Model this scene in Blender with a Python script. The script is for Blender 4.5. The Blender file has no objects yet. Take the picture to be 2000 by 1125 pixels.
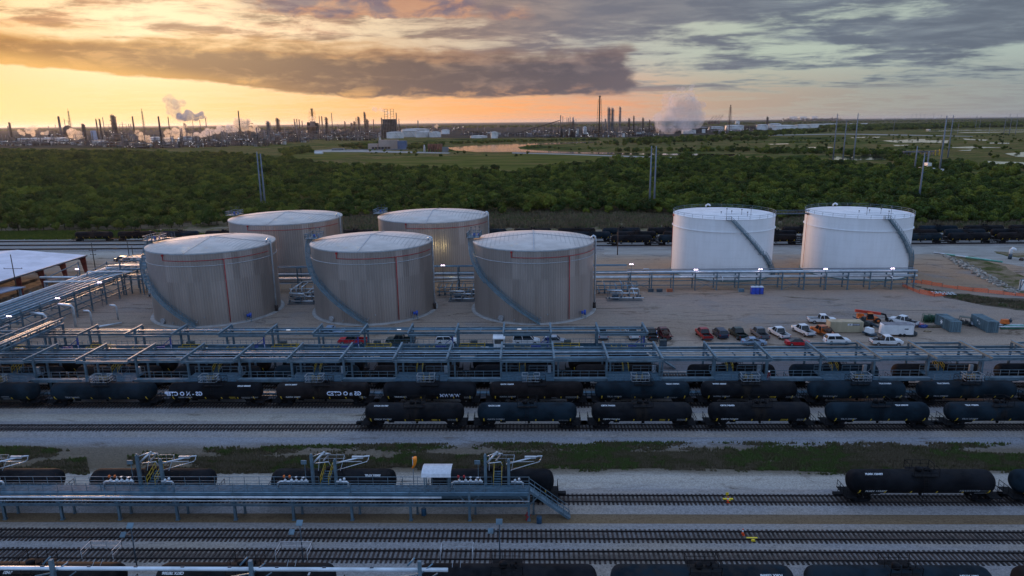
import bpy, math, random
import numpy as np
from mathutils import Vector, Matrix
R = math.radians
random.seed(7)
SC = bpy.context.scene
COL = SC.collection

# ------------------------------------------------------------------ camera
CAM_H, CAM_PITCH, CAM_YAW, CAM_ROLL, FPX = 48.0, 13.68, 1.3, -0.6, 1333.3
cam_data = bpy.data.cameras.new("camera")
cam_data.lens = 24.0
cam_data.sensor_width = 36.0
cam_data.clip_start = 1.0
cam_data.clip_end = 90000.0
cam = bpy.data.objects.new("camera", cam_data)
COL.objects.link(cam)
cam_rot = Matrix.Rotation(R(CAM_YAW), 3, 'Z') @ Matrix.Rotation(R(90 - CAM_PITCH), 3, 'X') @ Matrix.Rotation(R(CAM_ROLL), 3, 'Z')
cam.matrix_world = Matrix.Translation((0, 0, CAM_H)) @ cam_rot.to_4x4()
SC.camera = cam


def at(px, py, z=0.0):
    """point of the plane at height z seen at pixel (px, py) of the 2000 px wide photograph"""
    d = cam_rot @ Vector((px - 1000, 562.5 - py, -FPX))
    t = (z - CAM_H) / d.z
    return Vector((d.x * t, d.y * t, z))


def atY(px, py, Y):
    d = cam_rot @ Vector((px - 1000, 562.5 - py, -FPX))
    t = Y / d.y
    return Vector((d.x * t, Y, CAM_H + d.z * t))


# ------------------------------------------------------------------ sky + sun
SUN_AZ, SUN_EL = -31.0, 4.5
world = bpy.data.worlds.new("World")
SC.world = world
world.use_nodes = True


class NB:
    """small helper to write node expressions"""

    def __init__(self, tree):
        self.t = tree
        self.t.nodes.clear()

    def n(self, kind, **kw):
        nd = self.t.nodes.new(kind)
        for k, v in kw.items():
            setattr(nd, k, v)
        return nd

    def put(self, sock, v):
        if isinstance(v, bpy.types.NodeSocket):
            self.t.links.new(v, sock)
        else:
            if sock.type == 'RGBA' and len(v) == 3:
                v = (*v, 1)
            sock.default_value = v

    def m(self, op, a, b=0.0, c=None, clamp=False):
        nd = self.n('ShaderNodeMath', operation=op, use_clamp=clamp)
        self.put(nd.inputs[0], a)
        self.put(nd.inputs[1], b)
        if c is not None:
            self.put(nd.inputs[2], c)
        return nd.outputs[0]

    def add(self, a, b): return self.m('ADD', a, b)
    def sub(self, a, b): return self.m('SUBTRACT', a, b)
    def mul(self, a, b): return self.m('MULTIPLY', a, b)

    def step(self, v, lo, hi, a=0.0, b=1.0, smooth=True):
        nd = self.n('ShaderNodeMapRange', interpolation_type='SMOOTHSTEP' if smooth else 'LINEAR')
        nd.clamp = True
        self.put(nd.inputs[0], v)
        for i, x in enumerate((lo, hi, a, b)):
            self.put(nd.inputs[i + 1], x)
        return nd.outputs[0]

    def mix(self, f, a, b, blend='MIX'):
        nd = self.n('ShaderNodeMix', data_type='RGBA', blend_type=blend)
        self.put(nd.inputs[0], f)
        self.put(nd.inputs[6], a)
        self.put(nd.inputs[7], b)
        return nd.outputs[2]

    def ramp(self, f, stops, interp='LINEAR'):
        nd = self.n('ShaderNodeValToRGB')
        cr = nd.color_ramp
        cr.interpolation = interp
        while len(cr.elements) > len(stops):
            cr.elements.remove(cr.elements[-1])
        while len(cr.elements) < len(stops):
            cr.elements.new(0.5)
        for e, (p, c) in zip(cr.elements, stops):
            e.position = p
            e.color = (*c, 1) if len(c) == 3 else c
        self.put(nd.inputs[0], f)
        return nd.outputs[0]

    def noise(self, vec, scale, detail=5.0, rough=0.5, dist=0.0, dim='3D'):
        nd = self.n('ShaderNodeTexNoise', noise_dimensions=dim)
        if vec is not None:
            self.put(nd.inputs['Vector'], vec)
        self.put(nd.inputs['Scale'], scale)
        self.put(nd.inputs['Detail'], detail)
        self.put(nd.inputs['Roughness'], rough)
        self.put(nd.inputs['Distortion'], dist)
        return nd.outputs[0]

    def vmul(self, v, s):
        nd = self.n('ShaderNodeVectorMath', operation='MULTIPLY')
        self.put(nd.inputs[0], v)
        self.put(nd.inputs[1], s)
        return nd.outputs[0]

    def xyz(self, v):
        nd = self.n('ShaderNodeSeparateXYZ')
        self.put(nd.inputs[0], v)
        return nd.outputs

    def cxyz(self, x, y, z):
        nd = self.n('ShaderNodeCombineXYZ')
        for i, v in enumerate((x, y, z)):
            self.put(nd.inputs[i], v)
        return nd.outputs[0]


def build_world():
    b = NB(world.node_tree)
    tc = b.n('ShaderNodeTexCoord').outputs['Generated']
    x, y, z = b.xyz(tc)
    az = b.mul(b.m('ARCTAN2', x, y), 57.29578)            # degrees, + to the east side
    el = b.mul(b.m('ARCSINE', z), 57.29578)
    azn = b.m('MULTIPLY_ADD', az, 1 / 80.0, 0.5, clamp=True)   # -40..40 -> 0..1
    # clear sky near the horizon and a little higher
    low = b.ramp(azn, [(0.0, (1.22, .84, .34)), (0.18, (1.20, .78, .32)), (0.34, (1.14, .57, .21)), (0.48, (1.02, .44, .16)), (0.58, (.86, .39, .20)),
                       (0.68, (.52, .37, .27)), (0.82, (.36, .33, .29)), (1.0, (.24, .275, .30))])
    high = b.ramp(azn, [(0.0, (1.10, .74, .34)), (0.14, (1.2, .95, .58)), (0.26, (1.05, .80, .50)), (0.42, (.72, .56, .40)), (0.56, (.52, .50, .44)),
                        (0.72, (.48, .55, .46)), (1.0, (.40, .49, .46))])
    haze_low = b.step(el, 1.0, 5.2)
    clear = b.mix(haze_low, low, high)
    # streaky layer: noise on a plane high overhead
    inv = b.m('DIVIDE', 1.0, b.add(b.m('MAXIMUM', z, 0.0), 0.05))
    pv = b.cxyz(b.mul(b.mul(x, inv), 0.72), b.mul(y, inv), 0.0)
    n1 = b.noise(pv, 0.55, 8.0, 0.60, 0.5)
    n2 = b.noise(pv, 2.3, 6.0, 0.62, 0.3)
    n3 = b.noise(b.cxyz(b.mul(az, 0.16), b.mul(el, 0.85), 2.2), 1.3, 7.0, 0.62, 0.4)
    cov = b.add(b.add(b.mul(n1, 0.55), b.mul(n2, 0.22)), b.mul(n3, 0.30))
    cov = b.add(cov, b.step(el, 5.0, 9.0, 0.0, 0.075))
    cov = b.add(cov, b.mul(b.step(az, -8.0, 2.0, 0.0, 0.03), b.step(el, 3.0, 4.6)))
    lowcut = b.m('MULTIPLY_ADD', b.step(az, -38, 2, 0, 1, False), -2.6, 4.4)
    cov = b.sub(cov, b.mul(b.mul(b.step(az, -13, -24), b.step(el, 6.6, 7.6)), 0.055))
    cov = b.sub(cov, b.mul(b.mul(b.step(az, 0, -8), b.step(el, 5.4, 6.3)), 0.03))
    cmask = b.mul(b.step(cov, 0.505, 0.59), b.step(b.sub(el, lowcut), -0.3, 1.1))
    ccol_l = b.ramp(azn, [(0.0, (.92, .43, .18)), (0.16, (.88, .43, .22)), (0.30, (.68, .36, .23)), (0.44, (.42, .29, .23)), (0.56, (.245, .225, .24)), (0.76, (.185, .22, .27)), (1.0, (.165, .20, .25))])
    ccol_d = b.ramp(azn, [(0.0, (.52, .25, .115)), (0.16, (.44, .235, .14)), (0.30, (.31, .20, .14)), (0.44, (.24, .18, .17)), (0.56, (.165, .165, .205)), (0.76, (.12, .145, .20)), (1.0, (.11, .135, .18))])
    ccol = b.mix(b.step(b.add(b.mul(n2, .5), b.mul(n3, .5)), 0.40, 0.60), ccol_l, ccol_d)
    edge = b.mul(b.step(cov, 0.50, 0.55), b.step(cov, 0.62, 0.55))
    sky = b.mix(b.mul(cmask, 0.94), clear, ccol)
    sky = b.mix(b.mul(edge, 0.25), sky, high)
    # the long dark bank above the refinery
    av = b.cxyz(b.mul(az, 0.075), b.mul(el, 0.42), 3.7)
    e1 = b.noise(av, 1.5, 7.0, 0.55, 0.3)
    e2 = b.noise(b.cxyz(b.mul(az, 0.28), b.mul(el, 0.8), 8.0), 1.3, 7.0, 0.58, 0.3)
    wob = b.mul(b.sub(b.add(b.mul(e1, 0.55), b.mul(e2, 0.45)), 0.5), 3.0)
    lo_e = b.m('MULTIPLY_ADD', b.step(az, -38, -14, 0, 1, False), -2.25, 4.3)
    up_e = b.m('MULTIPLY_ADD', b.step(az, -38, 4, 0, 1, False), -0.9, 6.2)
    inside = b.mul(b.step(b.add(el, b.mul(wob, 0.62)), b.sub(lo_e, 0.12), b.add(lo_e, 0.16)),
                   b.step(b.add(el, b.mul(wob, 1.3)), b.add(up_e, 0.9), b.sub(up_e, 0.6)))
    endm = b.step(b.add(az, b.mul(wob, 2.2)), 8.8, 7.4)
    bank = b.mul(inside, endm)
    bank_c = b.ramp(azn, [(0.02, (.47, .23, .075)), (0.16, (.36, .195, .09)), (0.30, (.235, .15, .105)), (0.42, (.155, .115, .11)), (0.54, (.115, .10, .118)), (0.62, (.15, .125, .145))])
    bank_h = b.ramp(azn, [(0.02, (.80, .42, .14)), (0.2, (.62, .36, .16)), (0.36, (.36, .235, .155)), (0.5, (.22, .168, .165)), (0.62, (.235, .19, .195))])
    shade = b.add(b.mul(e2, 0.75), b.mul(b.sub(n3, 0.5), 0.55))
    bank_c = b.mix(b.step(shade, 0.33, 0.56), bank_c, bank_h)
    under = b.step(b.sub(el, lo_e), 1.1, -0.1)
    warm = b.mix(b.step(az, -30, 6), (.98, .53, .15), (.62, .32, .18))
    bank_c = b.mix(b.mul(under, b.m('MAXIMUM', b.step(az, -12, -34, 0.0, 0.85), b.step(e2, 0.48, 0.66, 0.0, 0.7))), bank_c, warm)
    topedge = b.mul(b.step(b.add(el, b.mul(wob, 1.3)), b.sub(up_e, 1.0), b.add(up_e, 0.2)), b.step(az, 2, -12, 0.15, 0.6))
    bank_c = b.mix(topedge, bank_c, b.mix(1.0, warm, (1.1, 1.05, 1.0), 'MULTIPLY'))
    sky = b.mix(b.mul(bank, 0.98), sky, bank_c)
    # mauve cumulus heads near the top of the view
    q = b.noise(b.cxyz(b.mul(az, 0.2), b.mul(el, 0.42), 1.3), 1.5, 7.0, 0.55, 0.4)
    topm = b.add(b.step(el, 7.0, 8.6), b.mul(b.sub(q, 0.5), 2.2))
    rng = b.mul(b.step(az, -24, -17), b.step(az, -2.5, -5.0))
    rng2 = b.mul(b.mul(b.step(az, -3.6, -2.4), b.step(az, 1.2, -0.6)), b.step(el, 9.2, 8.2))
    cum = b.mul(b.step(topm, 0.42, 0.66), b.m('MAXIMUM', rng, b.mul(rng2, 0.6)))
    cum_c = b.mix(b.step(b.add(q, b.mul(b.sub(el, 8.2), .05)), 0.43, 0.60), (.60, .31, .19), (.20, .155, .20))
    sky = b.mix(b.mul(cum, 0.88), sky, cum_c)
    # glow round the hidden sun
    da = b.m('POWER', b.mul(b.sub(az, SUN_AZ + 5), 1 / 9.0), 2.0)
    de = b.m('POWER', b.mul(b.sub(el, 5.9), 1 / 2.6), 2.0)
    glow = b.m('EXPONENT', b.mul(b.add(da, de), -1.0))
    sky = b.mix(b.mul(glow, b.sub(0.75, b.mul(b.m('MAXIMUM', cmask, bank), 0.62))), sky, (1.32, 1.0, .60))
    # whole upper and rear sky: cool dusk light
    st = b.n('ShaderNodeTexSky', sky_type='NISHITA', sun_disc=False)
    st.sun_elevation = R(SUN_EL)
    st.sun_rotation = R(SUN_AZ)
    st.air_density = 1.4
    st.dust_density = 2.0
    st.ozone_density = 2.5
    nish = b.vmul(st.outputs[0], (0.10, 0.10, 0.10))
    dome = b.mix(b.mul(b.step(cov, 0.42, 0.66), 0.55), (.36, .54, .92), (.34, .44, .66))
    dome = b.mix(0.35, dome, nish)
    dome = b.mix(1.0, dome, (DOME, DOME, DOME), 'MULTIPLY')
    away = b.m('MAXIMUM', b.step(el, 11.0, 26.0), b.step(b.m('ABSOLUTE', az), 46.0, 75.0))
    sky = b.mix(away, sky, dome)
    # below the horizon (only seen in reflections)
    sky = b.mix(b.step(z, -0.003, -0.03), sky, (.10, .11, .13))
    bg = b.n('ShaderNodeBackground')
    b.put(bg.inputs[0], sky)
    bg.inputs[1].default_value = 1.0
    out = b.n('ShaderNodeOutputWorld')
    b.t.links.new(bg.outputs[0], out.inputs[0])
    world.cycles.sampling_method = 'MANUAL'
    world.cycles.sample_map_resolution = 512


DOME = 1.5
build_world()

sun_data = bpy.data.lights.new("sun", 'SUN')
sun_data.energy = 1.9
sun_data.angle = R(9)
sun_data.color = (1.0, 0.56, 0.30)
sun = bpy.data.objects.new("sun", sun_data)
COL.objects.link(sun)
sv = Vector((math.sin(R(SUN_AZ)) * math.cos(R(SUN_EL)), math.cos(R(SUN_AZ)) * math.cos(R(SUN_EL)), math.sin(R(SUN_EL))))
sun.rotation_euler = sv.to_track_quat('Z', 'Y').to_euler()
sun.location = (0, 0, 100)

SC.view_settings.view_transform = 'Standard'
SC.view_settings.look = 'None'
SC.view_settings.exposure = 0.0
SC.view_settings.gamma = 1.0
SC.render.engine = 'CYCLES'
SC.cycles.max_bounces = 5
SC.cycles.diffuse_bounces = 2
SC.cycles.glossy_bounces = 2
SC.cycles.transmission_bounces = 3
SC.cycles.volume_bounces = 3
SC.cycles.caustics_reflective = False
SC.cycles.caustics_refractive = False
SC.cycles.use_denoising = True


# ------------------------------------------------------------------ materials
MATS = {}


def mat(name, col, rough=0.6, metal=0.0, var=0.12, vscale=1.5, bump=0.0, emit=None, col2=None, streak=False, spec=0.5):
    """painted / plain surface with dirt variation in world space"""
    if name in MATS:
        return MATS[name]
    m = bpy.data.materials.new(name)
    m.use_nodes = True
    b = NB(m.node_tree)
    bs = b.n('ShaderNodeBsdfPrincipled')
    geo = b.n('ShaderNodeNewGeometry')
    pos = geo.outputs['Position']
    if streak:
        pos = b.vmul(pos, (1.0, 1.0, 0.12))
    nz = b.noise(pos, vscale, 5.0, 0.6)
    c2 = col2 or tuple(c * (1 - 3.2 * var) for c in col)
    c1 = tuple(min(1, c * (1 + var)) for c in col)
    b.put(bs.inputs['Base Color'], b.mix(b.step(nz, 0.33, 0.70), c1, c2))
    b.put(bs.inputs['Roughness'], b.m('MULTIPLY_ADD', nz, 0.25, rough - 0.12))
    bs.inputs['Metallic'].default_value = metal
    bs.inputs['Specular IOR Level'].default_value = spec
    if bump:
        bp = b.n('ShaderNodeBump')
        bp.inputs['Strength'].default_value = bump
        bp.inputs['Distance'].default_value = 0.05
        b.t.links.new(b.noise(geo.outputs['Position'], vscale * 6, 3.0), bp.inputs['Height'])
        b.t.links.new(bp.outputs[0], bs.inputs['Normal'])
    if emit:
        b.put(bs.inputs['Emission Color'], emit[:3])
        bs.inputs['Emission Strength'].default_value = emit[3]
    out = b.n('ShaderNodeOutputMaterial')
    b.t.links.new(bs.outputs[0], out.inputs[0])
    MATS[name] = m
    return m


def volmat(name, color, density, aniso=0.4):
    if name in MATS:
        return MATS[name]
    m = bpy.data.materials.new(name)
    m.use_nodes = True
    b = NB(m.node_tree)
    v = b.n('ShaderNodeVolumePrincipled')
    b.put(v.inputs['Color'], color)
    v.inputs['Density'].default_value = density
    v.inputs['Anisotropy'].default_value = aniso
    out = b.n('ShaderNodeOutputMaterial')
    b.t.links.new(v.outputs[0], out.inputs['Volume'])
    m.cycles.homogeneous_volume = True
    MATS[name] = m
    return m


# ------------------------------------------------------------------ mesh helpers
class MB:
    def __init__(self):
        self.v, self.f, self.mi, self.sm = [], [], [], []
        self.cur = 0

    def _add(self, vs, fs, smooth=False):
        o = len(self.v)
        self.v.extend(tuple(p) for p in vs)
        for f in fs:
            self.f.append(tuple(i + o for i in f))
            self.mi.append(self.cur)
            self.sm.append(smooth)
        return self

    def box(self, x0, x1, y0, y1, z0, z1):
        vs = [(x0, y0, z0), (x1, y0, z0), (x1, y1, z0), (x0, y1, z0), (x0, y0, z1), (x1, y0, z1), (x1, y1, z1), (x0, y1, z1)]
        return self._add(vs, [(0, 3, 2, 1), (4, 5, 6, 7), (0, 1, 5, 4), (1, 2, 6, 5), (2, 3, 7, 6), (3, 0, 4, 7)])

    def cbox(self, c, s):
        return self.box(c[0] - s[0] / 2, c[0] + s[0] / 2, c[1] - s[1] / 2, c[1] + s[1] / 2, c[2] - s[2] / 2, c[2] + s[2] / 2)

    def hexa(self, b4, t4):
        return self._add(list(b4) + list(t4), [(0, 3, 2, 1), (4, 5, 6, 7), (0, 1, 5, 4), (1, 2, 6, 5), (2, 3, 7, 6), (3, 0, 4, 7)])

    def bar(self, p, q, w=0.1, h=None, up=(0, 0, 1)):
        h = h or w
        p, q = Vector(p), Vector(q)
        d = (q - p).normalized()
        u = Vector(up)
        if abs(d.dot(u)) > 0.98:
            u = Vector((0, 1, 0))
        s = d.cross(u).normalized() * (w / 2)
        t = s.cross(d).normalized() * (h / 2)
        vs = [p - s - t, p + s - t, p + s + t, p - s + t, q - s - t, q + s - t, q + s + t, q - s + t]
        return self._add(vs, [(0, 1, 2, 3), (7, 6, 5, 4), (0, 4, 5, 1), (1, 5, 6, 2), (2, 6, 7, 3), (3, 7, 4, 0)])

    def tube(self, pts, r=0.1, seg=6, smooth=True, r2=None):
        pts = [Vector(p) for p in pts]
        n = len(pts)
        rings = []
        for i, p in enumerate(pts):
            d = (pts[min(i + 1, n - 1)] - pts[max(i - 1, 0)]).normalized()
            u = Vector((0, 0, 1)) if abs(d.z) < 0.95 else Vector((0, 1, 0))
            s = d.cross(u).normalized()
            t = s.cross(d).normalized()
            rr = r if r2 is None else r + (r2 - r) * i / (n - 1)
            rings.append([p + (s * math.cos(2 * math.pi * k / seg) + t * math.sin(2 * math.pi * k / seg)) * rr for k in range(seg)])
        vs = [v for rg in rings for v in rg]
        fs = []
        for i in range(n - 1):
            for k in range(seg):
                a, b2 = i * seg + k, i * seg + (k + 1) % seg
                fs.append((a, b2, b2 + seg, a + seg))
        self._add(vs, fs, smooth)
        o = len(self.v) - len(vs)
        self.f.append(tuple(o + k for k in range(seg))[::-1]); self.mi.append(self.cur); self.sm.append(False)
        self.f.append(tuple(o + (n - 1) * seg + k for k in range(seg))); self.mi.append(self.cur); self.sm.append(False)
        return self

    def lathe(self, prof, c=(0, 0, 0), axis='z', seg=24, smooth=True, capt=True, capb=True):
        """prof: list of (radius, height)"""
        vs, fs = [], []
        for r, h in prof:
            for k in range(seg):
                a = 2 * math.pi * k / seg
                x, y = r * math.cos(a), r * math.sin(a)
                if axis == 'z':
                    vs.append((c[0] + x, c[1] + y, c[2] + h))
                elif axis == 'x':
                    vs.append((c[0] + h, c[1] + x, c[2] + y))
                else:
                    vs.append((c[0] + y, c[1] + h, c[2] + x))
        for i in range(len(prof) - 1):
            for k in range(seg):
                a, b2 = i * seg + k, i * seg + (k + 1) % seg
                fs.append((a, b2, b2 + seg, a + seg))
        self._add(vs, fs, smooth)
        o = len(self.v) - len(vs)
        if capb:
            self.f.append(tuple(o + k for k in range(seg))[::-1]); self.mi.append(self.cur); self.sm.append(False)
        if capt:
            self.f.append(tuple(o + (len(prof) - 1) * seg + k for k in range(seg))); self.mi.append(self.cur); self.sm.append(False)
        return self

    def cyl(self, c, r, h, seg=12, axis='z', smooth=True):
        return self.lathe([(r, 0), (r, h)], c, axis, seg, smooth)

    def poly(self, pts, smooth=False):
        return self._add(pts, [tuple(range(len(pts)))], smooth)

    def rail(self, pts, h=1.05, post=1.6, r=0.035, mid=True):
        """handrail along a polyline"""
        pts = [Vector(p) for p in pts]
        for a, b2 in zip(pts, pts[1:]):
            L = (b2 - a).length
            n = max(1, round(L / post))
            for i in range(n + 1):
                p = a.lerp(b2, i / n)
                self.bar(p, p + Vector((0, 0, h)), r * 2)
            self.bar(a + Vector((0, 0, h)), b2 + Vector((0, 0, h)), r * 2.2)
            if mid:
                self.bar(a + Vector((0, 0, h * 0.5)), b2 + Vector((0, 0, h * 0.5)), r * 1.6)
        return self

    def blob(self, c, r, seg=8, rings=5, jit=0.0, rnd=random):
        vs, fs = [], []
        for i in range(rings + 1):
            th = math.pi * i / rings
            for k in range(seg):
                a = 2 * math.pi * k / seg
                j = 1 + jit * (rnd.random() - 0.5)
                vs.append((c[0] + r[0] * j * math.sin(th) * math.cos(a), c[1] + r[1] * j * math.sin(th) * math.sin(a), c[2] + r[2] * j * math.cos(th)))
        for i in range(rings):
            for k in range(seg):
                a, b2 = i * seg + k, i * seg + (k + 1) % seg
                fs.append((a, a + seg, b2 + seg, b2))
        return self._add(vs, fs, True)

    def build(self, name, mats, parent=None, world=False, loc=None):
        if not isinstance(mats, (list, tuple)):
            mats = [mats]
        v = np.array(self.v, dtype=np.float64)
        if world and parent is not None:
            off = np.zeros(3)
            q = parent
            while q is not None:
                off += np.array(q.location)
                q = q.parent
            v = v - off
        me = bpy.data.meshes.new(name)
        me.from_pydata([tuple(p) for p in v], [], self.f)
        for m in mats:
            me.materials.append(m)
        if len(mats) > 1:
            me.polygons.foreach_set('material_index', self.mi)
        me.polygons.foreach_set('use_smooth', self.sm)
        me.update()
        o = bpy.data.objects.new(name, me)
        COL.objects.link(o)
        if parent is not None:
            o.parent = parent
        if loc is not None:
            o.location = loc
        return o


def thing(name, label, cat, loc=(0, 0, 0), rz=0.0, group=None):
    o = bpy.data.objects.new(name, None)
    o.empty_display_size = 0.5
    COL.objects.link(o)
    o.location = loc
    o.rotation_euler = (0, 0, rz)
    tag(o, label, cat, group)
    return o


def tag(o, label=None, cat=None, group=None, kind=None):
    if label: o['label'] = label
    if cat: o['category'] = cat
    if group: o['group'] = group
    if kind: o['kind'] = kind
    return o


def dup(root, loc, rz=None, label=None):
    r = root.copy(); COL.objects.link(r); r.location = loc
    if rz is not None: r.rotation_euler = (0, 0, rz)
    if label: r['label'] = label
    for ch in list(root.children):
        c = ch.copy(); COL.objects.link(c); c.parent = r
        for g in list(ch.children):
            d = g.copy(); COL.objects.link(d); d.parent = c
    return r


ORD = ['first', 'second', 'third', 'fourth', 'fifth', 'sixth', 'seventh', 'eighth', 'ninth', 'tenth', 'eleventh', 'twelfth', 'thirteenth',
       'fourteenth', 'fifteenth', 'sixteenth', 'seventeenth', 'eighteenth', 'nineteenth', 'twentieth', 'twenty-first', 'twenty-second',
       'twenty-third', 'twenty-fourth', 'twenty-fifth', 'twenty-sixth', 'twenty-seventh', 'twenty-eighth', 'twenty-ninth', 'thirtieth']

STEEL = mat('steel_blue_grey', (.135, .205, .25), .55, .3, .10, .8)
STEEL_D = mat('steel_dark', (.06, .09, .12), .55, .3, .12, .8)
GALV = mat('galvanised', (.46, .50, .54), .42, .6, .10, .9)
DECK = mat('grating', (.045, .105, .15), .7, .2, .14, 2.0)
PIPE_W = mat('pipe_jacket', (.62, .66, .70), .35, .5, .08, .6)
PIPE_B = mat('pipe_blue_grey', (.135, .235, .31), .4, .4, .08, .6)
YEL = mat('yellow_paint', (.50, .33, .02), .5, 0, .10, 2)
WHITE = mat('white_paint', (.80, .80, .80), .4, 0, .04, 1)
BLACK = mat('black_rubber', (.012, .012, .014), .8, 0, .1, 2)
GLASS = mat('dark_glass', (.012, .016, .02), .08, 0, .0, 1)
RED = mat('red_paint', (.44, .018, .02), .45, 0, .1, 1)
BLUE = mat('blue_paint', (.03, .09, .42), .45, 0, .1, 1)
NAVY = mat('blue_loading_arm', (.04, .07, .30), .5, 0, .1, 1)
ORANGE = mat('orange_paint', (.75, .16, .02), .5, 0, .1, 1)
WOODP = mat('pole_wood', (.055, .04, .03), .9, 0, .1, 2)
RUST = mat('rusty_steel', (.085, .05, .035), .8, .1, .2, 1)
GREEN_P = mat('green_paint', (.03, .13, .07), .5, 0, .1, 1)
CONC = mat('concrete', (.40, .38, .36), .85, 0, .08, .5)


# ------------------------------------------------------------------ ground
def ground_mat(name, kind):
    m = bpy.data.materials.new(name)
    m.use_nodes = True
    b = NB(m.node_tree)
    bs = b.n('ShaderNodeBsdfPrincipled')
    geo = b.n('ShaderNodeNewGeometry')
    P = geo.outputs['Position']
    X, Y, Z = b.xyz(P)
    rough = 0.95
    if kind == 'yard':
        big = b.noise(P, 0.045, 5.0, 0.62)
        stretch = b.noise(b.vmul(P, (0.16, 1.0, 1.0)), 0.55, 5.0, 0.6)
        fine = b.noise(P, 4.2, 3.0, 0.75)
        grit = b.noise(P, 1.6, 3.0, 0.85)
        yy = b.add(Y, b.mul(b.sub(stretch, 0.5), 2.4))
        yy = b.add(yy, b.mul(b.sub(big, 0.5), b.step(Y, 120, 170, 2.0, 26.0)))
        BL, TN, LT = (.285, .268, .255), (.20, .135, .075), (.40, .365, .32)
        st = [(20, BL), (73.4, BL), (74.2, TN), (77.4, (.16, .12, .085)), (78.4, BL), (82.3, (.29, .28, .28)), (83.6, LT), (86.6, LT), (87.6, (.14, .112, .078)),
              (95.0, (.17, .14, .11)), (96.3, (.25, .25, .265)), (99.5, (.25, .265, .29)), (103.6, (.24, .245, .26)), (104.4, LT), (107.2, (.34, .30, .25)), (108.6, (.19, .19, .205)), (133, (.15, .14, .145)),
              (136, (.39, .32, .255)), (147, (.38, .295, .23)), (150, (.31, .235, .175)), (163, (.345, .27, .215)), (182, (.335, .265, .22)), (196, (.35, .24, .16)),
              (212, (.36, .24, .155)), (236, (.38, .28, .20)), (247, (.37, .32, .26)), (256, (.44, .41, .36)), (262, (.30, .29, .28)), (291, (.36, .34, .31)), (296, (.06, .085, .03))]
        col = b.ramp(b.m('MULTIPLY_ADD', yy, 1 / 300.0, -10 / 300.0, clamp=True), [((s - 10) / 300.0, c) for s, c in st])
        col = b.mix(b.step(stretch, 0.40, 0.75, 0.0, 0.45), col, b.mix(1.0, col, (1.28, 1.20, 1.12), 'MULTIPLY'))
        col = b.mix(b.mul(b.step(big, 0.50, 0.66), b.step(Y, 140, 160, 0.0, 0.7)), col, (.25, .235, .225))
        rut = b.noise(b.vmul(P, (0.03, 1.0, 1.0)), 0.75, 4.0, 0.7, 0.6)
        col = b.mix(b.mul(b.step(rut, 0.57, 0.66), b.step(Y, 138, 142, 0.15, 0.75)), col, (.13, .10, .08))
        rut2 = b.noise(b.vmul(P, (0.5, 0.10, 1.0)), 0.6, 4.0, 0.7, 1.5)
        col = b.mix(b.mul(b.step(rut2, 0.60, 0.70), b.step(Y, 148, 156, 0.0, 0.4)), col, (.44, .36, .27))
        # stains and wheel tracks
        st2 = b.noise(b.vmul(P, (0.35, 1.0, 1.0)), 0.22, 6.0, 0.7, 1.2)
        col = b.mix(b.step(st2, 0.53, 0.70, 0.0, 0.8), col, (.10, .07, .045))
        wv = b.n('ShaderNodeTexWave', bands_direction='Y')
        b.put(wv.inputs['Vector'], b.vmul(P, (0.05, 1.0, 1.0)))
        wv.inputs['Scale'].default_value = 0.42
        wv.inputs['Distortion'].default_value = 7.0
        wv.inputs['Detail'].default_value = 3.0
        wv.inputs['Detail Scale'].default_value = 0.6
        col = b.mix(b.mul(b.step(wv.outputs['Fac'], 0.72, 0.95), b.step(Y, 139, 142, 0.0, 0.35)), col, (.15, .125, .11))
        g = b.add(b.mul(fine, 0.65), b.mul(grit, 0.35))
        col = b.mix(1.0, col, b.ramp(g, [(0.30, (.48, .48, .50)), (0.5, (1, 1, 1)), (0.72, (1.5, 1.5, 1.48))]), 'MULTIPLY')
        bp = b.n('ShaderNodeBump')
        bp.inputs['Strength'].default_value = 0.5
        bp.inputs['Distance'].default_value = 0.12
        b.t.links.new(fine, bp.inputs['Height'])
        b.t.links.new(bp.outputs[0], bs.inputs['Normal'])
    elif kind == 'terrain':
        a = b.noise(b.vmul(P, (0.55, 1.0, 1.0)), 0.0042, 7.0, 0.6, 0.4)
        c = b.noise(P, 0.02, 6.0, 0.65)
        d = b.noise(P, 0.35, 4.0, 0.7)
        s = b.add(b.mul(a, 0.55), b.mul(c, 0.45))
        col = b.ramp(s, [(0.36, (.020, .032, .012)), (0.43, (.050, .066, .020)), (0.475, (.115, .12, .036)), (0.51, (.20, .135, .06)), (0.545, (.085, .09, .03)), (0.60, (.145, .125, .045)), (0.68, (.03, .04, .014))])
        col = b.mix(b.step(Y, 3500, 14000), col, (.030, .045, .032))
        col = b.mix(1.0, col, b.ramp(d, [(0.3, (.6, .6, .6)), (0.7, (1.35, 1.35, 1.3))]), 'MULTIPLY')
    elif kind == 'refinery':
        a = b.noise(P, 0.02, 6.0, 0.7)
        col = b.ramp(a, [(0.35, (.03, .026, .024)), (0.5, (.07, .058, .048)), (0.68, (.13, .105, .08))])
    elif kind == 'field':
        a = b.noise(b.vmul(P, (0.4, 1.0, 1.0)), 0.03, 5.0, 0.6)
        col = b.ramp(a, [(0.38, (.075, .085, .022)), (0.52, (.12, .12, .030)), (0.64, (.17, .125, .05))])
    elif kind == 'ballast':
        fine = b.noise(P, 5.5, 3.0, 0.8)
        grit = b.noise(P, 2.0, 3.0, 0.8)
        big = b.noise(b.vmul(P, (0.3, 1, 1)), 0.12, 4.0, 0.6)
        col = b.mix(b.step(big, .4, .65), (.27, .255, .25), (.31, .265, .225))
        oy = b.m('ABSOLUTE', b.xyz(b.n('ShaderNodeTexCoord').outputs['Object'])[1])
        oil = b.mul(b.step(oy, 0.62, 0.3), b.step(big, 0.35, 0.6, 0.3, 0.75))
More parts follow.
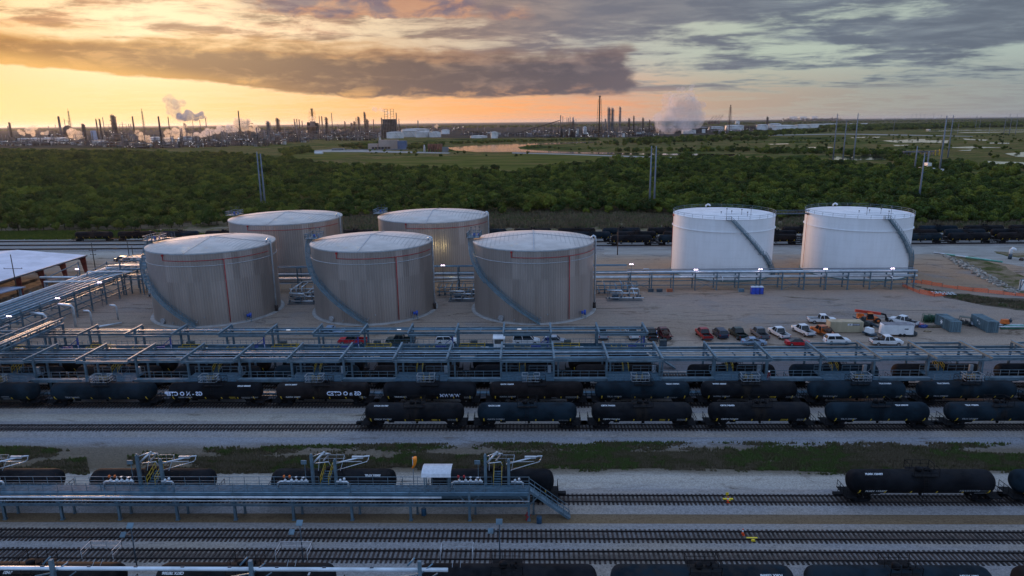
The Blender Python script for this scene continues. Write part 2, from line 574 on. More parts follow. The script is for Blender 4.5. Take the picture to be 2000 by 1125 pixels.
        col = b.mix(oil, col, (.085, .07, .06))
        g = b.add(b.mul(fine, 0.6), b.mul(grit, 0.4))
        col = b.mix(1.0, col, b.ramp(g, [(0.30, (.42, .42, .44)), (0.5, (1, 1, 1)), (0.72, (1.55, 1.55, 1.55))]), 'MULTIPLY')
    elif kind == 'dirt':
        a = b.noise(P, 0.25, 6.0, 0.7)
        col = b.ramp(a, [(0.35, (.07, .055, .042)), (0.5, (.13, .10, .075)), (0.65, (.055, .06, .035))])
        bp = b.n('ShaderNodeBump')
        bp.inputs['Strength'].default_value = 0.8
        bp.inputs['Distance'].default_value = 0.5
        b.t.links.new(b.noise(P, 0.9, 4.0), bp.inputs['Height'])
        b.t.links.new(bp.outputs[0], bs.inputs['Normal'])
    elif kind == 'roadway':
        a = b.noise(b.vmul(P, (0.4, 1.0, 1.0)), 0.2, 6.0, 0.65)
        f2 = b.noise(P, 4.0, 3.0, 0.75)
        col = b.ramp(a, [(0.3, (.25, .225, .19)), (0.5, (.36, .335, .30)), (0.7, (.42, .395, .36))])
        col = b.mix(1.0, col, b.ramp(f2, [(0.3, (.75, .75, .75)), (0.7, (1.2, 1.2, 1.2))]), 'MULTIPLY')
    elif kind == 'turf':
        a = b.noise(P, 0.12, 6.0, 0.7)
        f2 = b.noise(P, 3.0, 3.0, 0.8)
        col = b.ramp(a, [(0.32, (.05, .06, .022)), (0.43, (.10, .10, .04)), (0.50, (.20, .155, .10)), (0.66, (.30, .24, .17)), (0.75, (.08, .08, .03))])
        col = b.mix(1.0, col, b.ramp(f2, [(0.3, (.55, .55, .55)), (0.7, (1.4, 1.4, 1.4))]), 'MULTIPLY')
    b.put(bs.inputs['Base Color'], col)
    bs.inputs['Roughness'].default_value = rough
    bs.inputs['Specular IOR Level'].default_value = 0.0
    out = b.n('ShaderNodeOutputMaterial')
    b.t.links.new(bs.outputs[0], out.inputs[0])
    return m


def sheet(name, pts, z, m, kind='structure'):
    o = MB().poly([(p[0], p[1], z) for p in pts]).build(name, m)
    if o.data.polygons[0].normal.z < 0:
        o.data.flip_normals()
    return tag(o, kind=kind)


def pxsheet(name, px, z, m, extra=()):
    return sheet(name, [at(x, y, z) for x, y in px] + list(extra), z, m)


GM = {k: ground_mat(k, k) for k in ('yard', 'terrain', 'refinery', 'field', 'ballast', 'dirt', 'roadway', 'turf')}

sheet('terrain', [(-60000, -3000), (60000, -3000), (60000, 70000), (-60000, 70000)], -0.6, GM['terrain'])
sheet('gravel_ground', [(-420, 15), (420, 15), (420, 293), (-420, 293)], 0.0, GM['yard'])
sheet('grass_verge_ground', [(-420, 293), (420, 293), (520, 345), (-520, 345)], -0.02, GM['turf'])
pxsheet('industrial_ground', [(-260, 290), (0, 289), (300, 288), (470, 285), (560, 278), (600, 275), (640, 268), (760, 266), (900, 270), (1000, 269), (1290, 268), (1400, 262), (1530, 258), (1560, 250), (1500, 245), (-260, 256)], -0.3, GM['refinery'])
pxsheet('grass_field', [(690, 312), (830, 306), (1010, 301), (1200, 303), (1150, 318), (1060, 332), (980, 336), (820, 328), (740, 320)], -0.3, GM['field'])
pxsheet('grass_field', [(560, 300), (700, 293), (720, 300), (650, 312), (560, 312)], -0.32, GM['field'])

water_m = bpy.data.materials.new('water')
water_m.use_nodes = True
_b = NB(water_m.node_tree)
_bs = _b.n('ShaderNodeBsdfPrincipled')
_b.put(_bs.inputs['Base Color'], (.035, .038, .035))
_bs.inputs['Roughness'].default_value = 0.07
_bs.inputs['IOR'].default_value = 1.33
_bp = _b.n('ShaderNodeBump')
_bp.inputs['Strength'].default_value = 0.12
_bp.inputs['Distance'].default_value = 0.4
_g = _b.n('ShaderNodeNewGeometry')
_b.t.links.new(_b.noise(_g.outputs['Position'], 0.25, 3.0), _bp.inputs['Height'])
_b.t.links.new(_bp.outputs[0], _bs.inputs['Normal'])
_o = _b.n('ShaderNodeOutputMaterial')
_b.t.links.new(_bs.outputs[0], _o.inputs[0])


def wavy(px, amp=0.5, n=4):
    out = []
    rr = random.Random(len(px) * 7 + int(px[0][0]))
    for i in range(len(px)):
        a, b2 = px[i], px[(i + 1) % len(px)]
        for k in range(n):
            t = k / n
            out.append((a[0] + (b2[0] - a[0]) * t + rr.uniform(-3, 3) * amp, a[1] + (b2[1] - a[1]) * t + (rr.uniform(-.8, .8) * amp if k else 0)))
    return out


pxsheet('river_water', wavy([(872, 288), (930, 284), (1000, 281), (1080, 279), (1172, 276.6), (1175, 277.8), (1090, 281), (1040, 283), (1012, 287), (1016, 291), (1050, 294), (1120, 296.5),
                             (1240, 299), (1340, 300), (1450, 302), (1450, 304.5), (1330, 303), (1220, 301.8), (1100, 299.5), (1010, 297), (930, 297), (888, 294)], 0.5, 4), -0.2, water_m)
for px in ([(1617, 306), (1650, 305), (1740, 307), (1738, 311), (1680, 313), (1630, 313)],
           [(1722, 275), (1770, 272.6), (1806, 271.5), (1808, 273.5), (1852, 274), (1850, 279.5), (1800, 278), (1755, 279)],
           [(1880, 270.5), (1930, 273), (1925, 275), (1885, 273)], [(1932, 278.5), (1972, 279), (1970, 281), (1935, 280.5)],
           [(1962, 300), (2000, 297), (2060, 298), (2060, 308), (1985, 306)],
           [(1920, 314), (2000, 317), (2070, 318), (2070, 325), (1990, 323), (1940, 320)],
           [(1375, 305), (1430, 304), (1450, 301), (1360, 300)],
           [(1800, 255.5), (1900, 253), (2050, 253), (2050, 254.4), (1905, 255.2), (1820, 257)],
           [(1690, 301), (1738, 304), (1720, 308), (1680, 305)],
           [(1740, 303), (1800, 303.5), (1800, 306), (1745, 306)],
           [(1310, 270), (1345, 270), (1340, 271.5), (1312, 271.5)], [(1425, 268), (1500, 267.3), (1495, 269), (1430, 269.4)],
           [(1870, 258.5), (1995, 257), (2050, 257.6), (1990, 258.4), (1880, 259.6)],
           [(1560, 288), (1620, 286.5), (1630, 288.5), (1580, 290)], [(1840, 288), (1900, 286), (1960, 288), (1900, 290)], [(1500, 281), (1540, 280), (1545, 281.6), (1505, 282.6)], [(1660, 268), (1720, 267), (1715, 269), (1665, 269.6)],
           [(1744, 283), (1775, 283), (1772, 285), (1748, 285)], [(1870, 294), (1898, 292), (1895, 294.4)]):
    pxsheet('pond_water', wavy(px, 0.45, 4), -0.2, water_m)
pxsheet('dirt_path', [(1000, 297.5), (1100, 300), (1250, 305), (1390, 309), (1386, 310.6), (1240, 307), (1100, 302), (1000, 299.5)], -0.25, GM['roadway'])
pxsheet('dirt_path', [(560, 296), (655, 291.5), (880, 298), (875, 300), (700, 297), (640, 297)], -0.25, GM['roadway'])
pxsheet('dirt_path', [(1500, 263.5), (1640, 261), (1720, 262), (1900, 266), (1900, 266.8), (1700, 263.4), (1640, 262.3), (1500, 265)], -0.25, GM['roadway'])
# yard sheets east of the white tanks
pxsheet('road', [(1180, 483), (1800, 484), (2060, 481), (2300, 481), (2300, 488), (2040, 488), (1960, 491), (2060, 500), (2200, 520), (2180, 540), (2000, 521), (1930, 509), (1840, 496), (1740, 497), (1180, 497)], 0.012, GM['roadway'])
pxsheet('road', [(-300, 473), (0, 471), (150, 472), (300, 474), (300, 476.5), (0, 474.5), (-300, 476)], 0.012, GM['roadway'])
pxsheet('grass_patch', wavy([(1840, 497), (1900, 500), (1960, 520), (2010, 545), (2080, 570), (2060, 590), (1990, 575), (1930, 545), (1890, 515), (1850, 503)], 2), 0.016, GM['turf'])
pxsheet('grass_patch', wavy([(1940, 491), (1990, 494), (2060, 496), (2060, 503), (1985, 503), (1950, 496)], 1), 0.016, GM['turf'])
pxsheet('ditch_dirt', wavy([(1782, 556), (1800, 562), (1850, 572), (1920, 578), (2010, 584), (2100, 600), (2060, 616), (1960, 602), (1880, 588), (1820, 574)], 2), 0.016, GM['dirt'])


# ------------------------------------------------------------------ railway tracks
RAILM = mat('rail_steel', (.028, .022, .022), .6, .4, .1, 2)
TIE = mat('sleeper_wood', (.055, .034, .027), .9, 0, .25, 1.3)
TY = dict(a=67.8, b=71.75, c=79.8, d=101.3, e=110.4, f=118.9, g=124.4, h=265.6, i=275.0, j=284.6, z=60.2)


def track(y, x0, x1, gap=0.56, far=False, bw=3.0):
    t = bpy.data.objects.new('railway_track', None)
    COL.objects.link(t)
    t.location = (0, y, 0)
    tag(t, kind='structure')
    MB()._add([(x0, -bw, .004), (x1, -bw, .004), (x1, -1.6, .24), (x0, -1.6, .24), (x0, 1.6, .24), (x1, 1.6, .24), (x1, bw, .004), (x0, bw, .004)],
              [(0, 1, 2, 3), (3, 2, 5, 4), (4, 5, 6, 7)]).build('ballast_bed', GM['ballast'], t)
    mb = MB()
    rr = random.Random(int(y * 10))
    x = x0
    while x < x1:
        k = rr.uniform(-.05, .05)
        mb.box(x, x + .24, -1.32 + k, 1.32 + k, .2, .33)
        x += gap * rr.uniform(.94, 1.06)
    mb.build('sleepers', TIE, t)
    for s in (-1, 1):
        MB().box(x0, x1, s * .755 - .05, s * .755 + .05, .33, .50).build('rail', RAILM, t)


track(TY['z'], -110, 120)
track(TY['a'], -120, 130)
track(TY['b'], -120, 130)
track(TY['c'], -130, 150)
track(TY['d'], -180, 190)
track(TY['e'], -190, 200)
track(TY['f'], -190, 200)
track(TY['g'], -190, 40)
for k in 'hij':
    track(TY[k], -430, 420, .6)


# ------------------------------------------------------------------ vegetation
def inpoly(px, py, poly):
    inside = np.zeros(len(px), bool)
    n = len(poly)
    for i in range(n):
        x1, y1 = poly[i]
        x2, y2 = poly[(i + 1) % n]
        c = ((y1 > py) != (y2 > py)) & (px < (x2 - x1) * (py - y1) / ((y2 - y1) + 1e-12) + x1)
        inside ^= c
    return inside


def leafmat(name, c_dark, c_mid, c_light, solo=False):
    m = bpy.data.materials.new(name)
    m.use_nodes = True
    b = NB(m.node_tree)
    bs = b.n('ShaderNodeBsdfPrincipled')
    geo = b.n('ShaderNodeNewGeometry')
    oi = b.n('ShaderNodeObjectInfo')
    n1 = b.noise(geo.outputs['Position'], 0.45, 3.0, 0.6)
    n2 = b.noise(geo.outputs['Position'], 0.024, 5.0, 0.65)
    f = b.add(b.mul(n1, 0.40), b.add(b.mul(oi.outputs['Random'], 0.36), b.mul(n2, 0.46)))
    if solo:
        n3 = b.noise(b.vmul(geo.outputs['Position'], (.4, 1.0, 1.0)), 0.16, 5.0, 0.7)
        f = b.add(b.mul(n3, 1.0), b.add(b.mul(n1, 0.4), -0.1))
    b.put(bs.inputs['Base Color'], b.ramp(f, [(0.36, c_dark), (0.6, c_mid), (0.86, c_light)]) if not solo else b.ramp(f, [(0.50, c_dark), (0.60, c_mid), (0.66, c_light), (0.74, c_mid)]))
    bs.inputs['Roughness'].default_value = 0.8
    bs.inputs['Specular IOR Level'].default_value = 0.12
    tr = b.n('ShaderNodeBsdfTranslucent')
    b.put(tr.inputs[0], c_light)
    mx = b.n('ShaderNodeMixShader')
    mx.inputs[0].default_value = 0.10
    b.t.links.new(bs.outputs[0], mx.inputs[1])
    b.t.links.new(tr.outputs[0], mx.inputs[2])
    out = b.n('ShaderNodeOutputMaterial')
    b.t.links.new(mx.outputs[0], out.inputs[0])
    return m


LEAF = leafmat('leaves', (.017, .032, .010), (.060, .094, .018), (.20, .215, .030))
WEEDM = leafmat('weeds', (.19, .145, .10), (.13, .11, .06), (.10, .15, .04), True)
REEDM = leafmat('dry_reeds', (.12, .10, .065), (.22, .155, .10), (.09, .12, .045), True)
TRUNKM = mat('bark', (.06, .045, .03), .9, 0, .15, 3)


def crown_mesh(seed, n=520, tall=1.0):
    """leaf clusters spread over several overlapping lobes; unit: crown radius about 1"""
    rs = np.random.RandomState(seed)
    lobes = [(np.array([0, 0, .05]), .62)]
    for k in range(7):
        a = rs.uniform(0, 6.28)
        rr = rs.uniform(.35, .62)
        lobes.append((np.array([rr * math.cos(a), rr * math.sin(a), rs.uniform(-.3, .5) * tall]), rs.uniform(.30, .46)))
    vs = np.zeros((n, 4, 3))
    for i in range(n):
        c, r = lobes[rs.randint(len(lobes))]
        d = rs.normal(size=3)
        d[2] = d[2] * .9 + .25
        d /= np.linalg.norm(d)
        p = c + d * r * rs.uniform(.78, 1.08) * np.array([1, 1, .85 * tall])
        nrm = d + rs.normal(size=3) * .45
        nrm /= np.linalg.norm(nrm)
        u = np.cross(nrm, rs.normal(size=3))
        u /= np.linalg.norm(u)
        w = np.cross(nrm, u)
        s = rs.uniform(.05, .105)
        q = [(-1, -.6), (.7, -1), (1, .8), (-.6, 1)]
        for j, (a1, b1) in enumerate(q):
            vs[i, j] = p + (u * a1 + w * b1) * s * rs.uniform(.7, 1.2) + nrm * rs.uniform(-.03, .03)
    me = bpy.data.meshes.new('crown')
    me.from_pydata(vs.reshape(-1, 3).tolist(), [], [(4 * i, 4 * i + 1, 4 * i + 2, 4 * i + 3) for i in range(n)])
    me.materials.append(LEAF)
    return me


CROWNS = [crown_mesh(s, 900, t) for s, t in ((1, 1.0), (2, .85), (3, 1.2), (4, .95), (5, 1.1))]
tb = MB().tube([(0, 0, -1.9), (.03, .02, -.9), (-.02, 0, 0)], .06, 6, r2=.03)
for a in (0.3, 2.2, 4.1):
    tb.tube([(0, 0, -.9), (.3 * math.cos(a), .3 * math.sin(a), -.3), (.5 * math.cos(a), .5 * math.sin(a), .15)], .035, 5, r2=.012)
_tr = tb.build('trunk', TRUNKM)
TRUNK = _tr.data
bpy.data.objects.remove(_tr)

front = [(-200, 456), (0, 455), (250, 452), (450, 441), (700, 426), (1000, 421), (1250, 421), (1500, 431), (1800, 440), (2200, 440)]
back = [(2200, 376), (2000, 364), (1750, 341), (1600, 320), (1350, 316), (1180, 325), (1060, 337), (1000, 347), (760, 334), (640, 329), (560, 317), (500, 309), (300, 302), (0, 299), (-200, 299)]
fpoly = [tuple(at(x, y)[:2]) for x, y in front + back]
fx = [p[0] for p in fpoly]
fy = [p[1] for p in fpoly]
rs = np.random.RandomState(11)
pts = []
step = 5.0
gx, gy = np.meshgrid(np.arange(min(fx), max(fx), step), np.arange(min(fy), max(fy), step))
gx = gx.ravel() + rs.uniform(-2.5, 2.5, gx.size)
gy = gy.ravel() + rs.uniform(-2.5, 2.5, gy.size)
keep = inpoly(gx, gy, fpoly)
gx, gy = gx[keep], gy[keep]
# thin out so that small clearings open
keep = (np.sin(gx * .021 + 1.3) * np.sin(gy * .033) + rs.uniform(0, 1, gx.size) * 1.1) > -0.25
gx, gy = gx[keep], gy[keep]
order = np.argsort(gy + 0.0006 * gx * gx)
gx, gy = gx[order], gy[order]
rad = np.clip(rs.lognormal(1.08, .25, gx.size), 2.0, 6.8) * (1 + 0.18 * np.sin(gx * .013) * np.cos(gy * .017))
kind = rs.randint(0, 5, gx.size)
rotz = rs.uniform(0, 6.28, gx.size)
NIND = 290
TREE_L = 'broadleaf tree in the front ranks of the wood beyond the rail yard'
first_crown = {}
for i in range(NIND):
    r = float(rad[i])
    t = thing('tree', TREE_L, 'tree', (float(gx[i]), float(gy[i]), 0), float(rotz[i]), 'trees at the front of the wood')
    o = bpy.data.objects.new('crown', CROWNS[kind[i]])
    COL.objects.link(o)
    o.parent = t
    o.location = (0, 0, r * 1.15)
    o.scale = (r, r, r * .95)
    first_crown.setdefault(int(kind[i]), o)
    o = bpy.data.objects.new('trunk', TRUNK)
    COL.objects.link(o)
    o.parent = t
    o.location = (0, 0, r * 1.3)
    o.scale = (r, r, r * .72)


def scatter_object(name, P, S, K, RZ, protos, kind='stuff'):
    me = bpy.data.meshes.new(name)
    me.from_pydata([tuple(p) for p in P], [], [])
    for nm, arr in (('s', S), ('k', K), ('rz', RZ)):
        at_ = me.attributes.new(nm, 'FLOAT', 'POINT')
        at_.data.foreach_set('value', np.asarray(arr, dtype=np.float32))
    o = bpy.data.objects.new(name, me)
    COL.objects.link(o)
    ng = bpy.data.node_groups.new(name, 'GeometryNodeTree')
    ng.interface.new_socket('Geometry', in_out='INPUT', socket_type='NodeSocketGeometry')
    ng.interface.new_socket('Geometry', in_out='OUTPUT', socket_type='NodeSocketGeometry')
    L = ng.links
    gi = ng.nodes.new('NodeGroupInput')
    go = ng.nodes.new('NodeGroupOutput')
    jn = ng.nodes.new('GeometryNodeJoinGeometry')
    mp = ng.nodes.new('GeometryNodeMeshToPoints')
    L.new(gi.outputs[0], mp.inputs[0])

    def attr(nm):
        a = ng.nodes.new('GeometryNodeInputNamedAttribute')
        a.data_type = 'FLOAT'
        a.inputs['Name'].default_value = nm
        return a.outputs['Attribute']
    ks, ss, rzs = attr('k'), attr('s'), attr('rz')
    cz = ng.nodes.new('ShaderNodeCombineXYZ')
    L.new(rzs, cz.inputs[2])
    for i, pr in protos.items():
        cmp_ = ng.nodes.new('FunctionNodeCompare')
        cmp_.data_type = 'FLOAT'
        cmp_.operation = 'EQUAL'
        L.new(ks, cmp_.inputs[0])
        cmp_.inputs[1].default_value = float(i)
        cmp_.inputs['Epsilon'].default_value = 0.3
        oi = ng.nodes.new('GeometryNodeObjectInfo')
        oi.inputs['Object'].default_value = pr
        oi.transform_space = 'ORIGINAL'
        ip = ng.nodes.new('GeometryNodeInstanceOnPoints')
        L.new(mp.outputs[0], ip.inputs['Points'])
        L.new(cmp_.outputs[0], ip.inputs['Selection'])
        L.new(oi.outputs['Geometry'], ip.inputs['Instance'])
        e2r = ng.nodes.new('FunctionNodeEulerToRotation')
        L.new(cz.outputs[0], e2r.inputs[0])
        L.new(e2r.outputs[0], ip.inputs['Rotation'])
        L.new(ss, ip.inputs['Scale'])
        L.new(ip.outputs[0], jn.inputs[0])
    L.new(jn.outputs[0], go.inputs[0])
    md = o.modifiers.new('scatter', 'NODES')
    md.node_group = ng
    return tag(o, kind=kind)


wood = scatter_object('wood_canopy', np.stack([gx, gy, rad * 1.1 + .9], 1)[NIND:], rad[NIND:], kind[NIND:], rotz[NIND:], first_crown)
tag(wood, 'dense dark green wood stretching from the rail yard to the refinery', 'wood')

# scattered bushes and tree belts on the marsh
bp_, bs_ = [], []
RIVER = [tuple(at(x, y)[:2]) for x, y in ((860, 297), (865, 286), (930, 282), (1000, 279), (1080, 277), (1180, 275), (1180, 279), (1020, 286), (1030, 292), (1240, 297), (1460, 301), (1460, 306), (1200, 304), (1000, 299))]


def belt(poly, dens, r0=2.2, r1=5.0):
    g = [tuple(at(x, y)[:2]) for x, y in poly]
    xs = [p[0] for p in g]
    ys = [p[1] for p in g]
    area = (max(xs) - min(xs)) * (max(ys) - min(ys))
    n = int(min(area * dens, 60000))
    X = rs.uniform(min(xs), max(xs), n)
    Y = rs.uniform(min(ys), max(ys), n)
    k = inpoly(X, Y, g) & ~inpoly(X, Y, RIVER)
    for x, y in zip(X[k], Y[k]):
        r = rs.uniform(r0, r1)
        bp_.append((x, y, r * .75 - .6))
        bs_.append(r)


belt([(545, 296), (600, 288), (615, 297), (560, 306)], .012, 3, 5)
belt([(785, 288), (830, 283), (868, 281), (862, 288), (800, 292)], .006, 3, 6)
belt([(880, 280), (1000, 275.5), (1170, 272), (1170, 274.5), (1000, 278.5), (880, 282.5)], .0035, 3, 5)
belt([(660, 286), (740, 281), (800, 284), (700, 292)], .006, 3, 6)
belt([(1170, 281), (1300, 270), (1500, 270), (1500, 274), (1340, 279), (1200, 285)], .0022, 4, 8)
belt([(1200, 295), (1500, 291), (1500, 296), (1230, 298)], .0035, 3, 6)
belt([(1480, 294), (1640, 295), (1780, 300), (1760, 304), (1600, 302), (1480, 300)], .006, 3, 6)
belt([(1740, 322), (1860, 320), (1990, 330), (2100, 335), (2100, 350), (1900, 338), (1780, 332)], .010, 3, 5.5)
belt([(1730, 309), (1800, 308), (1810, 322), (1750, 326)], .010, 3, 5.5)
belt([(1600, 250), (1700, 247), (2050, 239), (2050, 247), (1900, 250), (1640, 257)], .0012, 8, 14)
belt([(1380, 265), (1560, 255), (1640, 258), (1500, 266)], .0008, 6, 10)
belt([(700, 306), (1450, 306), (2050, 310), (2050, 262), (1500, 268), (1000, 283), (700, 293)], .00035, 1.6, 4)
belt([(0, 252), (500, 250), (1100, 245), (1500, 239), (2000, 232), (2000, 236), (1500, 243), (1100, 249), (500, 255), (0, 257)], .00006, 7, 13)
bp_ = np.array(bp_)
scatter_object('marsh_shrubbery', bp_, np.array(bs_), rs.randint(0, 5, len(bp_)), rs.uniform(0, 6.28, len(bp_)), first_crown)


def tufts(name, m, pts, h0, h1, w=.35, z=0.0):
    n = len(pts)
    P = np.asarray(pts)
    V = np.zeros((n, 6, 3))
    a = rs.uniform(0, 6.28, n)
    h = rs.uniform(h0, h1, n)
    for j in range(2):
        aa = a + j * 1.6
        dx, dy = np.cos(aa) * w, np.sin(aa) * w
        lx, ly = rs.uniform(-.3, .3, n) * h, rs.uniform(-.3, .3, n) * h
        V[:, 3 * j, 0] = P[:, 0] - dx; V[:, 3 * j, 1] = P[:, 1] - dy; V[:, 3 * j, 2] = z
        V[:, 3 * j + 1, 0] = P[:, 0] + dx; V[:, 3 * j + 1, 1] = P[:, 1] + dy; V[:, 3 * j + 1, 2] = z
        V[:, 3 * j + 2, 0] = P[:, 0] + lx; V[:, 3 * j + 2, 1] = P[:, 1] + ly; V[:, 3 * j + 2, 2] = z + h
    me = bpy.data.meshes.new(name)
    me.from_pydata(V.reshape(-1, 3).tolist(), [], [(3 * i, 3 * i + 1, 3 * i + 2) for i in range(2 * n)])
    me.materials.append(m)
    o = bpy.data.objects.new(name, me)
    COL.objects.link(o)
    return tag(o, kind='stuff')


from mathutils import noise as mnoise


def pts_in(poly, n, thr=None, sx=.12, sy=.35):
    g = [tuple(at(x, y)[:2]) for x, y in poly]
    xs = [p[0] for p in g]
    ys = [p[1] for p in g]
    X = rs.uniform(min(xs), max(xs), n)
    Y = rs.uniform(min(ys), max(ys), n)
    k = inpoly(X, Y, g)
    X, Y = X[k], Y[k]
    if thr is not None:
        v = np.array([mnoise.fractal(Vector((x * sx, y * sy, .3)), 1.0, 2.0, 4) for x, y in zip(X, Y)])
        k = v + rs.uniform(-.22, .22, len(v)) > thr
        X, Y = X[k], Y[k]
    return np.stack([X, Y], 1)


w1 = pts_in([(250, 884), (330, 876), (700, 869), (1200, 864), (2050, 867), (2300, 870), (2300, 938), (1950, 924), (1650, 929), (1330, 918), (1150, 922), (800, 919), (440, 926), (250, 910)], 70000, .0)
w1b = pts_in([(330, 896), (700, 890), (1200, 884), (2050, 888), (2300, 890), (2300, 930), (1950, 919), (1650, 923), (1330, 913), (1150, 916), (800, 913), (440, 919)], 95000, -.55)
w1 = np.concatenate([w1, w1b])
w2 = pts_in([(-200, 872), (70, 874), (165, 884), (175, 928), (-200, 933)], 20000, -.08)
tufts('weeds', WEEDM, np.concatenate([w1, w2]), .10, .50, .16)
l1 = pts_in([(-200, 452), (0, 453), (350, 450), (430, 462), (200, 468), (-200, 469)], 16000)
tufts('long_grass', LEAF, l1, .3, 1.0, .5)
r1 = pts_in([(450, 440), (700, 414), (1000, 412), (1350, 412), (1560, 420), (1800, 430), (2100, 432), (2100, 446), (1300, 446), (450, 452)], 36000, -.15)
tufts('reeds', REEDM, r1, .8, 2.6, .7)
d1 = pts_in([(1800, 566), (1900, 580), (2010, 592), (2060, 612), (1900, 592)], 6000, -.1)
tufts('ditch_weeds', REEDM, d1, .2, .9, .3)


# ------------------------------------------------------------------ lettering
def text_mesh(body, size, m, bold=0.0, shear=0.0, space=1.0):
    cu = bpy.data.curves.new('lettering', 'FONT')
    cu.body = body
    cu.size = size
    cu.offset = bold
    cu.shear = shear
    cu.space_character = space
    cu.resolution_u = 2
    cu.align_x = 'CENTER'
    o = bpy.data.objects.new('lettering', cu)
    COL.objects.link(o)
    dg = bpy.context.evaluated_depsgraph_get()
    dg.update()
    me = bpy.data.meshes.new_from_object(o.evaluated_get(dg))
    bpy.data.objects.remove(o)
    bpy.data.curves.remove(cu)
    me.materials.clear()
    me.materials.append(m)
    return me


WHITE_L = mat('white_lettering', (.60, .61, .62), .6, 0, .02, 1)
GREY_L = mat('faded_lettering', (.34, .36, .38), .6, 0, .02, 1)


def wrap_text(parent, body, size, x, r, zc, phi, m=WHITE_L, name='lettering', mirror=False, bold=0.012, flip=False):
    """letters laid round a horizontal cylinder (axis x); phi = angle above the near side, degrees"""
    me = text_mesh(body, size, m, bold)
    for v in me.vertices:
        u, w = v.co.x, v.co.y
        if mirror: u = -u
        if flip: u, w = -u, -w
        ph = R(phi) + w / r
        v.co = (x + u, -(r + .012) * math.cos(ph), zc + (r + .012) * math.sin(ph))
    if mirror:
        me.flip_normals()
    o = bpy.data.objects.new(name, me)
    COL.objects.link(o)
    o.parent = parent
    return o


# ------------------------------------------------------------------ tank cars
def carmat(name, base, rough):
    m = bpy.data.materials.new(name)
    m.use_nodes = True
    b = NB(m.node_tree)
    bs = b.n('ShaderNodeBsdfPrincipled')
    tco = b.n('ShaderNodeTexCoord').outputs['Object']
    geo = b.n('ShaderNodeNewGeometry')
    oi = b.n('ShaderNodeObjectInfo')
    rnd = oi.outputs['Random']
    x, y, z = b.xyz(tco)
    pos = b.cxyz(b.add(x, b.mul(rnd, 90.0)), y, z)
    n1 = b.noise(b.vmul(pos, (1.0, 1.0, .15)), 1.1, 5.0, .65)
    n2 = b.noise(pos, .35, 4.0, .6)
    nz = b.xyz(geo.outputs['Normal'])[2]
    col = b.mix(b.step(n2, .38, .62), tuple(c * .7 for c in base), tuple(c * 1.35 + .002 for c in base))
    col = b.mix(b.mul(b.mul(b.step(nz, .35, .95), b.step(n1, .36, .62)), b.mul(rnd, .75)), col, (.030, .027, .026))
    spill = b.mul(b.mul(b.step(b.m('ABSOLUTE', b.add(x, .3)), 1.5, .5), b.step(n1, .42, .58)), b.step(rnd, .45, .75))
    col = b.mix(b.mul(spill, .8), col, (.030, .024, .020))
    rust = b.mul(b.step(n1, .60, .74), b.step(z, 2.6, 1.6, 0.0, .8))
    col = b.mix(rust, col, (.050, .030, .020))
    b.put(bs.inputs['Base Color'], col)
    b.put(bs.inputs['Roughness'], b.m('MULTIPLY_ADD', n1, .3, rough - .15))
    bs.inputs['Specular IOR Level'].default_value = .07
    out = b.n('ShaderNodeOutputMaterial')
    b.t.links.new(bs.outputs[0], out.inputs[0])
    return m


CARM = [carmat('tank_car_black', (.0075, .0085, .011), .74), carmat('tank_car_blue_black', (.008, .017, .025), .74), carmat('tank_car_brown_black', (.013, .010, .010), .8)]
CARU = mat('car_underframe', (.007, .007, .009), .8, .0, .25, 2, spec=.2)
YREF = mat('reflector_yellow', (.95, .66, .04), .5, 0, .05, 3)
CR, CZ = 1.5, 2.98


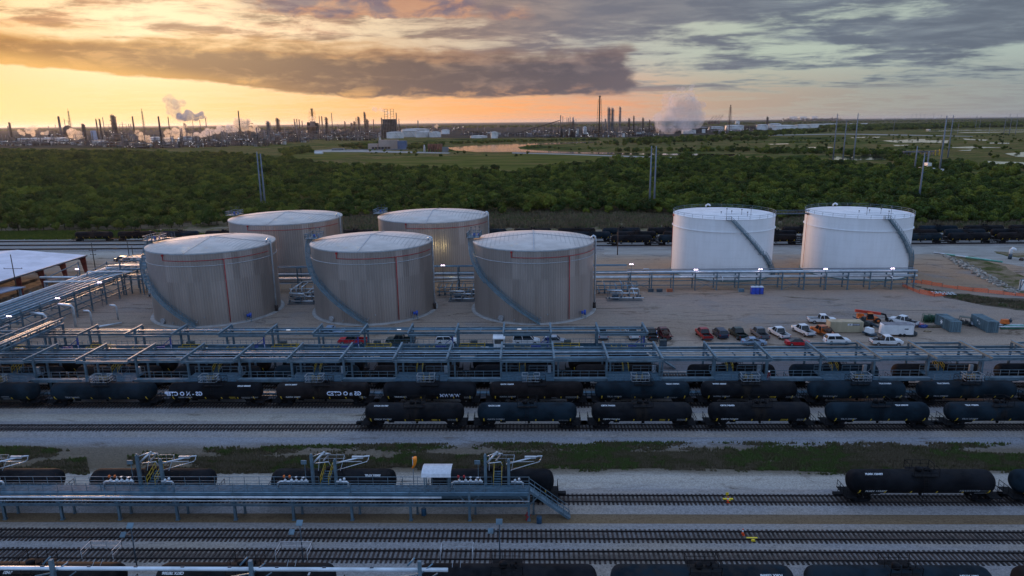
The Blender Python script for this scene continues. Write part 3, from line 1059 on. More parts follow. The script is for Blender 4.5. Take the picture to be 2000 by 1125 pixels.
def make_car(L, name='tank_car', detail=True):
    """L = length over couplers; axis along x, origin on the track centre at ground level"""
    t = bpy.data.objects.new(name, None)
    COL.objects.link(t)
    b = L - 2.3
    h = b / 2
    prof = [(.05, -h), (.55, -h + .06), (1.0, -h + .22), (1.32, -h + .5), (1.47, -h + .85), (CR, -h + 1.2)]
    rings = [(CR, x) for x in np.linspace(-h + 2.4, h - 2.4, 5)]
    MB().lathe(prof + rings + [(r, -x) for r, x in reversed(prof)], (0, 0, CZ), 'x', 28).build('tank', CARM[0], t)
    # manway with its housing and platform
    mb = MB()
    mb.lathe([(.42, 0), (.42, .42), (.36, .5), (.1, .56)], (-.35, 0, CZ + CR - .06), 'z', 12)
    mb.cyl((.55, 0, CZ + CR - .05), .24, .42, 10).cyl((.95, .25, CZ + CR - .05), .12, .5, 8).cyl((.95, -.25, CZ + CR - .05), .12, .36, 8)
    mb.build('manway', CARU, t)
    mb = MB()
    for s in (-1, 1):
        mb.box(-1.5, 1.6, s * .98 - .3, s * .98 + .3, CZ + CR - .22, CZ + CR - .17)
    mb.rail([(-1.5, -1.25, CZ + CR - .2), (-1.5, 1.25, CZ + CR - .2), (1.6, 1.25, CZ + CR - .2), (1.6, -1.25, CZ + CR - .2), (-1.5, -1.25, CZ + CR - .2)], 1.0, 1.0, .022)
    mb.build('top_platform', CARU, t)
    mb = MB()
    for s in (-1, 1):
        for x in (-.25, .25):
            mb.tube([(x, s * 1.3, CZ + CR - .3), (x, s * 1.62, CZ), (x, s * 1.5, .95)], .022, 4)
        for k in range(9):
            zz = 1.1 + k * .36
            mb.bar((-.25, s * 1.56, zz), (.25, s * 1.56, zz), .03)
    mb.build('ladder', CARU, t)
    # walkway edge rail, end sills, brake rigging
    mb = MB()
    for s in (-1, 1):
        e = h + .05
        mb.box(s * e - 1.5, s * e + 1.5, -.32, .32, .98, 1.32)
        mb.box(s * e + (-.9 if s > 0 else -.5), s * e + (.5 if s > 0 else .9), -1.45, 1.45, 1.28, 1.36)
        mb.rail([(s * (e + .45), -1.4, 1.34), (s * (e + .45), 1.4, 1.34)], 1.05, .9, .025)
        for yy in (-1, 1):
            mb.hexa([(s * (h - 2.3) - .15, yy * .5 - .1, .98), (s * (h - 2.3) + .15, yy * .5 - .1, .98), (s * (h - 2.3) + .15, yy * .5 + .1, .98), (s * (h - 2.3) - .15, yy * .5 + .1, .98)],
                    [(s * (h - 2.3) - .9, yy * .9 - .1, 2.0), (s * (h - 2.3) + .9, yy * .9 - .1, 2.0), (s * (h - 2.3) + .9, yy * .9 + .1, 2.0), (s * (h - 2.3) - .9, yy * .9 + .1, 2.0)])
            mb.bar((s * (h + .3), yy * 1.4, .7), (s * (h + .3), yy * 1.4, 1.4), .06)
    mb.tube([(-h + 2.2, -.95, 1.12), (h - 2.2, -.95, 1.12)], .03, 4)
    mb.lathe([(.18, 0), (.18, .9)], (-h + 3.6, .3, 1.15), 'x', 8)
    mb.cyl((.3, 0, 1.05), .2, .5, 8)
    mb.build('underframe', CARU, t)
    for s in (-1, 1):
        MB().bar((s * (h + .3), 0, 1.0), (s * (L / 2 - .1), 0, 1.0), .16).cbox((s * (L / 2 - .12), 0, 1.0), (.28, .34, .3)).build('coupler', CARU, t)
        mb = MB()
        xc = s * (h - 1.55)
        for yy in (-1, 1):
            mb.hexa([(xc - .5, yy * 1.0 - .09, .62), (xc + .5, yy * 1.0 - .09, .62), (xc + .5, yy * 1.0 + .09, .62), (xc - .5, yy * 1.0 + .09, .62)],
                    [(xc - 1.25, yy * 1.0 - .09, 1.02), (xc + 1.25, yy * 1.0 - .09, 1.02), (xc + 1.25, yy * 1.0 + .09, 1.02), (xc - 1.25, yy * 1.0 + .09, 1.02)])
            mb.cbox((xc - .86, yy * 1.02, .93), (.34, .24, .3)).cbox((xc + .86, yy * 1.02, .93), (.34, .24, .3))
        mb.box(xc - .2, xc + .2, -1.0, 1.0, .72, 1.0)
        tr = mb.build('truck', CARU, t)
        if detail:
            for dx in (-.86, .86):
                w = MB()
                for yy in (-.76, .76):
                    w.lathe([(.42, -.07), (.46, 0), (.42, .07)], (xc + dx, yy, .95), 'y', 14)
                w.tube([(xc + dx, -.9, .95), (xc + dx, .9, .95)], .08, 6)
                w.build('wheelset', CARU, tr)
        else:
            for dx in (-.86, .86):
                pass
    if detail:
        # vertical reflectors
        mb = MB()
        for i in range(6):
            x = -h + 1.1 + (2 * h - 2.2) * i / 5
            hh = .75 if i in (0, 5) else .45
            zb = 1.72 if i in (0, 5) else 1.85
            for s in (-1, 1):
                n = 3
                for k in range(n):
                    z0, z1 = zb + hh * k / n, zb + hh * (k + 1) / n
                    y0 = math.sqrt(max(CR ** 2 - (z0 - CZ) ** 2, .01)) + .015
                    y1 = math.sqrt(max(CR ** 2 - (z1 - CZ) ** 2, .01)) + .015
                    if s < 0:
                        mb.poly([(x - .08, -y0, z0), (x + .08, -y0, z0), (x + .08, -y1, z1), (x - .08, -y1, z1)])
                    else:
                        mb.poly([(x + .06, y0, z0), (x - .06, y0, z0), (x - .06, y1, z1), (x + .06, y1, z1)])
        mb.build('reflector_marking', YREF, t)
    return t


def place_car(proto, x, y, label, group, color=0, texts=()):
    r = dup(proto, (x, y, 0), 0.0, label)
    r['category'] = 'tank car'
    r['group'] = group
    r.name = 'tank_car'
    for c in r.children:
        if c.name.startswith('tank') and color:
            me = c.data.copy()
            me.materials[0] = CARM[color]
            c.data = me
    for tx in texts:
        tx(r)
    return r


def mark(s, x=None, L=18.3, m=WHITE_L, size=.46):
    h = (L - 2.3) / 2
    return lambda r: wrap_text(r, s, size, (-h + 3.1) if x is None else x, CR, CZ, -33, m, bold=.02)


def topmark(s, x, L=18.3, flip=True):
    return lambda r: wrap_text(r, s, .38, x, CR, CZ, 58, WHITE_L, flip=flip, bold=.02)


def panel(x, w, hh, z, m):
    def f(r):
        y0 = -math.sqrt(CR ** 2 - (z - CZ) ** 2) - .02
        y1 = -math.sqrt(CR ** 2 - (z + hh - CZ) ** 2) - .02
        MB()._add([(x - w / 2, y0, z), (x + w / 2, y0, z), (x + w / 2, y1, z + hh), (x - w / 2, y1, z + hh)], [(0, 1, 2, 3)]).build('placard', m, r)
    return f


def graffiti(s, x, size=1.0, phi=-12):
    return lambda r: wrap_text(r, s, size, x, CR, CZ, phi, GRAF, 'graffiti', bold=.035, mirror=True)


def lines(x, n=3, w=1.4, z=1.9):
    """block of small stencilled lines"""
    def f(r):
        mb = MB()
        rr = random.Random(int(x * 10))
        for i in range(n):
            zz = z + .17 * i
            yy = -math.sqrt(CR ** 2 - (zz - CZ) ** 2) - .02
            y2 = -math.sqrt(CR ** 2 - (zz + .09 - CZ) ** 2) - .02
            xx = x
            while xx < x + w:
                d = rr.uniform(.1, .3)
                mb._add([(xx, yy, zz), (xx + d, yy, zz), (xx + d, y2, zz + .09), (xx, y2, zz + .09)], [(0, 1, 2, 3)])
                xx += d + .07
        mb.build('stencilled_data', GREY_L, r)
    return f


GRAF = mat('graffiti_white', (.70, .76, .92), .6, 0, .05, 2)
YPL = mat('yellow_placard', (.66, .46, .03), .6, 0, .15, 4)
P183, P200, P196 = make_car(18.2), make_car(20.6), make_car(18.55)
P_far = make_car(18.3, detail=True)
WHT = mat('placard_white', (.50, .54, .58), .6, 0, .1, 4)

# row nearest the camera with a full view (track d)
GB = 'tank cars standing in the short row in front of the loading rack'
rowB = [
    (-18.1, 0, 'black tank car at the head of the front row, nearest the empty track', [mark('CTCX 731787'), topmark('CTCX 731787', -5.2, flip=False), panel(.6, .8, .5, 1.75, YPL), panel(3.3, .9, .42, 1.9, YPL), lines(5.4)]),
    (-.1, 1, 'blue-black tank car, second in the front row', [mark('GATX 218881', m=GREY_L), topmark('GATX 2188', -5.2, flip=False), lines(5.0, 2)]),
    (18.1, 0, 'black tank car, third in the front row, white numbers by its first yellow stripe', [mark('CBTX 742436'), topmark('CBTX 744436', -5.4, flip=False), panel(3.1, .9, .45, 1.85, YPL), lines(5.4)]),
    (36.6, 0, 'black tank car, fourth in the front row, with a yellow placard', [mark('CBTX 742453'), topmark('CBTX 742453', -5.2, flip=False), panel(3.5, .9, .45, 1.85, YPL), lines(5.6)]),
    (55.1, 1, 'dark blue tank car, fifth in the front row', [mark('TILX 290747', m=GREY_L), topmark('TILX 290747', 3.4, flip=False)]),
    (73.8, 1, 'blue tank car with black patches, last visible in the front row', [mark('TILX 254659', m=GREY_L), topmark('TILX 192594', -4.5, flip=False)]),
]
for x, c, lab, tx in rowB:
    place_car(P183, x, TY['d'], lab, GB, c, tx)
place_car(P183, 92.2, TY['d'], 'tank car out at the far east end of the front row', GB, 0)

GA = 'tank cars in the long row against the front of the loading rack'
endsA = [-122.6, -103.6, -84.4, -63.8, -44.8, -26.2, -7.6, 10.6, 28.8, 46.9, 65.3, 83.9, 102.4]
infoA = [
    (0, 'tank car at the west end of the rack row, cut by the picture edge', []),
    (1, 'blue-black tank car in the rack row with a small white panel low on its side', [panel(3.2, 1.4, .6, 1.9, WHT)]),
    (1, 'blue-black tank car in the rack row just west of the graffiti car with yellow placard', [mark('TILX 516062', m=GREY_L), ]),
    (0, 'black tank car with large white graffiti at its west end', [graffiti('GS - N O CTEP', -5.0, 1.0), mark('GATX 200008', m=GREY_L, size=.4), panel(3.3, 1.1, .5, 1.85, YPL), topmark('209088 XTAG', 5.4), lines(4.9, 3), lines(6.6, 2, 1.0, 2.1)]),
    (2, 'black tank car with white graffiti at its east end, under a gangway', [graffiti('G5 n O CTED', 4.0, 1.0), mark('GATX 10897', m=WHITE_L), topmark('GATX 20897', -5.3, flip=False), lines(6.6, 3, 1.0, 2.0)]),
    (0, 'black tank car with mauve graffiti letters above its east truck', [mark('TRINIDAD'), graffiti('WWWM', 3.6, .9, -28), lines(6.0, 3)]),
    (2, 'black tank car with faint red letters beside the cage gangway', [mark('GATX 209507', m=GREY_L), topmark('GATX 126029', -5.0, flip=False), lines(2.6, 2, .8), lines(5.0, 3, 2.2)]),
    (1, 'blue tank car in the rack row beside the third cage gangway', [mark('TILX 193042', m=GREY_L), topmark('TEOX 194754', 5.0, flip=False), lines(3.6, 2, 2.0)]),
    (0, 'black tank car with a worker on the gangway above it', [mark('WTFX 100067', m=GREY_L), topmark('WTFX 100067', -5.2, flip=False), panel(3.7, .9, .45, 1.85, YPL), lines(6.0, 3)]),
    (1, 'blue-black tank car just east of the worker on the gangway', [mark('TILX 516424', m=GREY_L), topmark('TILX 516424', 4.4, flip=False), lines(6.2, 3, .9)]),
    (1, 'blue-black tank car near the east edge in the rack row', [mark('TILX 290042', m=GREY_L), topmark('TILX 290412', -4.4, flip=False)]),
    (1, 'tank car at the east end of the rack row, cut by the picture edge', []),
]
for i, (c, lab, tx) in enumerate(infoA):
    a, b2 = endsA[i], endsA[i + 1]
    place_car(P196 if b2 - a < 19.5 else P200, (a + b2) / 2, TY['e'], lab, GA, c, tx)

GC = 'tank cars under the pipe bundle of the front loading rack'
for i in range(13):
    x = -113.5 + 18.6 * i + (2.0 if i > 7 else 0)
    place_car(P183, x, TY['f'] - .1, f'tank car under the pipe bundle, {ORD[i]} from the west end of its row', GC, [2, 0, 2, 0, 1][i % 5])
GD = 'tank cars between the two loading racks'
for i in range(8):
    x = -113 + 18.4 * i
    place_car(P183, x, TY['g'], f'tank car on the track between the two loading racks, {ORD[i]} from the west', GD, [0, 2][i % 2])

GE = 'tank cars standing at the front loading platform'
for (x, P, lab, tx) in [(-70.2, P200, 'tank car at the front platform, west end, cut by the picture edge', []),
                        (-48.9, P196, 'tank car at the front platform between the first two pairs of loading arms', []),
                        (-25.2, P196, 'tank car at the front platform ending west of the windsock', [topmark('50056 XTGL', 5.3)]),
                        (-4.6, P183, 'last tank car at the front platform, beside the steel stairs', [])]:
    place_car(P, x, TY['c'], lab, GE, 0, tx)
place_car(P200, 49.9, TY['c'], 'long black tank car alone on the empty stretch east of the platform stairs', 'tank cars east of the front platform', 0,
          [mark('PLMX 133497', L=20.6), topmark('PLMX 133497', -6.2, flip=False), panel(7.2, 1.5, .6, 1.8, WHT), lines(4.3, 2, 2.4, 2.25), panel(-2.0, 1.0, .12, 1.7, YPL)])
place_car(P200, 70.6, TY['c'], 'tank car at the east edge coupled to the long black one', 'tank cars east of the front platform', 1)

GZ = 'tank cars in the row at the very front of the view'
for x, P, c, lab, tx in [(-50.6, P200, 0, 'tank car at the very front under the white pipe, west end', [topmark('AGFX 730421', -1.5)]),
                         (-28.8, P200, 0, 'tank car at the very front under the middle of the white pipe', [topmark('CBTX 787506', -7.0), topmark('//', 6.8)]),
                         (-2.2, P200, 0, 'tank car at the very front past the end of the white pipe', []),
                         (17.4, P200, 1, 'very front tank car with white numbers on its east shoulder', [topmark('FURX 133098', 6.6)]),
                         (36.9, P200, 1, 'very front tank car second from the east edge', [topmark('1001 XTLM', 6.4)]),
                         (57.6, P200, 2, 'very front tank car cut by the east edge', [])]:
    place_car(P, x, TY['z'], lab, GZ, c, tx)

ROWN = {'h': ('tank cars in the nearest row of the far yard', 'nearest row of the far yard'), 'i': ('tank cars in the middle row of the far yard', 'middle row of the far yard'), 'j': ('tank cars in the rear row of the far yard', 'rear row of the far yard')}
for k, xs, n in (('h', 41.0, 11), ('i', 26.0, 12), ('j', -184.5, 24)):
    x = xs
    for i in range(n):
        if k == 'j' and x > 250:
            break
        place_car(P_far, x, TY[k], f'tank car in the {ROWN[k][1]}, {ORD[i]} from its west end', ROWN[k][0], [0, 1, 0, 2, 1][(i + len(k) + ord(k)) % 5],
                  [lines(-6, 1, 1.5)] if (i % 3 == 0 and k == 'h') else [])
        x += 18.45 + ((i * 7) % 5) * .12
for p in (P183, P200, P196, P_far):
    for c in list(p.children):
        for g in list(c.children):
            bpy.data.objects.remove(g)
        bpy.data.objects.remove(c)
    bpy.data.objects.remove(p)


# ------------------------------------------------------------------ storage tanks
def cladmat(name, base, roof=False):
    m = bpy.data.materials.new(name)
    m.use_nodes = True
    b = NB(m.node_tree)
    bs = b.n('ShaderNodeBsdfPrincipled')
    tc = b.n('ShaderNodeTexCoord').outputs['Object']
    x, y, z = b.xyz(tc)
    ang = b.m('ARCTAN2', x, y)
    if not roof:
        k = b.mul(ang, 15.6)
        sheets = b.noise(b.cxyz(b.m('FLOOR', b.mul(k, .55)), b.m('FLOOR', b.mul(z, .09)), 0.0), 1.7, 1.0)
        streak = b.noise(b.cxyz(b.mul(k, 1.2), b.mul(z, .05), 0.0), 1.0, 5.0, .7)
        big = b.noise(tc, .09, 4.0, .6)
        f = b.add(b.mul(sheets, .52), b.add(b.mul(streak, .22), b.mul(big, .26)))
        col = b.ramp(f, [(.34, tuple(c * .76 for c in base)), (.5, base), (.66, tuple(min(1, c * 1.2) for c in base))])
        ribs = b.m('SINE', b.mul(k, 2 * math.pi / .62))
        col = b.mix(b.step(ribs, .55, 1.0, 0, .24), col, tuple(c * .45 for c in base))
        b.put(bs.inputs['Roughness'], b.step(sheets, .3, .7, .28, .5))
        bs.inputs['Metallic'].default_value = .62
        bp = b.n('ShaderNodeBump')
        bp.inputs['Strength'].default_value = .55
        bp.inputs['Distance'].default_value = .05
        b.t.links.new(ribs, bp.inputs['Height'])
        b.t.links.new(bp.outputs[0], bs.inputs['Normal'])
    else:
        # roof panels: seams in four quadrants, laid across the slope
        ax, ay = b.m('ABSOLUTE', x), b.m('ABSOLUTE', y)
        u = b.mix(b.step(b.sub(ax, ay), -.01, .01), b.cxyz(y, 0.0, 0.0), b.cxyz(x, 0.0, 0.0))
        seam = b.m('SINE', b.mul(b.xyz(u)[0], 2 * math.pi / 1.1))
        nz = b.noise(tc, .25, 5.0, .65)
        col = b.mix(b.step(nz, .3, .7), tuple(c * .86 for c in base), tuple(min(1, c * 1.08) for c in base))
        col = b.mix(b.step(seam, .5, 1.0, 0, .5), col, tuple(c * .55 for c in base))
        bs.inputs['Roughness'].default_value = .75
        bs.inputs['Metallic'].default_value = .0
        bs.inputs['Specular IOR Level'].default_value = .25
    b.put(bs.inputs['Base Color'], col)
    out = b.n('ShaderNodeOutputMaterial')
    b.t.links.new(bs.outputs[0], out.inputs[0])
    return m


CLAD = cladmat('ribbed_cladding', (.44, .375, .335))
CROOF = cladmat('roof_panels', (.70, .62, .56), True)
CAPM = mat('cladding_flashing', (.50, .51, .53), .45, .5, .06, 1)
def white_shell():
    m = bpy.data.materials.new('white_tank_paint')
    m.use_nodes = True
    b = NB(m.node_tree)
    bs = b.n('ShaderNodeBsdfPrincipled')
    tc = b.n('ShaderNodeTexCoord').outputs['Object']
    x, y, z = b.xyz(tc)
    ang = b.mul(b.m('ARCTAN2', x, y), 15.6)
    streak = b.noise(b.cxyz(b.mul(ang, .8), b.mul(z, .07), 0.0), 1.0, 6.0, .7)
    big = b.noise(tc, .12, 4.0, .6)
    row = b.m('FLOOR', b.mul(z, 1 / 2.4))
    seam = b.step(b.m('PINGPONG', z, 1.2), .05, .0)
    vs_ = b.step(b.m('PINGPONG', b.add(ang, b.mul(row, 3.1)), 4.6), .05, .0)
    col = b.mix(b.step(b.add(b.mul(streak, .6), b.mul(big, .4)), .38, .62), (.79, .785, .78), (.86, .86, .86))
    col = b.mix(b.mul(b.m('MAXIMUM', seam, vs_), .35), col, (.52, .51, .50))
    col = b.mix(b.mul(b.step(streak, .62, .78), b.step(z, 4, 16, .22, .10)), col, (.50, .43, .36))
    b.put(bs.inputs['Base Color'], col)
    bs.inputs['Roughness'].default_value = .42
    out = b.n('ShaderNodeOutputMaterial')
    b.t.links.new(bs.outputs[0], out.inputs[0])
    return m


ROUND = white_shell()
ROOFW = mat('white_roof_paint', (.80, .80, .81), .5, 0, .05, .25)


def helix(cx_, r, a0, a1, z0, z1, n):
    return [Vector((r * math.sin(R(a0 + (a1 - a0) * i / n)), -r * math.cos(R(a0 + (a1 - a0) * i / n)), z0 + (z1 - z0) * i / n)) for i in range(n + 1)]


def spiral_stair(t, r, a0, a1, z0, z1, n, m, landings=()):
    """a = degrees from the side facing the camera, east positive"""
    zs = []
    mb = MB()
    inn, outp = helix(0, r + .18, a0, a1, z0, z1, n), helix(0, r + 1.35, a0, a1, z0, z1, n)
    for i in range(n):
        for L in (inn, outp):
            mb.bar(L[i], L[i + 1], .07, .28)
        a, b2 = inn[i], outp[i]
        mb.hexa([a, b2, outp[i].lerp(outp[i + 1], .45), inn[i].lerp(inn[i + 1], .45)],
                [p + Vector((0, 0, .05)) for p in (a, b2, outp[i].lerp(outp[i + 1], .45), inn[i].lerp(inn[i + 1], .45))])
        if i % 6 == 0 and i:
            mb.bar(inn[i] - Vector((0, 0, .1)), outp[i] - Vector((0, 0, .1)), .09)
            d = Vector((inn[i].x, inn[i].y, 0)).normalized()
            mb.bar(outp[i] - Vector((0, 0, .15)), d * r + Vector((0, 0, inn[i].z - 1.0)), .07)
    st = mb.build('stair', m, t)
    mb = MB()
    for L in (outp, inn):
        for i in range(0, n + 1, 3):
            mb.bar(L[i], L[i] + Vector((0, 0, 1.15)), .075)
        for i in range(n):
            for h in (.55, 1.1):
                mb.bar(L[i] + Vector((0, 0, h)), L[i + 1] + Vector((0, 0, h)), .07)
    mb.build('stair_rail', m, t)


STAIRM = mat('stair_blue_steel', (.17, .26, .31), .6, .2, .1, 1)


def ring_arc(mb, r, z, a0, a1, rr, n=40, seg=5):
    pts_ = [(r * math.sin(R(a0 + (a1 - a0) * i / n)), -r * math.cos(R(a0 + (a1 - a0) * i / n)), z) for i in range(n + 1)]
    mb.tube(pts_, rr, seg)


def clad_tank(label, cx, cy, r, H, stair=True, faceoff=0, mixer=True, band=True):
    """faceoff: rotation of the fittings so they stand where the photo shows them (deg)"""
    t = thing('storage_tank', label, 'storage tank', (cx, cy, 0), 0, 'ribbed metal storage tanks')
    MB().lathe([(r, 0), (r, H)], (0, 0, 0), 'z', 128, True, False, False).build('shell', CLAD, t)
    MB().lathe([(r + .12, H - .12), (r + .12, H + .04), (r * .5, H + .84), (.25, H + 1.64)], (0, 0, 0), 'z', 96, True, True, False).build('roof', CROOF, t)
    mb = MB()
    mb.lathe([(r + .13, H - .3), (r + .16, H - .1), (r + .13, H + .06)], (0, 0, 0), 'z', 96, True, False, False)
    for q in range(4):
        a = R(90 * q + faceoff)
        mb.bar((0, 0, H + 1.72), ((r) * math.sin(a), -(r) * math.cos(a), H + .14), .26, .08)
    mb.cyl((0, 0, H + 1.55), .5, .25, 12)
    mb.build('roof_flashing', CAPM, t)
    if band:
        mb = MB()
        ring_arc(mb, r + .14, H - 3.1, -180, 180, .09, 96)
        mb.build('wind_girder', CAPM, t)
    # red foam line: riser and part ring
    mb = MB()
    f = faceoff
    ring_arc(mb, r + .25, H - 1.75, f - 20, f + 80, .085, 40)
    a = R(f - 20)
    mb.bar(((r + .25) * math.sin(a), -(r + .25) * math.cos(a), H - 1.75), ((r + .25) * math.sin(a), -(r + .25) * math.cos(a), H - .6), .16)
    mb.cbox(((r + .25) * math.sin(a), -(r + .25) * math.cos(a), H - .5), (.4, .4, .45))
    a = R(f + 33)
    if mixer:
        mb.tube([((r + .25) * math.sin(a), -(r + .25) * math.cos(a), H - 1.75), ((r + .25) * math.sin(a), -(r + .25) * math.cos(a), .6)], .1, 6)
    mb.build('foam_line', RED, t)
    # overflow pipe with goose neck
    a = R(f + 84)
    s, c = math.sin(a), -math.cos(a)
    mb = MB()
    pr = r + .45
    mb.tube([((pr - 1.1) * s, (pr - 1.1) * c, H + .3), ((pr - 1.0) * s, (pr - 1.0) * c, H + .9), ((pr - .55) * s, (pr - .55) * c, H + 1.25), ((pr - .1) * s, (pr - .1) * c, H + .95), (pr * s, pr * c, H + .4), (pr * s, pr * c, 1.6)], .25, 8)
    for z in (4, 7.5, 11, 14.5):
        mb.cyl((pr * s, pr * c, z), .27, .12, 8)
    mb.build('vent_pipe', PIPE_W, t)
    MB().cyl((pr * s, pr * c, 0), .42, 1.7, 10).build('vent_pot', mat('vent_pot_dark', (.05, .035, .03), .8, 0, .2, 2), t)
    # platform by the eave with instruments
    a0 = f - 98
    mb = MB()
    P = []
    for da, rr_ in ((-6, r - 1.6), (13, r - 1.6), (13, r + 1.7), (-6, r + 1.7)):
        a = R(a0 + da)
        P.append(Vector((rr_ * math.sin(a), -rr_ * math.cos(a), H + .75)))
    mb.hexa(P, [p + Vector((0, 0, .12)) for p in P])
    pl = mb.build('roof_platform', STEEL, t)
    MB().rail([p + Vector((0, 0, .12)) for p in P + P[:1]], 1.15, 1.0, .055).build('handrail', STEEL, pl)
    mb = MB()
    c0 = (P[0] + P[2]) / 2
    mb.cyl((c0.x, c0.y, H + .8), .35, .9, 10).cyl((c0.x + 1.0, c0.y + .5, H + .8), .2, .7, 8)
    mb.build('gauge_box', BLUE, pl)
    mb = MB()
    for d in ((-.8, -.4), (1.3, .9), (.2, 1.2)):
        mb.bar((c0.x + d[0], c0.y + d[1], H + .8), (c0.x + d[0], c0.y + d[1], H + 3.1), .06)
        mb.cbox((c0.x + d[0], c0.y + d[1], H + 3.15), (.45, .2, .16))
    mb.build('lamp_post', STEEL_D, pl)
    if stair:
        mid = f - 46
        spiral_stair(t, r, f - 92, mid, H + .6, 9.4, 44, STAIRM)
        spiral_stair(t, r, mid + 2.6, f + 5, 9.4, .2, 44, STAIRM)
        mb = MB()
        a_, b_ = helix(0, r + .15, mid, mid + 2.6, 9.4, 9.4, 1), helix(0, r + 1.1, mid, mid + 2.6, 9.4, 9.4, 1)
        mb.hexa([a_[0], a_[1], b_[1], b_[0]], [p + Vector((0, 0, .08)) for p in (a_[0], a_[1], b_[1], b_[0])])
        mb.build('stair_landing', STAIRM, t)
    if mixer:
        a = R(f + 50)
        s, c = math.sin(a), -math.cos(a)
        mb = MB()
        q = MB()
        q.cyl(((r + .05) * s, (r + .05) * c - .35, 1.35), .3, .3, 10)
        mb.lathe([(.2, 0), (.32, .15), (.32, .8), (.2, .95)], ((r + .2) * s, (r + .2) * c - 1.1, 1.6), 'y', 10)
        mb.cyl(((r + .6) * s + .3, (r + .6) * c - .4, 1.0), .28, 1.2, 10)
        mb.cbox(((r + .6) * s - .35, (r + .6) * c - .2, 1.5), (.5, .5, .7))
        mx = mb.build('mixer_motor', BLUE, t)
        MB().bar(((r + .5) * s - .5, (r + .5) * c - .9, 0), ((r + .5) * s - .5, (r + .5) * c - .9, 1.4), .12).bar(((r + .5) * s + .6, (r + .5) * c - .9, 0), ((r + .5) * s + .6, (r + .5) * c - .9, 1.4), .12).build('mixer_stand', STAIRM, mx)
        a = R(f - 31)
        s, c = math.sin(a), -math.cos(a)
        d = Vector((s, c, 0))
        mb = MB()
        p = Vector((r * s, r * c, 1.0))
        for k in range(16):
            pass
        mb.tube([p - d * .2, p + d * .35], .62, 14)
        mb.tube([p + d * .35, p + d * .42], .72, 14)
        mb.build('manway_cover', CAPM, t)
        mb = MB()
        for aa, z in ((f - 31, 1.0), (f - 34, .8), (f + 6, 1.7), (f + 12, 2.4), (f + 5, 1.2), (f - 18, .9)):
            s2, c2 = math.sin(R(aa)), -math.cos(R(aa))
            mb.tube([(r * s2, r * c2, z), ((r + .35) * s2, (r + .35) * c2, z)], .13, 8)
        mb.build('nozzle', GALV, t)
    mb = MB()
    mb.lathe([(r + .9, .004), (r + .8, .22), (r + .02, .24)], (0, 0, 0), 'z', 96, False, False, False)
    mb.build('ring_footing', CONC, t)
    return t


clad_tank('ribbed grey tank at the left end of the front row, tallest in the view', -82.0, 174.0, 15.6, 18.2)
clad_tank('ribbed grey tank in the middle of the three front tanks', -40.4, 175.4, 15.6, 18.2)
clad_tank('ribbed grey tank of the front row nearest the open yard and parked trucks', 1.7, 175.4, 15.6, 18.2)
clad_tank('ribbed tank with a pinkish sheen behind the left front tanks', -78.9, 221.8, 17.8, 18.4, stair=False, mixer=False, band=False)
clad_tank('ribbed tank behind the gap of the middle and right front tanks, lamp glow on it', -30.8, 223.8, 17.9, 18.4, stair=False, mixer=False, band=False)


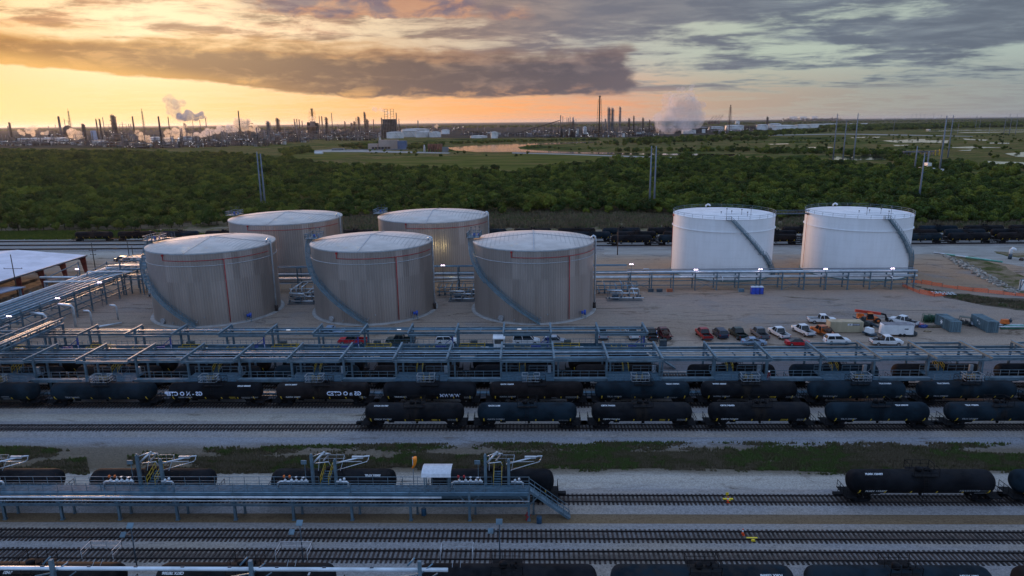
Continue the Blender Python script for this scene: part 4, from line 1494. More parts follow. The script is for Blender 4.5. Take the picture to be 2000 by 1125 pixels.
def white_tank(label, cx, cy, r, H, f, stair):
    t = thing('storage_tank', label, 'storage tank', (cx, cy, 0), 0, 'white storage tanks')
    MB().lathe([(r, 0), (r, H)], (0, 0, 0), 'z', 128, True, False, False).build('shell', ROUND, t)
    MB().lathe([(r + .05, H - .02), (r * .5, H + .35), (.2, H + .7)], (0, 0, 0), 'z', 96, True, True, False).build('roof', ROOFW, t)
    mb = MB()
    mb.lathe([(r + .02, H - 3.9), (r + .3, H - 3.85), (r + .3, H - 3.7), (r + .02, H - 3.65)], (0, 0, 0), 'z', 96, False, False, False)
    mb.lathe([(r + .02, H - .12), (r + .14, H - .1), (r + .14, H + .02)], (0, 0, 0), 'z', 96, False, False, False)
    mb.build('wind_girder', ROUND, t)
    mb = MB()
    n = 56
    pp = [Vector(((r + .1) * math.sin(2 * math.pi * i / n), -(r + .1) * math.cos(2 * math.pi * i / n), H)) for i in range(n + 1)]
    for i in range(n):
        mb.bar(pp[i] + Vector((0, 0, 1.1)), pp[i + 1] + Vector((0, 0, 1.1)), .07)
        mb.bar(pp[i] + Vector((0, 0, .55)), pp[i + 1] + Vector((0, 0, .55)), .055)
        if i % 2 == 0:
            mb.bar(pp[i], pp[i] + Vector((0, 0, 1.12)), .07)
    mb.build('roof_rail', STEEL, t)
    top = f
    mid = top + stair * .56
    spiral_stair(t, r, top, mid, H, H * .42, 40, STAIRM)
    spiral_stair(t, r, mid + 2.5, top + stair, H * .42, .2, 36, STAIRM)
    mb = MB()
    a_, b_ = helix(0, r + .15, top - 5, top, H, H, 1), helix(0, r + 1.2, top - 5, top, H, H, 1)
    mb.hexa([a_[0], a_[1], b_[1], b_[0]], [p + Vector((0, 0, .08)) for p in (a_[0], a_[1], b_[1], b_[0])])
    mb.rail([a_[0], b_[0], b_[1]], 1.1, .6, .04)
    a_, b_ = helix(0, r + .15, mid, mid + 2.5, H * .42, H * .42, 1), helix(0, r + 1.2, mid, mid + 2.5, H * .42, H * .42, 1)
    mb.hexa([a_[0], a_[1], b_[1], b_[0]], [p + Vector((0, 0, .08)) for p in (a_[0], a_[1], b_[1], b_[0])])
    mb.build('stair_landing', STAIRM, t)
    # roof fittings
    mb = MB()
    for x, y, h in ((-1.5, -8.5, 2.2), (1.2, -4.5, 1.0), (3.6, -6.8, 1.7), (4.4, -10.0, 1.3), (6.0, -8.2, 2.4), (-2.2, -5, .8)):
        mb.bar((x, y, H + .3), (x, y, H + .3 + h), .09).cbox((x, y, H + .3 + h), (.35, .25, .25))
    mb.bar((-2, -8, H + .8), (4.4, -8, H + .8), .06).bar((4.4, -8, H + .8), (6, -9.6, H + .8), .06)
    mb.build('instrument_post', STEEL_D, t)
    mb = MB()
    mb.tube([(-2.2, r - 2.2, H + .2), (-2.2, r - 2.2, H + 1.0), (-1.6, r - 2.2, H + 1.35), (-1.0, r - 2.2, H + 1.05), (-.9, r - 2.2, H + .7)], .28, 8)
    mb.build('roof_vent', ROOFW, t)
    mb = MB()
    for aa in (-91, 91):
        s2, c2 = math.sin(R(aa)), -math.cos(R(aa))
        mb.cbox(((r + .3) * s2, (r + .3) * c2, H - .5), (.4, .4, .5)).tube([((r + .3) * s2, (r + .3) * c2, H - .6), ((r + .3) * s2, (r + .3) * c2, 1)], .06, 5)
    mb.build('foam_line', RED, t)
    MB().lathe([(r + .35, .004), (r + .3, .25), (r + .02, .26)], (0, 0, 0), 'z', 96, False, False, False).build('ring_footing', mat('tank_base_green', (.08, .16, .15), .7, 0, .1, 1), t)
    return t


white_tank('white tank next to the grey tanks, stair ending at its right rim', 63.0, 219.2, 15.6, 18.9, -8, 70)
white_tank('white tank at the right end, stair wrapping past its right edge', 105.6, 219.1, 15.6, 18.9, 5, 67)
bl = MB()
z = 18.6
for yy in (-.55, .55):
    bl.bar((78.6, 219.1 + yy, z), (90.0, 219.1 + yy, z), .16, .22).bar((78.6, 219.1 + yy, z + 1.1), (90.0, 219.1 + yy, z + 1.1), .1)
    for k in range(12):
        x = 78.6 + .95 * k
        bl.bar((x, 219.1 + yy, z), (x, 219.1 + yy, z + 1.1), .07).bar((x, 219.1 + yy, z), (x + .95, 219.1 + yy, z + 1.1), .06)
bl.box(78.6, 90.0, 218.6, 219.6, z + .05, z + .1)
tag(bl.build('footbridge', STEEL_D), 'steel truss footbridge joining the rims of the two white tanks', 'footbridge')


# ------------------------------------------------------------------ loading racks
def gangway(parent, x, y0, y1, z0, z1, cage, m=YEL, mc=GALV, w=1.0):
    """folding gangway stair from the deck edge (y0, z0) to a car top (y1, z1); cage in front of it"""
    mb = MB()
    n = 6
    for i in range(n):
        t = (i + .5) / n
        mb.cbox((x, y0 + (y1 - y0) * t, z0 + (z1 - z0) * t), (w, abs(y1 - y0) / n * .8, .05))
    for s in (-1, 1):
        xx = x + s * w / 2
        mb.bar((xx, y0, z0), (xx, y1, z1), .07, .14)
    g = mb.build('gangway', DECK, parent)
    mb = MB()
    for s in (-1, 1):
        xx = x + s * w / 2
        for h in (.55, 1.1):
            mb.bar((xx, y0, z0 + h), (xx, y1, z1 + h), .05)
        for t in (0, .33, .66, 1):
            yy, zz = y0 + (y1 - y0) * t, z0 + (z1 - z0) * t
            mb.bar((xx, yy, zz), (xx, yy, zz + 1.1), .05)
    mb.build('gangway_rail', m, g)
    if cage:
        mb = MB()
        cy = y1
        d = 1 if y1 > y0 else -1
        A = [(x - 1.5, cy - .7 * d, z1 + .25), (x + 1.5, cy - .7 * d, z1 + .25), (x + 1.5, cy + 1.0 * d, z1 + .25), (x - 1.5, cy + 1.0 * d, z1 + .25)]
        mb.rail([A[1], A[2], A[3], A[0]], 1.0, .75, .035)
        mb.rail([A[0], (x - .5, cy - .7 * d, z1 + .25)], 1.0, .75, .035).rail([(x + .5, cy - .7 * d, z1 + .25), A[1]], 1.0, .75, .035)
        for a, b2 in zip(A, A[1:] + A[:1]):
            mb.bar(a, b2, .06)
        mb.build('safety_cage', mc, g)
    return g


def col(mb, x, y, z0, z1, w=.34):
    """wide-flange column"""
    mb.box(x - w / 2, x + w / 2, y - w / 2, y - w / 2 + .05, z0, z1)
    mb.box(x - w / 2, x + w / 2, y + w / 2 - .05, y + w / 2, z0, z1)
    mb.box(x - .03, x + .03, y - w / 2 + .05, y + w / 2 - .05, z0, z1)
    mb.box(x - w * .75, x + w * .75, y - w * .75, y + w * .75, 0.002, .12)


def ibeam(mb, p, q, w=.28, h=.36):
    p, q = Vector(p), Vector(q)
    u = Vector((0, 0, h / 2 - .02))
    mb.bar(p + u, q + u, w, .045).bar(p - u, q - u, w, .045).bar(p, q, .04, h - .09)


B0, BP = -88.8, 9.345
SPOTS = [k for k in range(-4, 24)]      # frame index; x = B0 + BP * k
fx_ = lambda k: B0 + BP * k
rack = thing('loading_rack', 'long steel rail loading rack with a pipe bundle, spanning the whole yard front', 'loading rack', (0, 114, 0))
Wd = dict(parent=rack, world=True)
for k in range(-4, 24):
    mb = MB()
    x = fx_(k)
    ibeam(mb, (x, 112.0, 8.0), (x, 121.3, 8.0), .34, .40)
    col(mb, x, 114.3, 0, 7.8)
    col(mb, x, 119.9 if k % 2 else 119.6, 6.6, 7.8, .28)
    col(mb, x + .9, 116.35, 0, 6.5, .28)
    mb.bar((x, 114.3, 6.55), (x, 121.0, 6.55), .25, .3)
    col(mb, x, 121.0, 0, 7.8, .3)
    mb.build('portal_frame', STEEL, **Wd)
X0, X1 = fx_(-4), fx_(23)
for y, z, w, h in ((114.6, 6.9, .3, .45), (121.15, 6.9, .3, .4), (116.4, 6.85, .16, .2), (119.9, 6.85, .16, .2)):
    mb = MB()
    ibeam(mb, (X0, y, z), (X1, y, z), w, h)
    mb.build('long_beam', STEEL, **Wd)
for y, r, m in ((115.6, .16, PIPE_B), (118.7, .13, GALV), (119.4, .16, PIPE_B)):
    MB().tube([(X0, y, 6.85 + r), (X1, y, 6.85 + r)], r, 8).build('pipe', m, **Wd)
for a, b2, hh in ((X0, X1, 6.75),):
    mb = MB()
    x = a
    rr = random.Random(3)
    while x < b2:
        mb.bar((x, 114.9, hh), (x, 121.0, hh), .14, .1)
        x += BP / 2
    mb.build('pipe_support', STEEL_D, **Wd)
# tray bundle that reads as a lighter deck between the pipes
MB().box(X0, X1, 117.5, 117.8, 6.86, 6.93).build('cable_tray', PIPE_B, **Wd)
for k in range(-4, 23):
    xa, xb = fx_(k), fx_(k + 1)
    spot = (k % 2 != 0)
    if spot:
        mb = MB()
        ibeam(mb, (xa + .02, 112.05, 7.62), (xb - .02, 112.05, 7.62), .26, .34)
        ibeam(mb, (xa + .02, 121.35, 7.62), (xb - .02, 121.35, 7.62), .26, .30)
        mb.build('monorail_beam', STEEL, **Wd)
    ya = 112.0 if spot else 112.9
    yb = 116.6 if spot else 114.0
    mb = MB()
    mb.box(xa, xb, ya, yb, 3.94, 4.0)
    mb.box(xa, xb, ya - .06, ya, 3.55, 4.08)
    for i in range(4):
        xx = xa + .15 + (xb - xa) * i / 4
        mb.box(xx, xx + .08, ya, yb, 3.7, 3.93)
    mb.build('walkway_deck', DECK if spot else STEEL, **Wd)
    mb = MB()
    xm = (xa + xb) / 2
    if spot:
        mb.rail([(xa, ya, 4), (xm - .7, ya, 4)], 1.1, 1.5, .03).rail([(xm + .7, ya, 4), (xb, ya, 4)], 1.1, 1.5, .03)
        mb.rail([(xa, yb, 4), (xm - 1.6, yb, 4)], 1.1, 1.5, .03).rail([(xm + .3, yb, 4), (xb, yb, 4)], 1.1, 1.5, .03)
    else:
        mb.rail([(xa, yb, 4), (xb, yb, 4)], 1.1, 1.5, .03)
    mb.build('handrail', STEEL, **Wd)
    if spot:
        off = {7: 0.6, 3: .2}.get(k, 0)
        gangway(rack, xm + .6 + off, 112.0 - 114, 110.5 - 114, 4.0, 4.6, True, YEL if k % 4 else GALV)
        gangway(rack, xm - .9, 116.6 - 114, 118.4 - 114, 4.0, 4.65, False, YEL)
        mb = MB()
        hx = xb - 1.1
        mb.tube([(hx, 113.2, 7.4), (hx, 113.2, 5.6), (hx - .8, 112.9, 5.1), (hx - 1.6, 113.1, 5.3)], .06, 6)
        mb.build('loading_hose', STEEL_D, **Wd)
        MB().cbox((hx + .4, 116, 4.7), (.6, .4, 1.3)).build('control_panel', GALV, **Wd)
for z, y, r in ((1.5, 112.6, .22), (1.5, 113.2, .16), (.9, 112.9, .14)):
    MB().tube([(X0, y, z), (X1, y, z)], r, 8).build('pipe', PIPE_B, **Wd)

# rear rack
rk2 = thing('loading_rack', 'shorter steel rail loading rack standing behind the long one', 'loading rack', (0, 129, 0))
Wd = dict(parent=rk2, world=True)
for k in range(-4, 13):
    mb = MB()
    x = fx_(k)
    ibeam(mb, (x, 127.0, 8.0), (x, 133.7, 8.0), .34, .40)
    col(mb, x, 130.6, 0, 7.8)
    col(mb, x, 133.5, 0, 7.8)
    mb.bar((x, 130.2, 6.9), (x, 133.6, 6.9), .25, .3)
    mb.build('portal_frame', STEEL, **Wd)
X0b, X1b = fx_(-4), fx_(12)
for y in (130.25, 133.5):
    mb = MB()
    ibeam(mb, (X0b, y, 7.1), (X1b, y, 7.1), .28, .42)
    mb.build('long_beam', STEEL, **Wd)
for k in range(-4, 12):
    xa, xb = fx_(k), fx_(k + 1)
    mb = MB()
    mb.bar(((xa + xb) / 2, 130.3, 7.2), ((xa + xb) / 2, 133.5, 7.2), .12, .14)
    spot = (k % 2 != 0)
    if spot:
        ibeam(mb, (xa + .02, 127.1, 7.62), (xb - .02, 127.1, 7.62), .26, .36)
    mb.build('cross_beam', STEEL, **Wd)
    mb = MB()
    mb.box(xa, xb, 127.4, 131.4, 3.94, 4.0)
    mb.box(xa, xb, 127.34, 127.4, 3.3, 4.1)
    mb.box(xa, xb, 131.4, 131.46, 3.6, 4.5)
    mb.build('walkway_deck', DECK, **Wd)
    mb = MB()
    mb.rail([(xa, 131.4, 4.3), (xb, 131.4, 4.3)], 1.1, 1.2, .03)
    mb.build('handrail', STEEL, **Wd)
    if spot:
        # blue loading arm hanging from the girder, white drop pipe
        hx = xb - .6
        MB().bar((hx, 127.6, 7.5), (hx, 127.6, 4.9), .22).bar((hx, 127.6, 6.9), (hx - 2.2, 127.8, 5.2), .1).bar((hx, 127.6, 6.0), (hx - 1.8, 127.8, 5.3), .1).bar((hx - 3.4, 127.8, 5.1), (hx - 1.4, 127.8, 5.1), .26, .3).build('loading_arm', NAVY, **Wd)
        MB().tube([(hx + .15, 127.3, 5.8), (hx + .15, 127.3, 4.3), (hx + .9, 127.2, 4.3), (hx + 1.5, 127.0, 4.6)], .07, 6).build('drop_pipe', PIPE_W, **Wd)
        gangway(rk2, (xa + xb) / 2 - .9, 127.4 - 129, 125.9 - 129, 4.0, 4.6, True, YEL, YEL)
    else:
        MB().tube([(xb - 4.6, 128.2, 4.8), (xb - 3.0, 128.2, 4.8), (xb - 2.8, 128.2, 4.7), (xb - 2.8, 128.2, 3.4)], .085, 6).build('drop_pipe', PIPE_W, **Wd)
        mb = MB()
        mb.rail([(xa + .6, 128.0, 4.0), (xa + 5.6, 128.0, 4.0)], 1.1, 1.7, .045)
        mb.rail([(xa + .6, 129.6, 4.0), (xa + 5.6, 129.6, 4.0)], 1.1, 1.7, .045)
        mb.bar((xa + 5.6, 128.0, 4), (xa + 5.6, 128.0, 5.9), .1).bar((xa + 5.6, 128.0, 5.1), (xa + 5.6, 129.6, 5.1), .08).bar((xa + .6, 128, 4.15), (xa + 5.6, 128, 4.15), .14)
        mb.build('yellow_guard_rail', YEL, **Wd)
# end stair of rear rack
mb = MB()
e = X1b
for yy in (128.2, 129.6):
    mb.bar((e, yy, 4.0), (e + 6.0, yy, .1), .1, .3).bar((e, yy, 5.1), (e + 6.0, yy, 1.2), .06)
for i in range(16):
    t = i / 16
    mb.box(e + 6 * t, e + 6 * t + .3, 128.2, 129.6, 4.0 - 3.9 * t - .05, 4.0 - 3.9 * t)
mb.build('end_stair', STEEL, **Wd)
for y, r in ((132.2, .12), (132.6, .16)):
    MB().tube([(X0b, y, 7.2), (X1b, y, 7.2)], r, 6).build('pipe', PIPE_B, **Wd)
mb = MB()
for x in (-48.6, -26.0, -1.6):
    mb.cbox((x, 132.0, 7.32), (.8, .2, .06))
mb.build('work_light', mat('lamp_glow', (.9, .9, .9), .4, 0, 0, 1, emit=(.95, .93, 1.0, .7)), **Wd)

bt = thing('operator_booth', 'white operator booth with a window standing on the rear rack walkway', 'booth', (-5.6, 129.3, 4.0))
MB().box(-1.05, 1.05, -.9, .9, 0, 1.35).box(-1.05, -.9, -.9, .9, 1.35, 2.4).box(.9, 1.05, -.9, .9, 1.35, 2.4).box(-.9, .9, .75, .9, 1.35, 2.4).build('wall', WHITE, bt)
MB().box(-.9, .9, -.88, -.84, 1.36, 2.3).build('window', mat('booth_glass', (.14, .13, .12), .2, 0, .1, 2), bt)
MB().hexa([(-1.2, -1.1, 2.4), (1.2, -1.1, 2.4), (1.2, 1.0, 2.4), (-1.2, 1.0, 2.4)], [(-1.2, -1.0, 2.62), (1.2, -1.0, 2.62), (1.2, 1.0, 2.85), (-1.2, 1.0, 2.85)]).build('roof', WHITE, bt)

# dark cabinets on the ground behind the rear rack
for i, (px, py) in enumerate(((170 / 8 + 188, 678), (392, 676), (569, 674), (747, 673), (929, 674), (1106, 674), (1287, 673))):
    p = at(px, py, 0)
    c = thing('electrical_cabinet', f'dark green cabinet behind the rear rack, {ORD[i]} from the west end', 'cabinet', (p.x, 139.5, 0), 0, 'cabinets along the rear rack')
    MB().box(-.75, .75, -.4, .4, .12, 2.5).build('body', mat('cabinet_dark_green', (.035, .05, .05), .6, 0, .1, 1), c)
    MB().box(-.85, .85, -.5, .5, .003, .12).build('plinth', CONC, c)
    MB().box(-.72, -.02, -.42, -.4, .25, 2.3).box(.02, .72, -.42, -.4, .25, 2.3).build('door', STEEL_D, c)

# pipe bridge crossing both racks at the west
pb = thing('pipe_bridge', 'blue steel pipe bridge crossing high over both racks at the west end', 'pipe bridge', (-97, 128, 0))
for x in (-98.6, -95.4):
    mb = MB()
    for z in (8.6, 9.7):
        ibeam(mb, (x, 100, z), (x, 133, z), .3, .3)
    y = 100
    while y < 132:
        mb.bar((x, y, 8.6), (x, y, 9.7), .14).bar((x, y, 8.6), (x, y + 2.6, 9.7), .1)
        y += 2.6
    mb.build('truss', STEEL, pb, world=True)
for x, r in ((-98.0, .2), (-97.4, .16), (-96.8, .25), (-96.1, .14)):
    MB().tube([(x, 100, 9.0), (x, 133, 9.0)], r, 8).build('pipe', PIPE_B, pb, world=True)
mb = MB()
for y in (104, 122.5, 132.5):
    for x in (-98.6, -95.4):
        col(mb, x, y, 0, 8.45, .34)
mb.build('column', STEEL, pb, world=True)

# ------------------------------------------------------------------ front platform
pf = thing('loading_platform', 'raised steel loading platform with railings, pipes and stairs at the front track', 'loading platform', (-30, 76, 0))
Wd = dict(parent=pf, world=True)
xs = [-102.4 + 7.32 * i for i in range(15)]
for i, x in enumerate(xs):
    mb = MB()
    col(mb, x, 75.35, 0, 3.9, .3)
    col(mb, x + .6, 76.8, 0, 3.6, .22)
    mb.bar((x, 74.85, 3.1), (x, 75.35, 3.1), .14)
    mb.bar((x, 75.25, 2.25), (x, 76.8, 2.25), .18, .2)
    mb.bar((x, 75.3, 2.1), (x - 1.4, 75.3, 3.6), .1).bar((x, 75.3, 2.1), (x + 1.4, 75.3, 3.6), .1)
    mb.build('column', STEEL, **Wd)
xa, xb = xs[0], 0.15
MB().box(xa, xb, 75.22, 75.29, 3.48, 3.86).box(xa, xb, 75.12, 75.4, 3.86, 3.9).build('fascia_girder', PIPE_B, **Wd)
mb = MB()
mb.box(xa, xb, 75.4, 76.95, 3.9, 3.95)
x = xa
while x < xb:
    mb.box(x, x + .12, 75.4, 76.9, 3.6, 3.89)
    x += 1.83
mb.build('deck', DECK, **Wd)
mb = MB()
ibeam(mb, (xa, 75.1, 2.25), (xb, 75.1, 2.25), .26, .28)
ibeam(mb, (xa, 76.8, 2.25), (xb, 76.8, 2.25), .2, .24)
mb.build('lower_beam', STEEL, **Wd)
MB().tube([(xa, 74.98, 3.36), (-10.6, 74.98, 3.36)], .15, 10).build('pipe', PIPE_W, **Wd)
MB().tube([(xa, 75.02, 2.85), (xb, 75.02, 2.85)], .08, 8).build('pipe', PIPE_W, **Wd)
for y, z, r in ((76.6, 2.6, .12), (77.1, 2.2, .16)):
    MB().tube([(xa, y, z), (xb, y, z)], r, 6).build('pipe', PIPE_B, **Wd)
MB().rail([(xa, 75.35, 3.95), (xb, 75.35, 3.95)], 1.1, 1.83, .026).build('front_handrail', STEEL, **Wd)
mb = MB()
q = xa
for gx_ in (-92.6, -70.4, -47.6, -25.6, -3.9):
    mb.rail([(q, 76.95, 3.95), (gx_ - .6, 76.95, 3.95)], 1.1, 1.83, .026)
    q = gx_ + .6
mb.rail([(q, 76.95, 3.95), (xb, 76.95, 3.95)], 1.1, 1.83, .026)
mb.build('rear_handrail', STEEL, **Wd)
# stairs down at the east end
mb = MB()
for yy in (75.6, 76.7):
    mb.bar((.1, yy, 3.9), (5.1, yy, .08), .09, .3)
for i in range(18):
    t = (i + .5) / 18
    mb.box(.1 + 5 * t, .38 + 5 * t, 75.65, 76.65, 3.9 - 3.82 * t - .04, 3.9 - 3.82 * t)
st = mb.build('stair', STEEL, **Wd)
mb = MB()
for yy in (75.6, 76.7):
    for h in (.55, 1.1):
        mb.bar((.1, yy, 3.95 + h), (5.1, yy, .13 + h), .055)
    for i in range(8):
        t = i / 7
        mb.bar((.1 + 5 * t, yy, 3.95 - 3.82 * t), (.1 + 5 * t, yy, 3.95 - 3.82 * t + 1.1), .055)
mb.build('stair_rail', STEEL, **Wd)

# pairs of loading arms with valve sets on the platform
for n, x in enumerate((-70.6, -49.0, -27.0, -5.3)):
    wh = ['at the west picture edge', 'west of the middle of the platform', 'in the middle of the platform', 'beside the canopy and stairs'][n]
    a = thing('loading_boom', f'taller mast with folded white loading arm {wh}', 'loading arm', (x, 77.15, 3.95), 0, 'loading arms on the front platform')
    mb = MB()
    mb.box(-.17, .17, -.17, .17, 0, 3.95)
    mb.cyl((0, 0, 3.95), .12, .2, 8)
    mb.cbox((-1.0, 0, 3.0), (.7, .15, .5)).bar((-.9, 0, 0), (-.9, 0, 2.8), .06)
    mb.build('mast', STEEL, a)
    mb = MB()
    mb.tube([(.2, .1, 2.9), (1.5, .7, 4.1)], .13, 8).tube([(.2, 0, 3.8), (1.6, .6, 4.15)], .05, 6)
    mb.tube([(1.6, .6, 3.9), (2.1, 1.0, 3.7), (1.3, .6, 2.9)], .11, 8).tube([(.3, .2, 2.75), (1.9, .7, 2.7), (2.1, .7, 2.2)], .06, 6)
    mb.build('swing_arm', PIPE_W, a)
    mb = MB()
    mb.tube([(-4.1, -.9, 0), (-4.1, -.9, .7), (-3.8, -.9, .85), (-.3, -.9, .85)], .13, 8)
    for k, dx in enumerate((-3.2, -2.4, -1.8, -1.1, -.6)):
        mb.blob((dx, -.9, .95), (.22, .22, .22 + .06 * (k % 2)), 8, 4)
        mb.bar((dx, -.9, .85), (dx, -.9, 1.5), .07)
    mb.cyl((-1.8, -.9, 1.45), .16, .05, 8).cyl((-.9, -.9, 1.4), .16, .05, 8)
    mb.build('valve_pipe', PIPE_W, a)
    MB().blob((-4.0 + .7, -.9, 1.55), (.16, .16, .2), 8, 5).blob((-2.6, -.9, 1.55), (.16, .16, .2), 8, 5).build('actuator', ORANGE if n != 3 else RED, a)
    b_ = thing('loading_boom', f'shorter mast with white boom stretched east, {wh}', 'loading arm', (x + 2.9, 77.15, 3.95), 0, 'loading arms on the front platform')
    MB().box(-.17, .17, -.17, .17, 0, 3.3).cyl((0, 0, 3.3), .12, .18, 8).build('mast', STEEL, b_)
    mb = MB()
    mb.tube([(-.3, .1, 2.7), (.1, .15, 2.8), (3.6, .9, 3.35), (4.2, .9, 3.4)], .1, 8).tube([(.1, 0, 1.9), (3.9, .7, 2.75)], .05, 6)
    mb.tube([(.1, .1, 3.0), (3.2, .8, 2.7)], .05, 6).tube([(4.1, .9, 3.4), (4.0, .9, 2.9), (3.8, .8, 2.75)], .06, 6).cbox((2.7, .75, 3.3), (1.4, .22, .3))
    mb.build('swing_arm', PIPE_W, b_)
    mb = MB()
    mb.tube([(.3, -.9, .85), (1.6, -.9, .85), (1.75, -.9, .7), (1.75, -.9, 0)], .12, 8).blob((.8, -.9, .95), (.2, .2, .3), 8, 4).blob((1.3, -.9, 1.2), (.18, .18, .22), 8, 4)
    mb.build('valve_pipe', PIPE_W, b_)
    gangway(pf, x + 1.5 + 30, 76.9 - 76, 79.2 - 76, 3.95, 4.75, False, YEL, w=1.0)
    mb = MB()
    mb.rail([(x + .4, 79.2, 5.9), (x + 3.6, 79.2, 5.9)], 1.0, 1.0, .022).bar((x + .4, 78.2, 5.2), (x + .4, 79.2, 6.9), .05).bar((x + 3.2, 78.2, 5.2), (x + 3.6, 79.2, 6.9), .05)
    mb.build('lifted_cage', GALV, **Wd)
cn = thing('canopy', 'small canopy with curved pale metal roof on the front platform', 'canopy', (-11.2, 76.25, 3.95))
MB().cbox((-1.5, -.9, 1.15), (.14, .14, 2.3)).cbox((1.5, -.9, 1.15), (.14, .14, 2.3)).cbox((-1.5, .6, 1.2), (.14, .14, 2.4)).cbox((1.5, .6, 1.2), (.14, .14, 2.4)).build('post', STEEL, cn)
mb = MB()
for i in range(18):
    x0 = -1.8 + .2 * i
    for (ya, za, yb, zb) in ((-1.2, 2.1, -1.05, 2.5), (-1.05, 2.5, -.5, 2.72), (-.5, 2.72, .5, 2.78), (.5, 2.78, 1.3, 2.6)):
        mb._add([(x0, ya, za), (x0 + .17, ya, za), (x0 + .17, yb, zb), (x0, yb, zb), (x0 + .2, ya, za - .03), (x0 + .2, yb, zb - .03)], [(0, 1, 2, 3), (1, 4, 5, 2)])
mb.build('roof', mat('canopy_roof', (.66, .68, .72), .4, .2, .05, 2), cn)
ws = thing('windsock', 'bright orange windsock hanging limp from a pole on the front platform', 'windsock', (-14.3, 77.0, 3.95))
MB().tube([(0, 0, 0), (0, 0, 3.8)], .05, 6).bar((0, 0, 3.7), (.3, 0, 3.7), .05).build('pole', GALV, ws)
MB().tube([(.22, 0, 3.75), (.3, 0, 3.4), (.2, 0, 2.8), (-.05, 0, 2.3)], .30, 10, r2=.14).build('sock', mat('windsock_orange', (.95, .26, .01), .6, 0, .02, 1), ws)


def floodpole(label, px, pyb, ztop):
    p = at(px, pyb, 0)
    t = thing('light_pole', label, 'light pole', (p.x, 65.9, 0), 0, 'unlit floodlight poles between the front tracks')
    MB().tube([(0, 0, 0), (0, 0, ztop)], .09, 6, r2=.06).bar((-.9, 0, ztop - 1.0), (.1, 0, ztop - .9), .06).cbox((0, 0, .1), (.4, .4, .2)).build('pole', STEEL_D, t)
    MB().hexa([(-.35, -.3, ztop), (.35, -.3, ztop), (.35, .1, ztop + .35), (-.35, .1, ztop + .35)], [(-.35, -.25, ztop + .1), (.35, -.25, ztop + .1), (.35, .15, ztop + .45), (-.35, .15, ztop + .45)]).build('floodlight', STEEL, t)
    MB().hexa([(-1.25, -.3, ztop - 1.1), (-.65, -.3, ztop - 1.1), (-.65, .1, ztop - .8), (-1.25, .1, ztop - .8)], [(-1.25, -.25, ztop - 1.0), (-.65, -.25, ztop - 1.0), (-.65, .15, ztop - .7), (-1.25, .15, ztop - .7)]).build('floodlight', STEEL, t)


floodpole('west one of the thin floodlight poles between the front tracks', 271, 1105, 5.1)
floodpole('middle one of the thin floodlight poles between the front tracks', 596, 1105, 5.5)
floodpole('east one of the thin floodlight poles, in line with the canopy and stairs', 977, 1105, 5.7)

# big white pipe on its own racks at the very front
wp = thing('pipe_rack', 'thick pale pipe on blue posts along the bottom of the view', 'pipe rack', (-30, 58, 0))
Wd = dict(parent=wp, world=True)
MB().tube([(-105, 58.4, 5.35), (-7.9, 58.4, 5.35)], .2, 12).build('pipe', mat('front_pipe_white', (.70, .78, .84), .35, .3, .06, .5), **Wd)
mb = MB()
x = -100
while x < -9:
    mb.cbox((x, 58.4, 5.58), (.35, .12, .1))
    x += 4.7
mb.build('pipe_clamp', STEEL_D, **Wd)
for x in (-86.6, -66.8, -47.0, -27.2, -10.6):
    MB().bar((x, 58.0, 0), (x, 58.0, 6.6), .34).build('post', STEEL, **Wd)
    mb = MB()
    mb.bar((x + .5, 58.9, 3.8), (x + 1.6, 58.9, 4.6), .1).bar((x - .2, 58.2, 5.0), (x - 2.4, 58.6, 4.3), .12).tube([(x - 1.3, 58.5, 5.7), (x - .6, 58.8, 6.4)], .09, 6)
    mb.tube([(x - .5, 57.9, 4.7), (x + 1.2, 58.6, 5.9)], .07, 6)
    mb.build('folded_arm', PIPE_B, **Wd)
    if x < -10 and x > -80:
        mb = MB()
        gx = x + 3.4
        A = [Vector((gx - 1.6, 59.8, 5.4)), Vector((gx + 1.6, 59.8, 5.4)), Vector((gx + 1.6, 61.4, 5.4)), Vector((gx - 1.6, 61.4, 5.4))]
        mb.rail([A[0], A[3], A[2], A[1]], 1.0, 1.6, .02)
        for s in (-.4, .4):
            mb.bar((gx + s, 59.4, 4.9), (gx + s, 60.0, 5.3), .03)
        mb.build('safety_cage', GALV, **Wd)


# ------------------------------------------------------------------ pipe rack behind the grey tanks and before the white ones
def glow_lamp(parent_or_none, p, label, pole=None, target=None, power=160, colr=(1, .9, 1), z0=0):
    t = thing('floodlight', label, 'floodlight', p, 0, 'lit floodlights in the plant')
    if pole:
        MB().bar((0, 0, z0 - p[2]), (0, 0, 0), .09).build('pole', STEEL_D, t)
    MB().cbox((-.3, 0, .1), (.30, .16, .16)).cbox((.3, 0, .1), (.30, .16, .16)).bar((-.6, .1, -.05), (.6, .1, -.05), .06).build('lamp_housing', mat('lamp_lens', (.9, .85, .95), .3, 0, 0, 1, emit=(1.0, .74, 1.0, 5.0)), t)
    ld = bpy.data.lights.new('floodlight_glow', 'POINT')
    ld.energy = power
    ld.color = colr
    ld.shadow_soft_size = .4
    lo = bpy.data.objects.new('floodlight_glow', ld)
    COL.objects.link(lo)
    lo.parent = t
    lo.location = (0, -.5, .3) if target is None else target
    return t


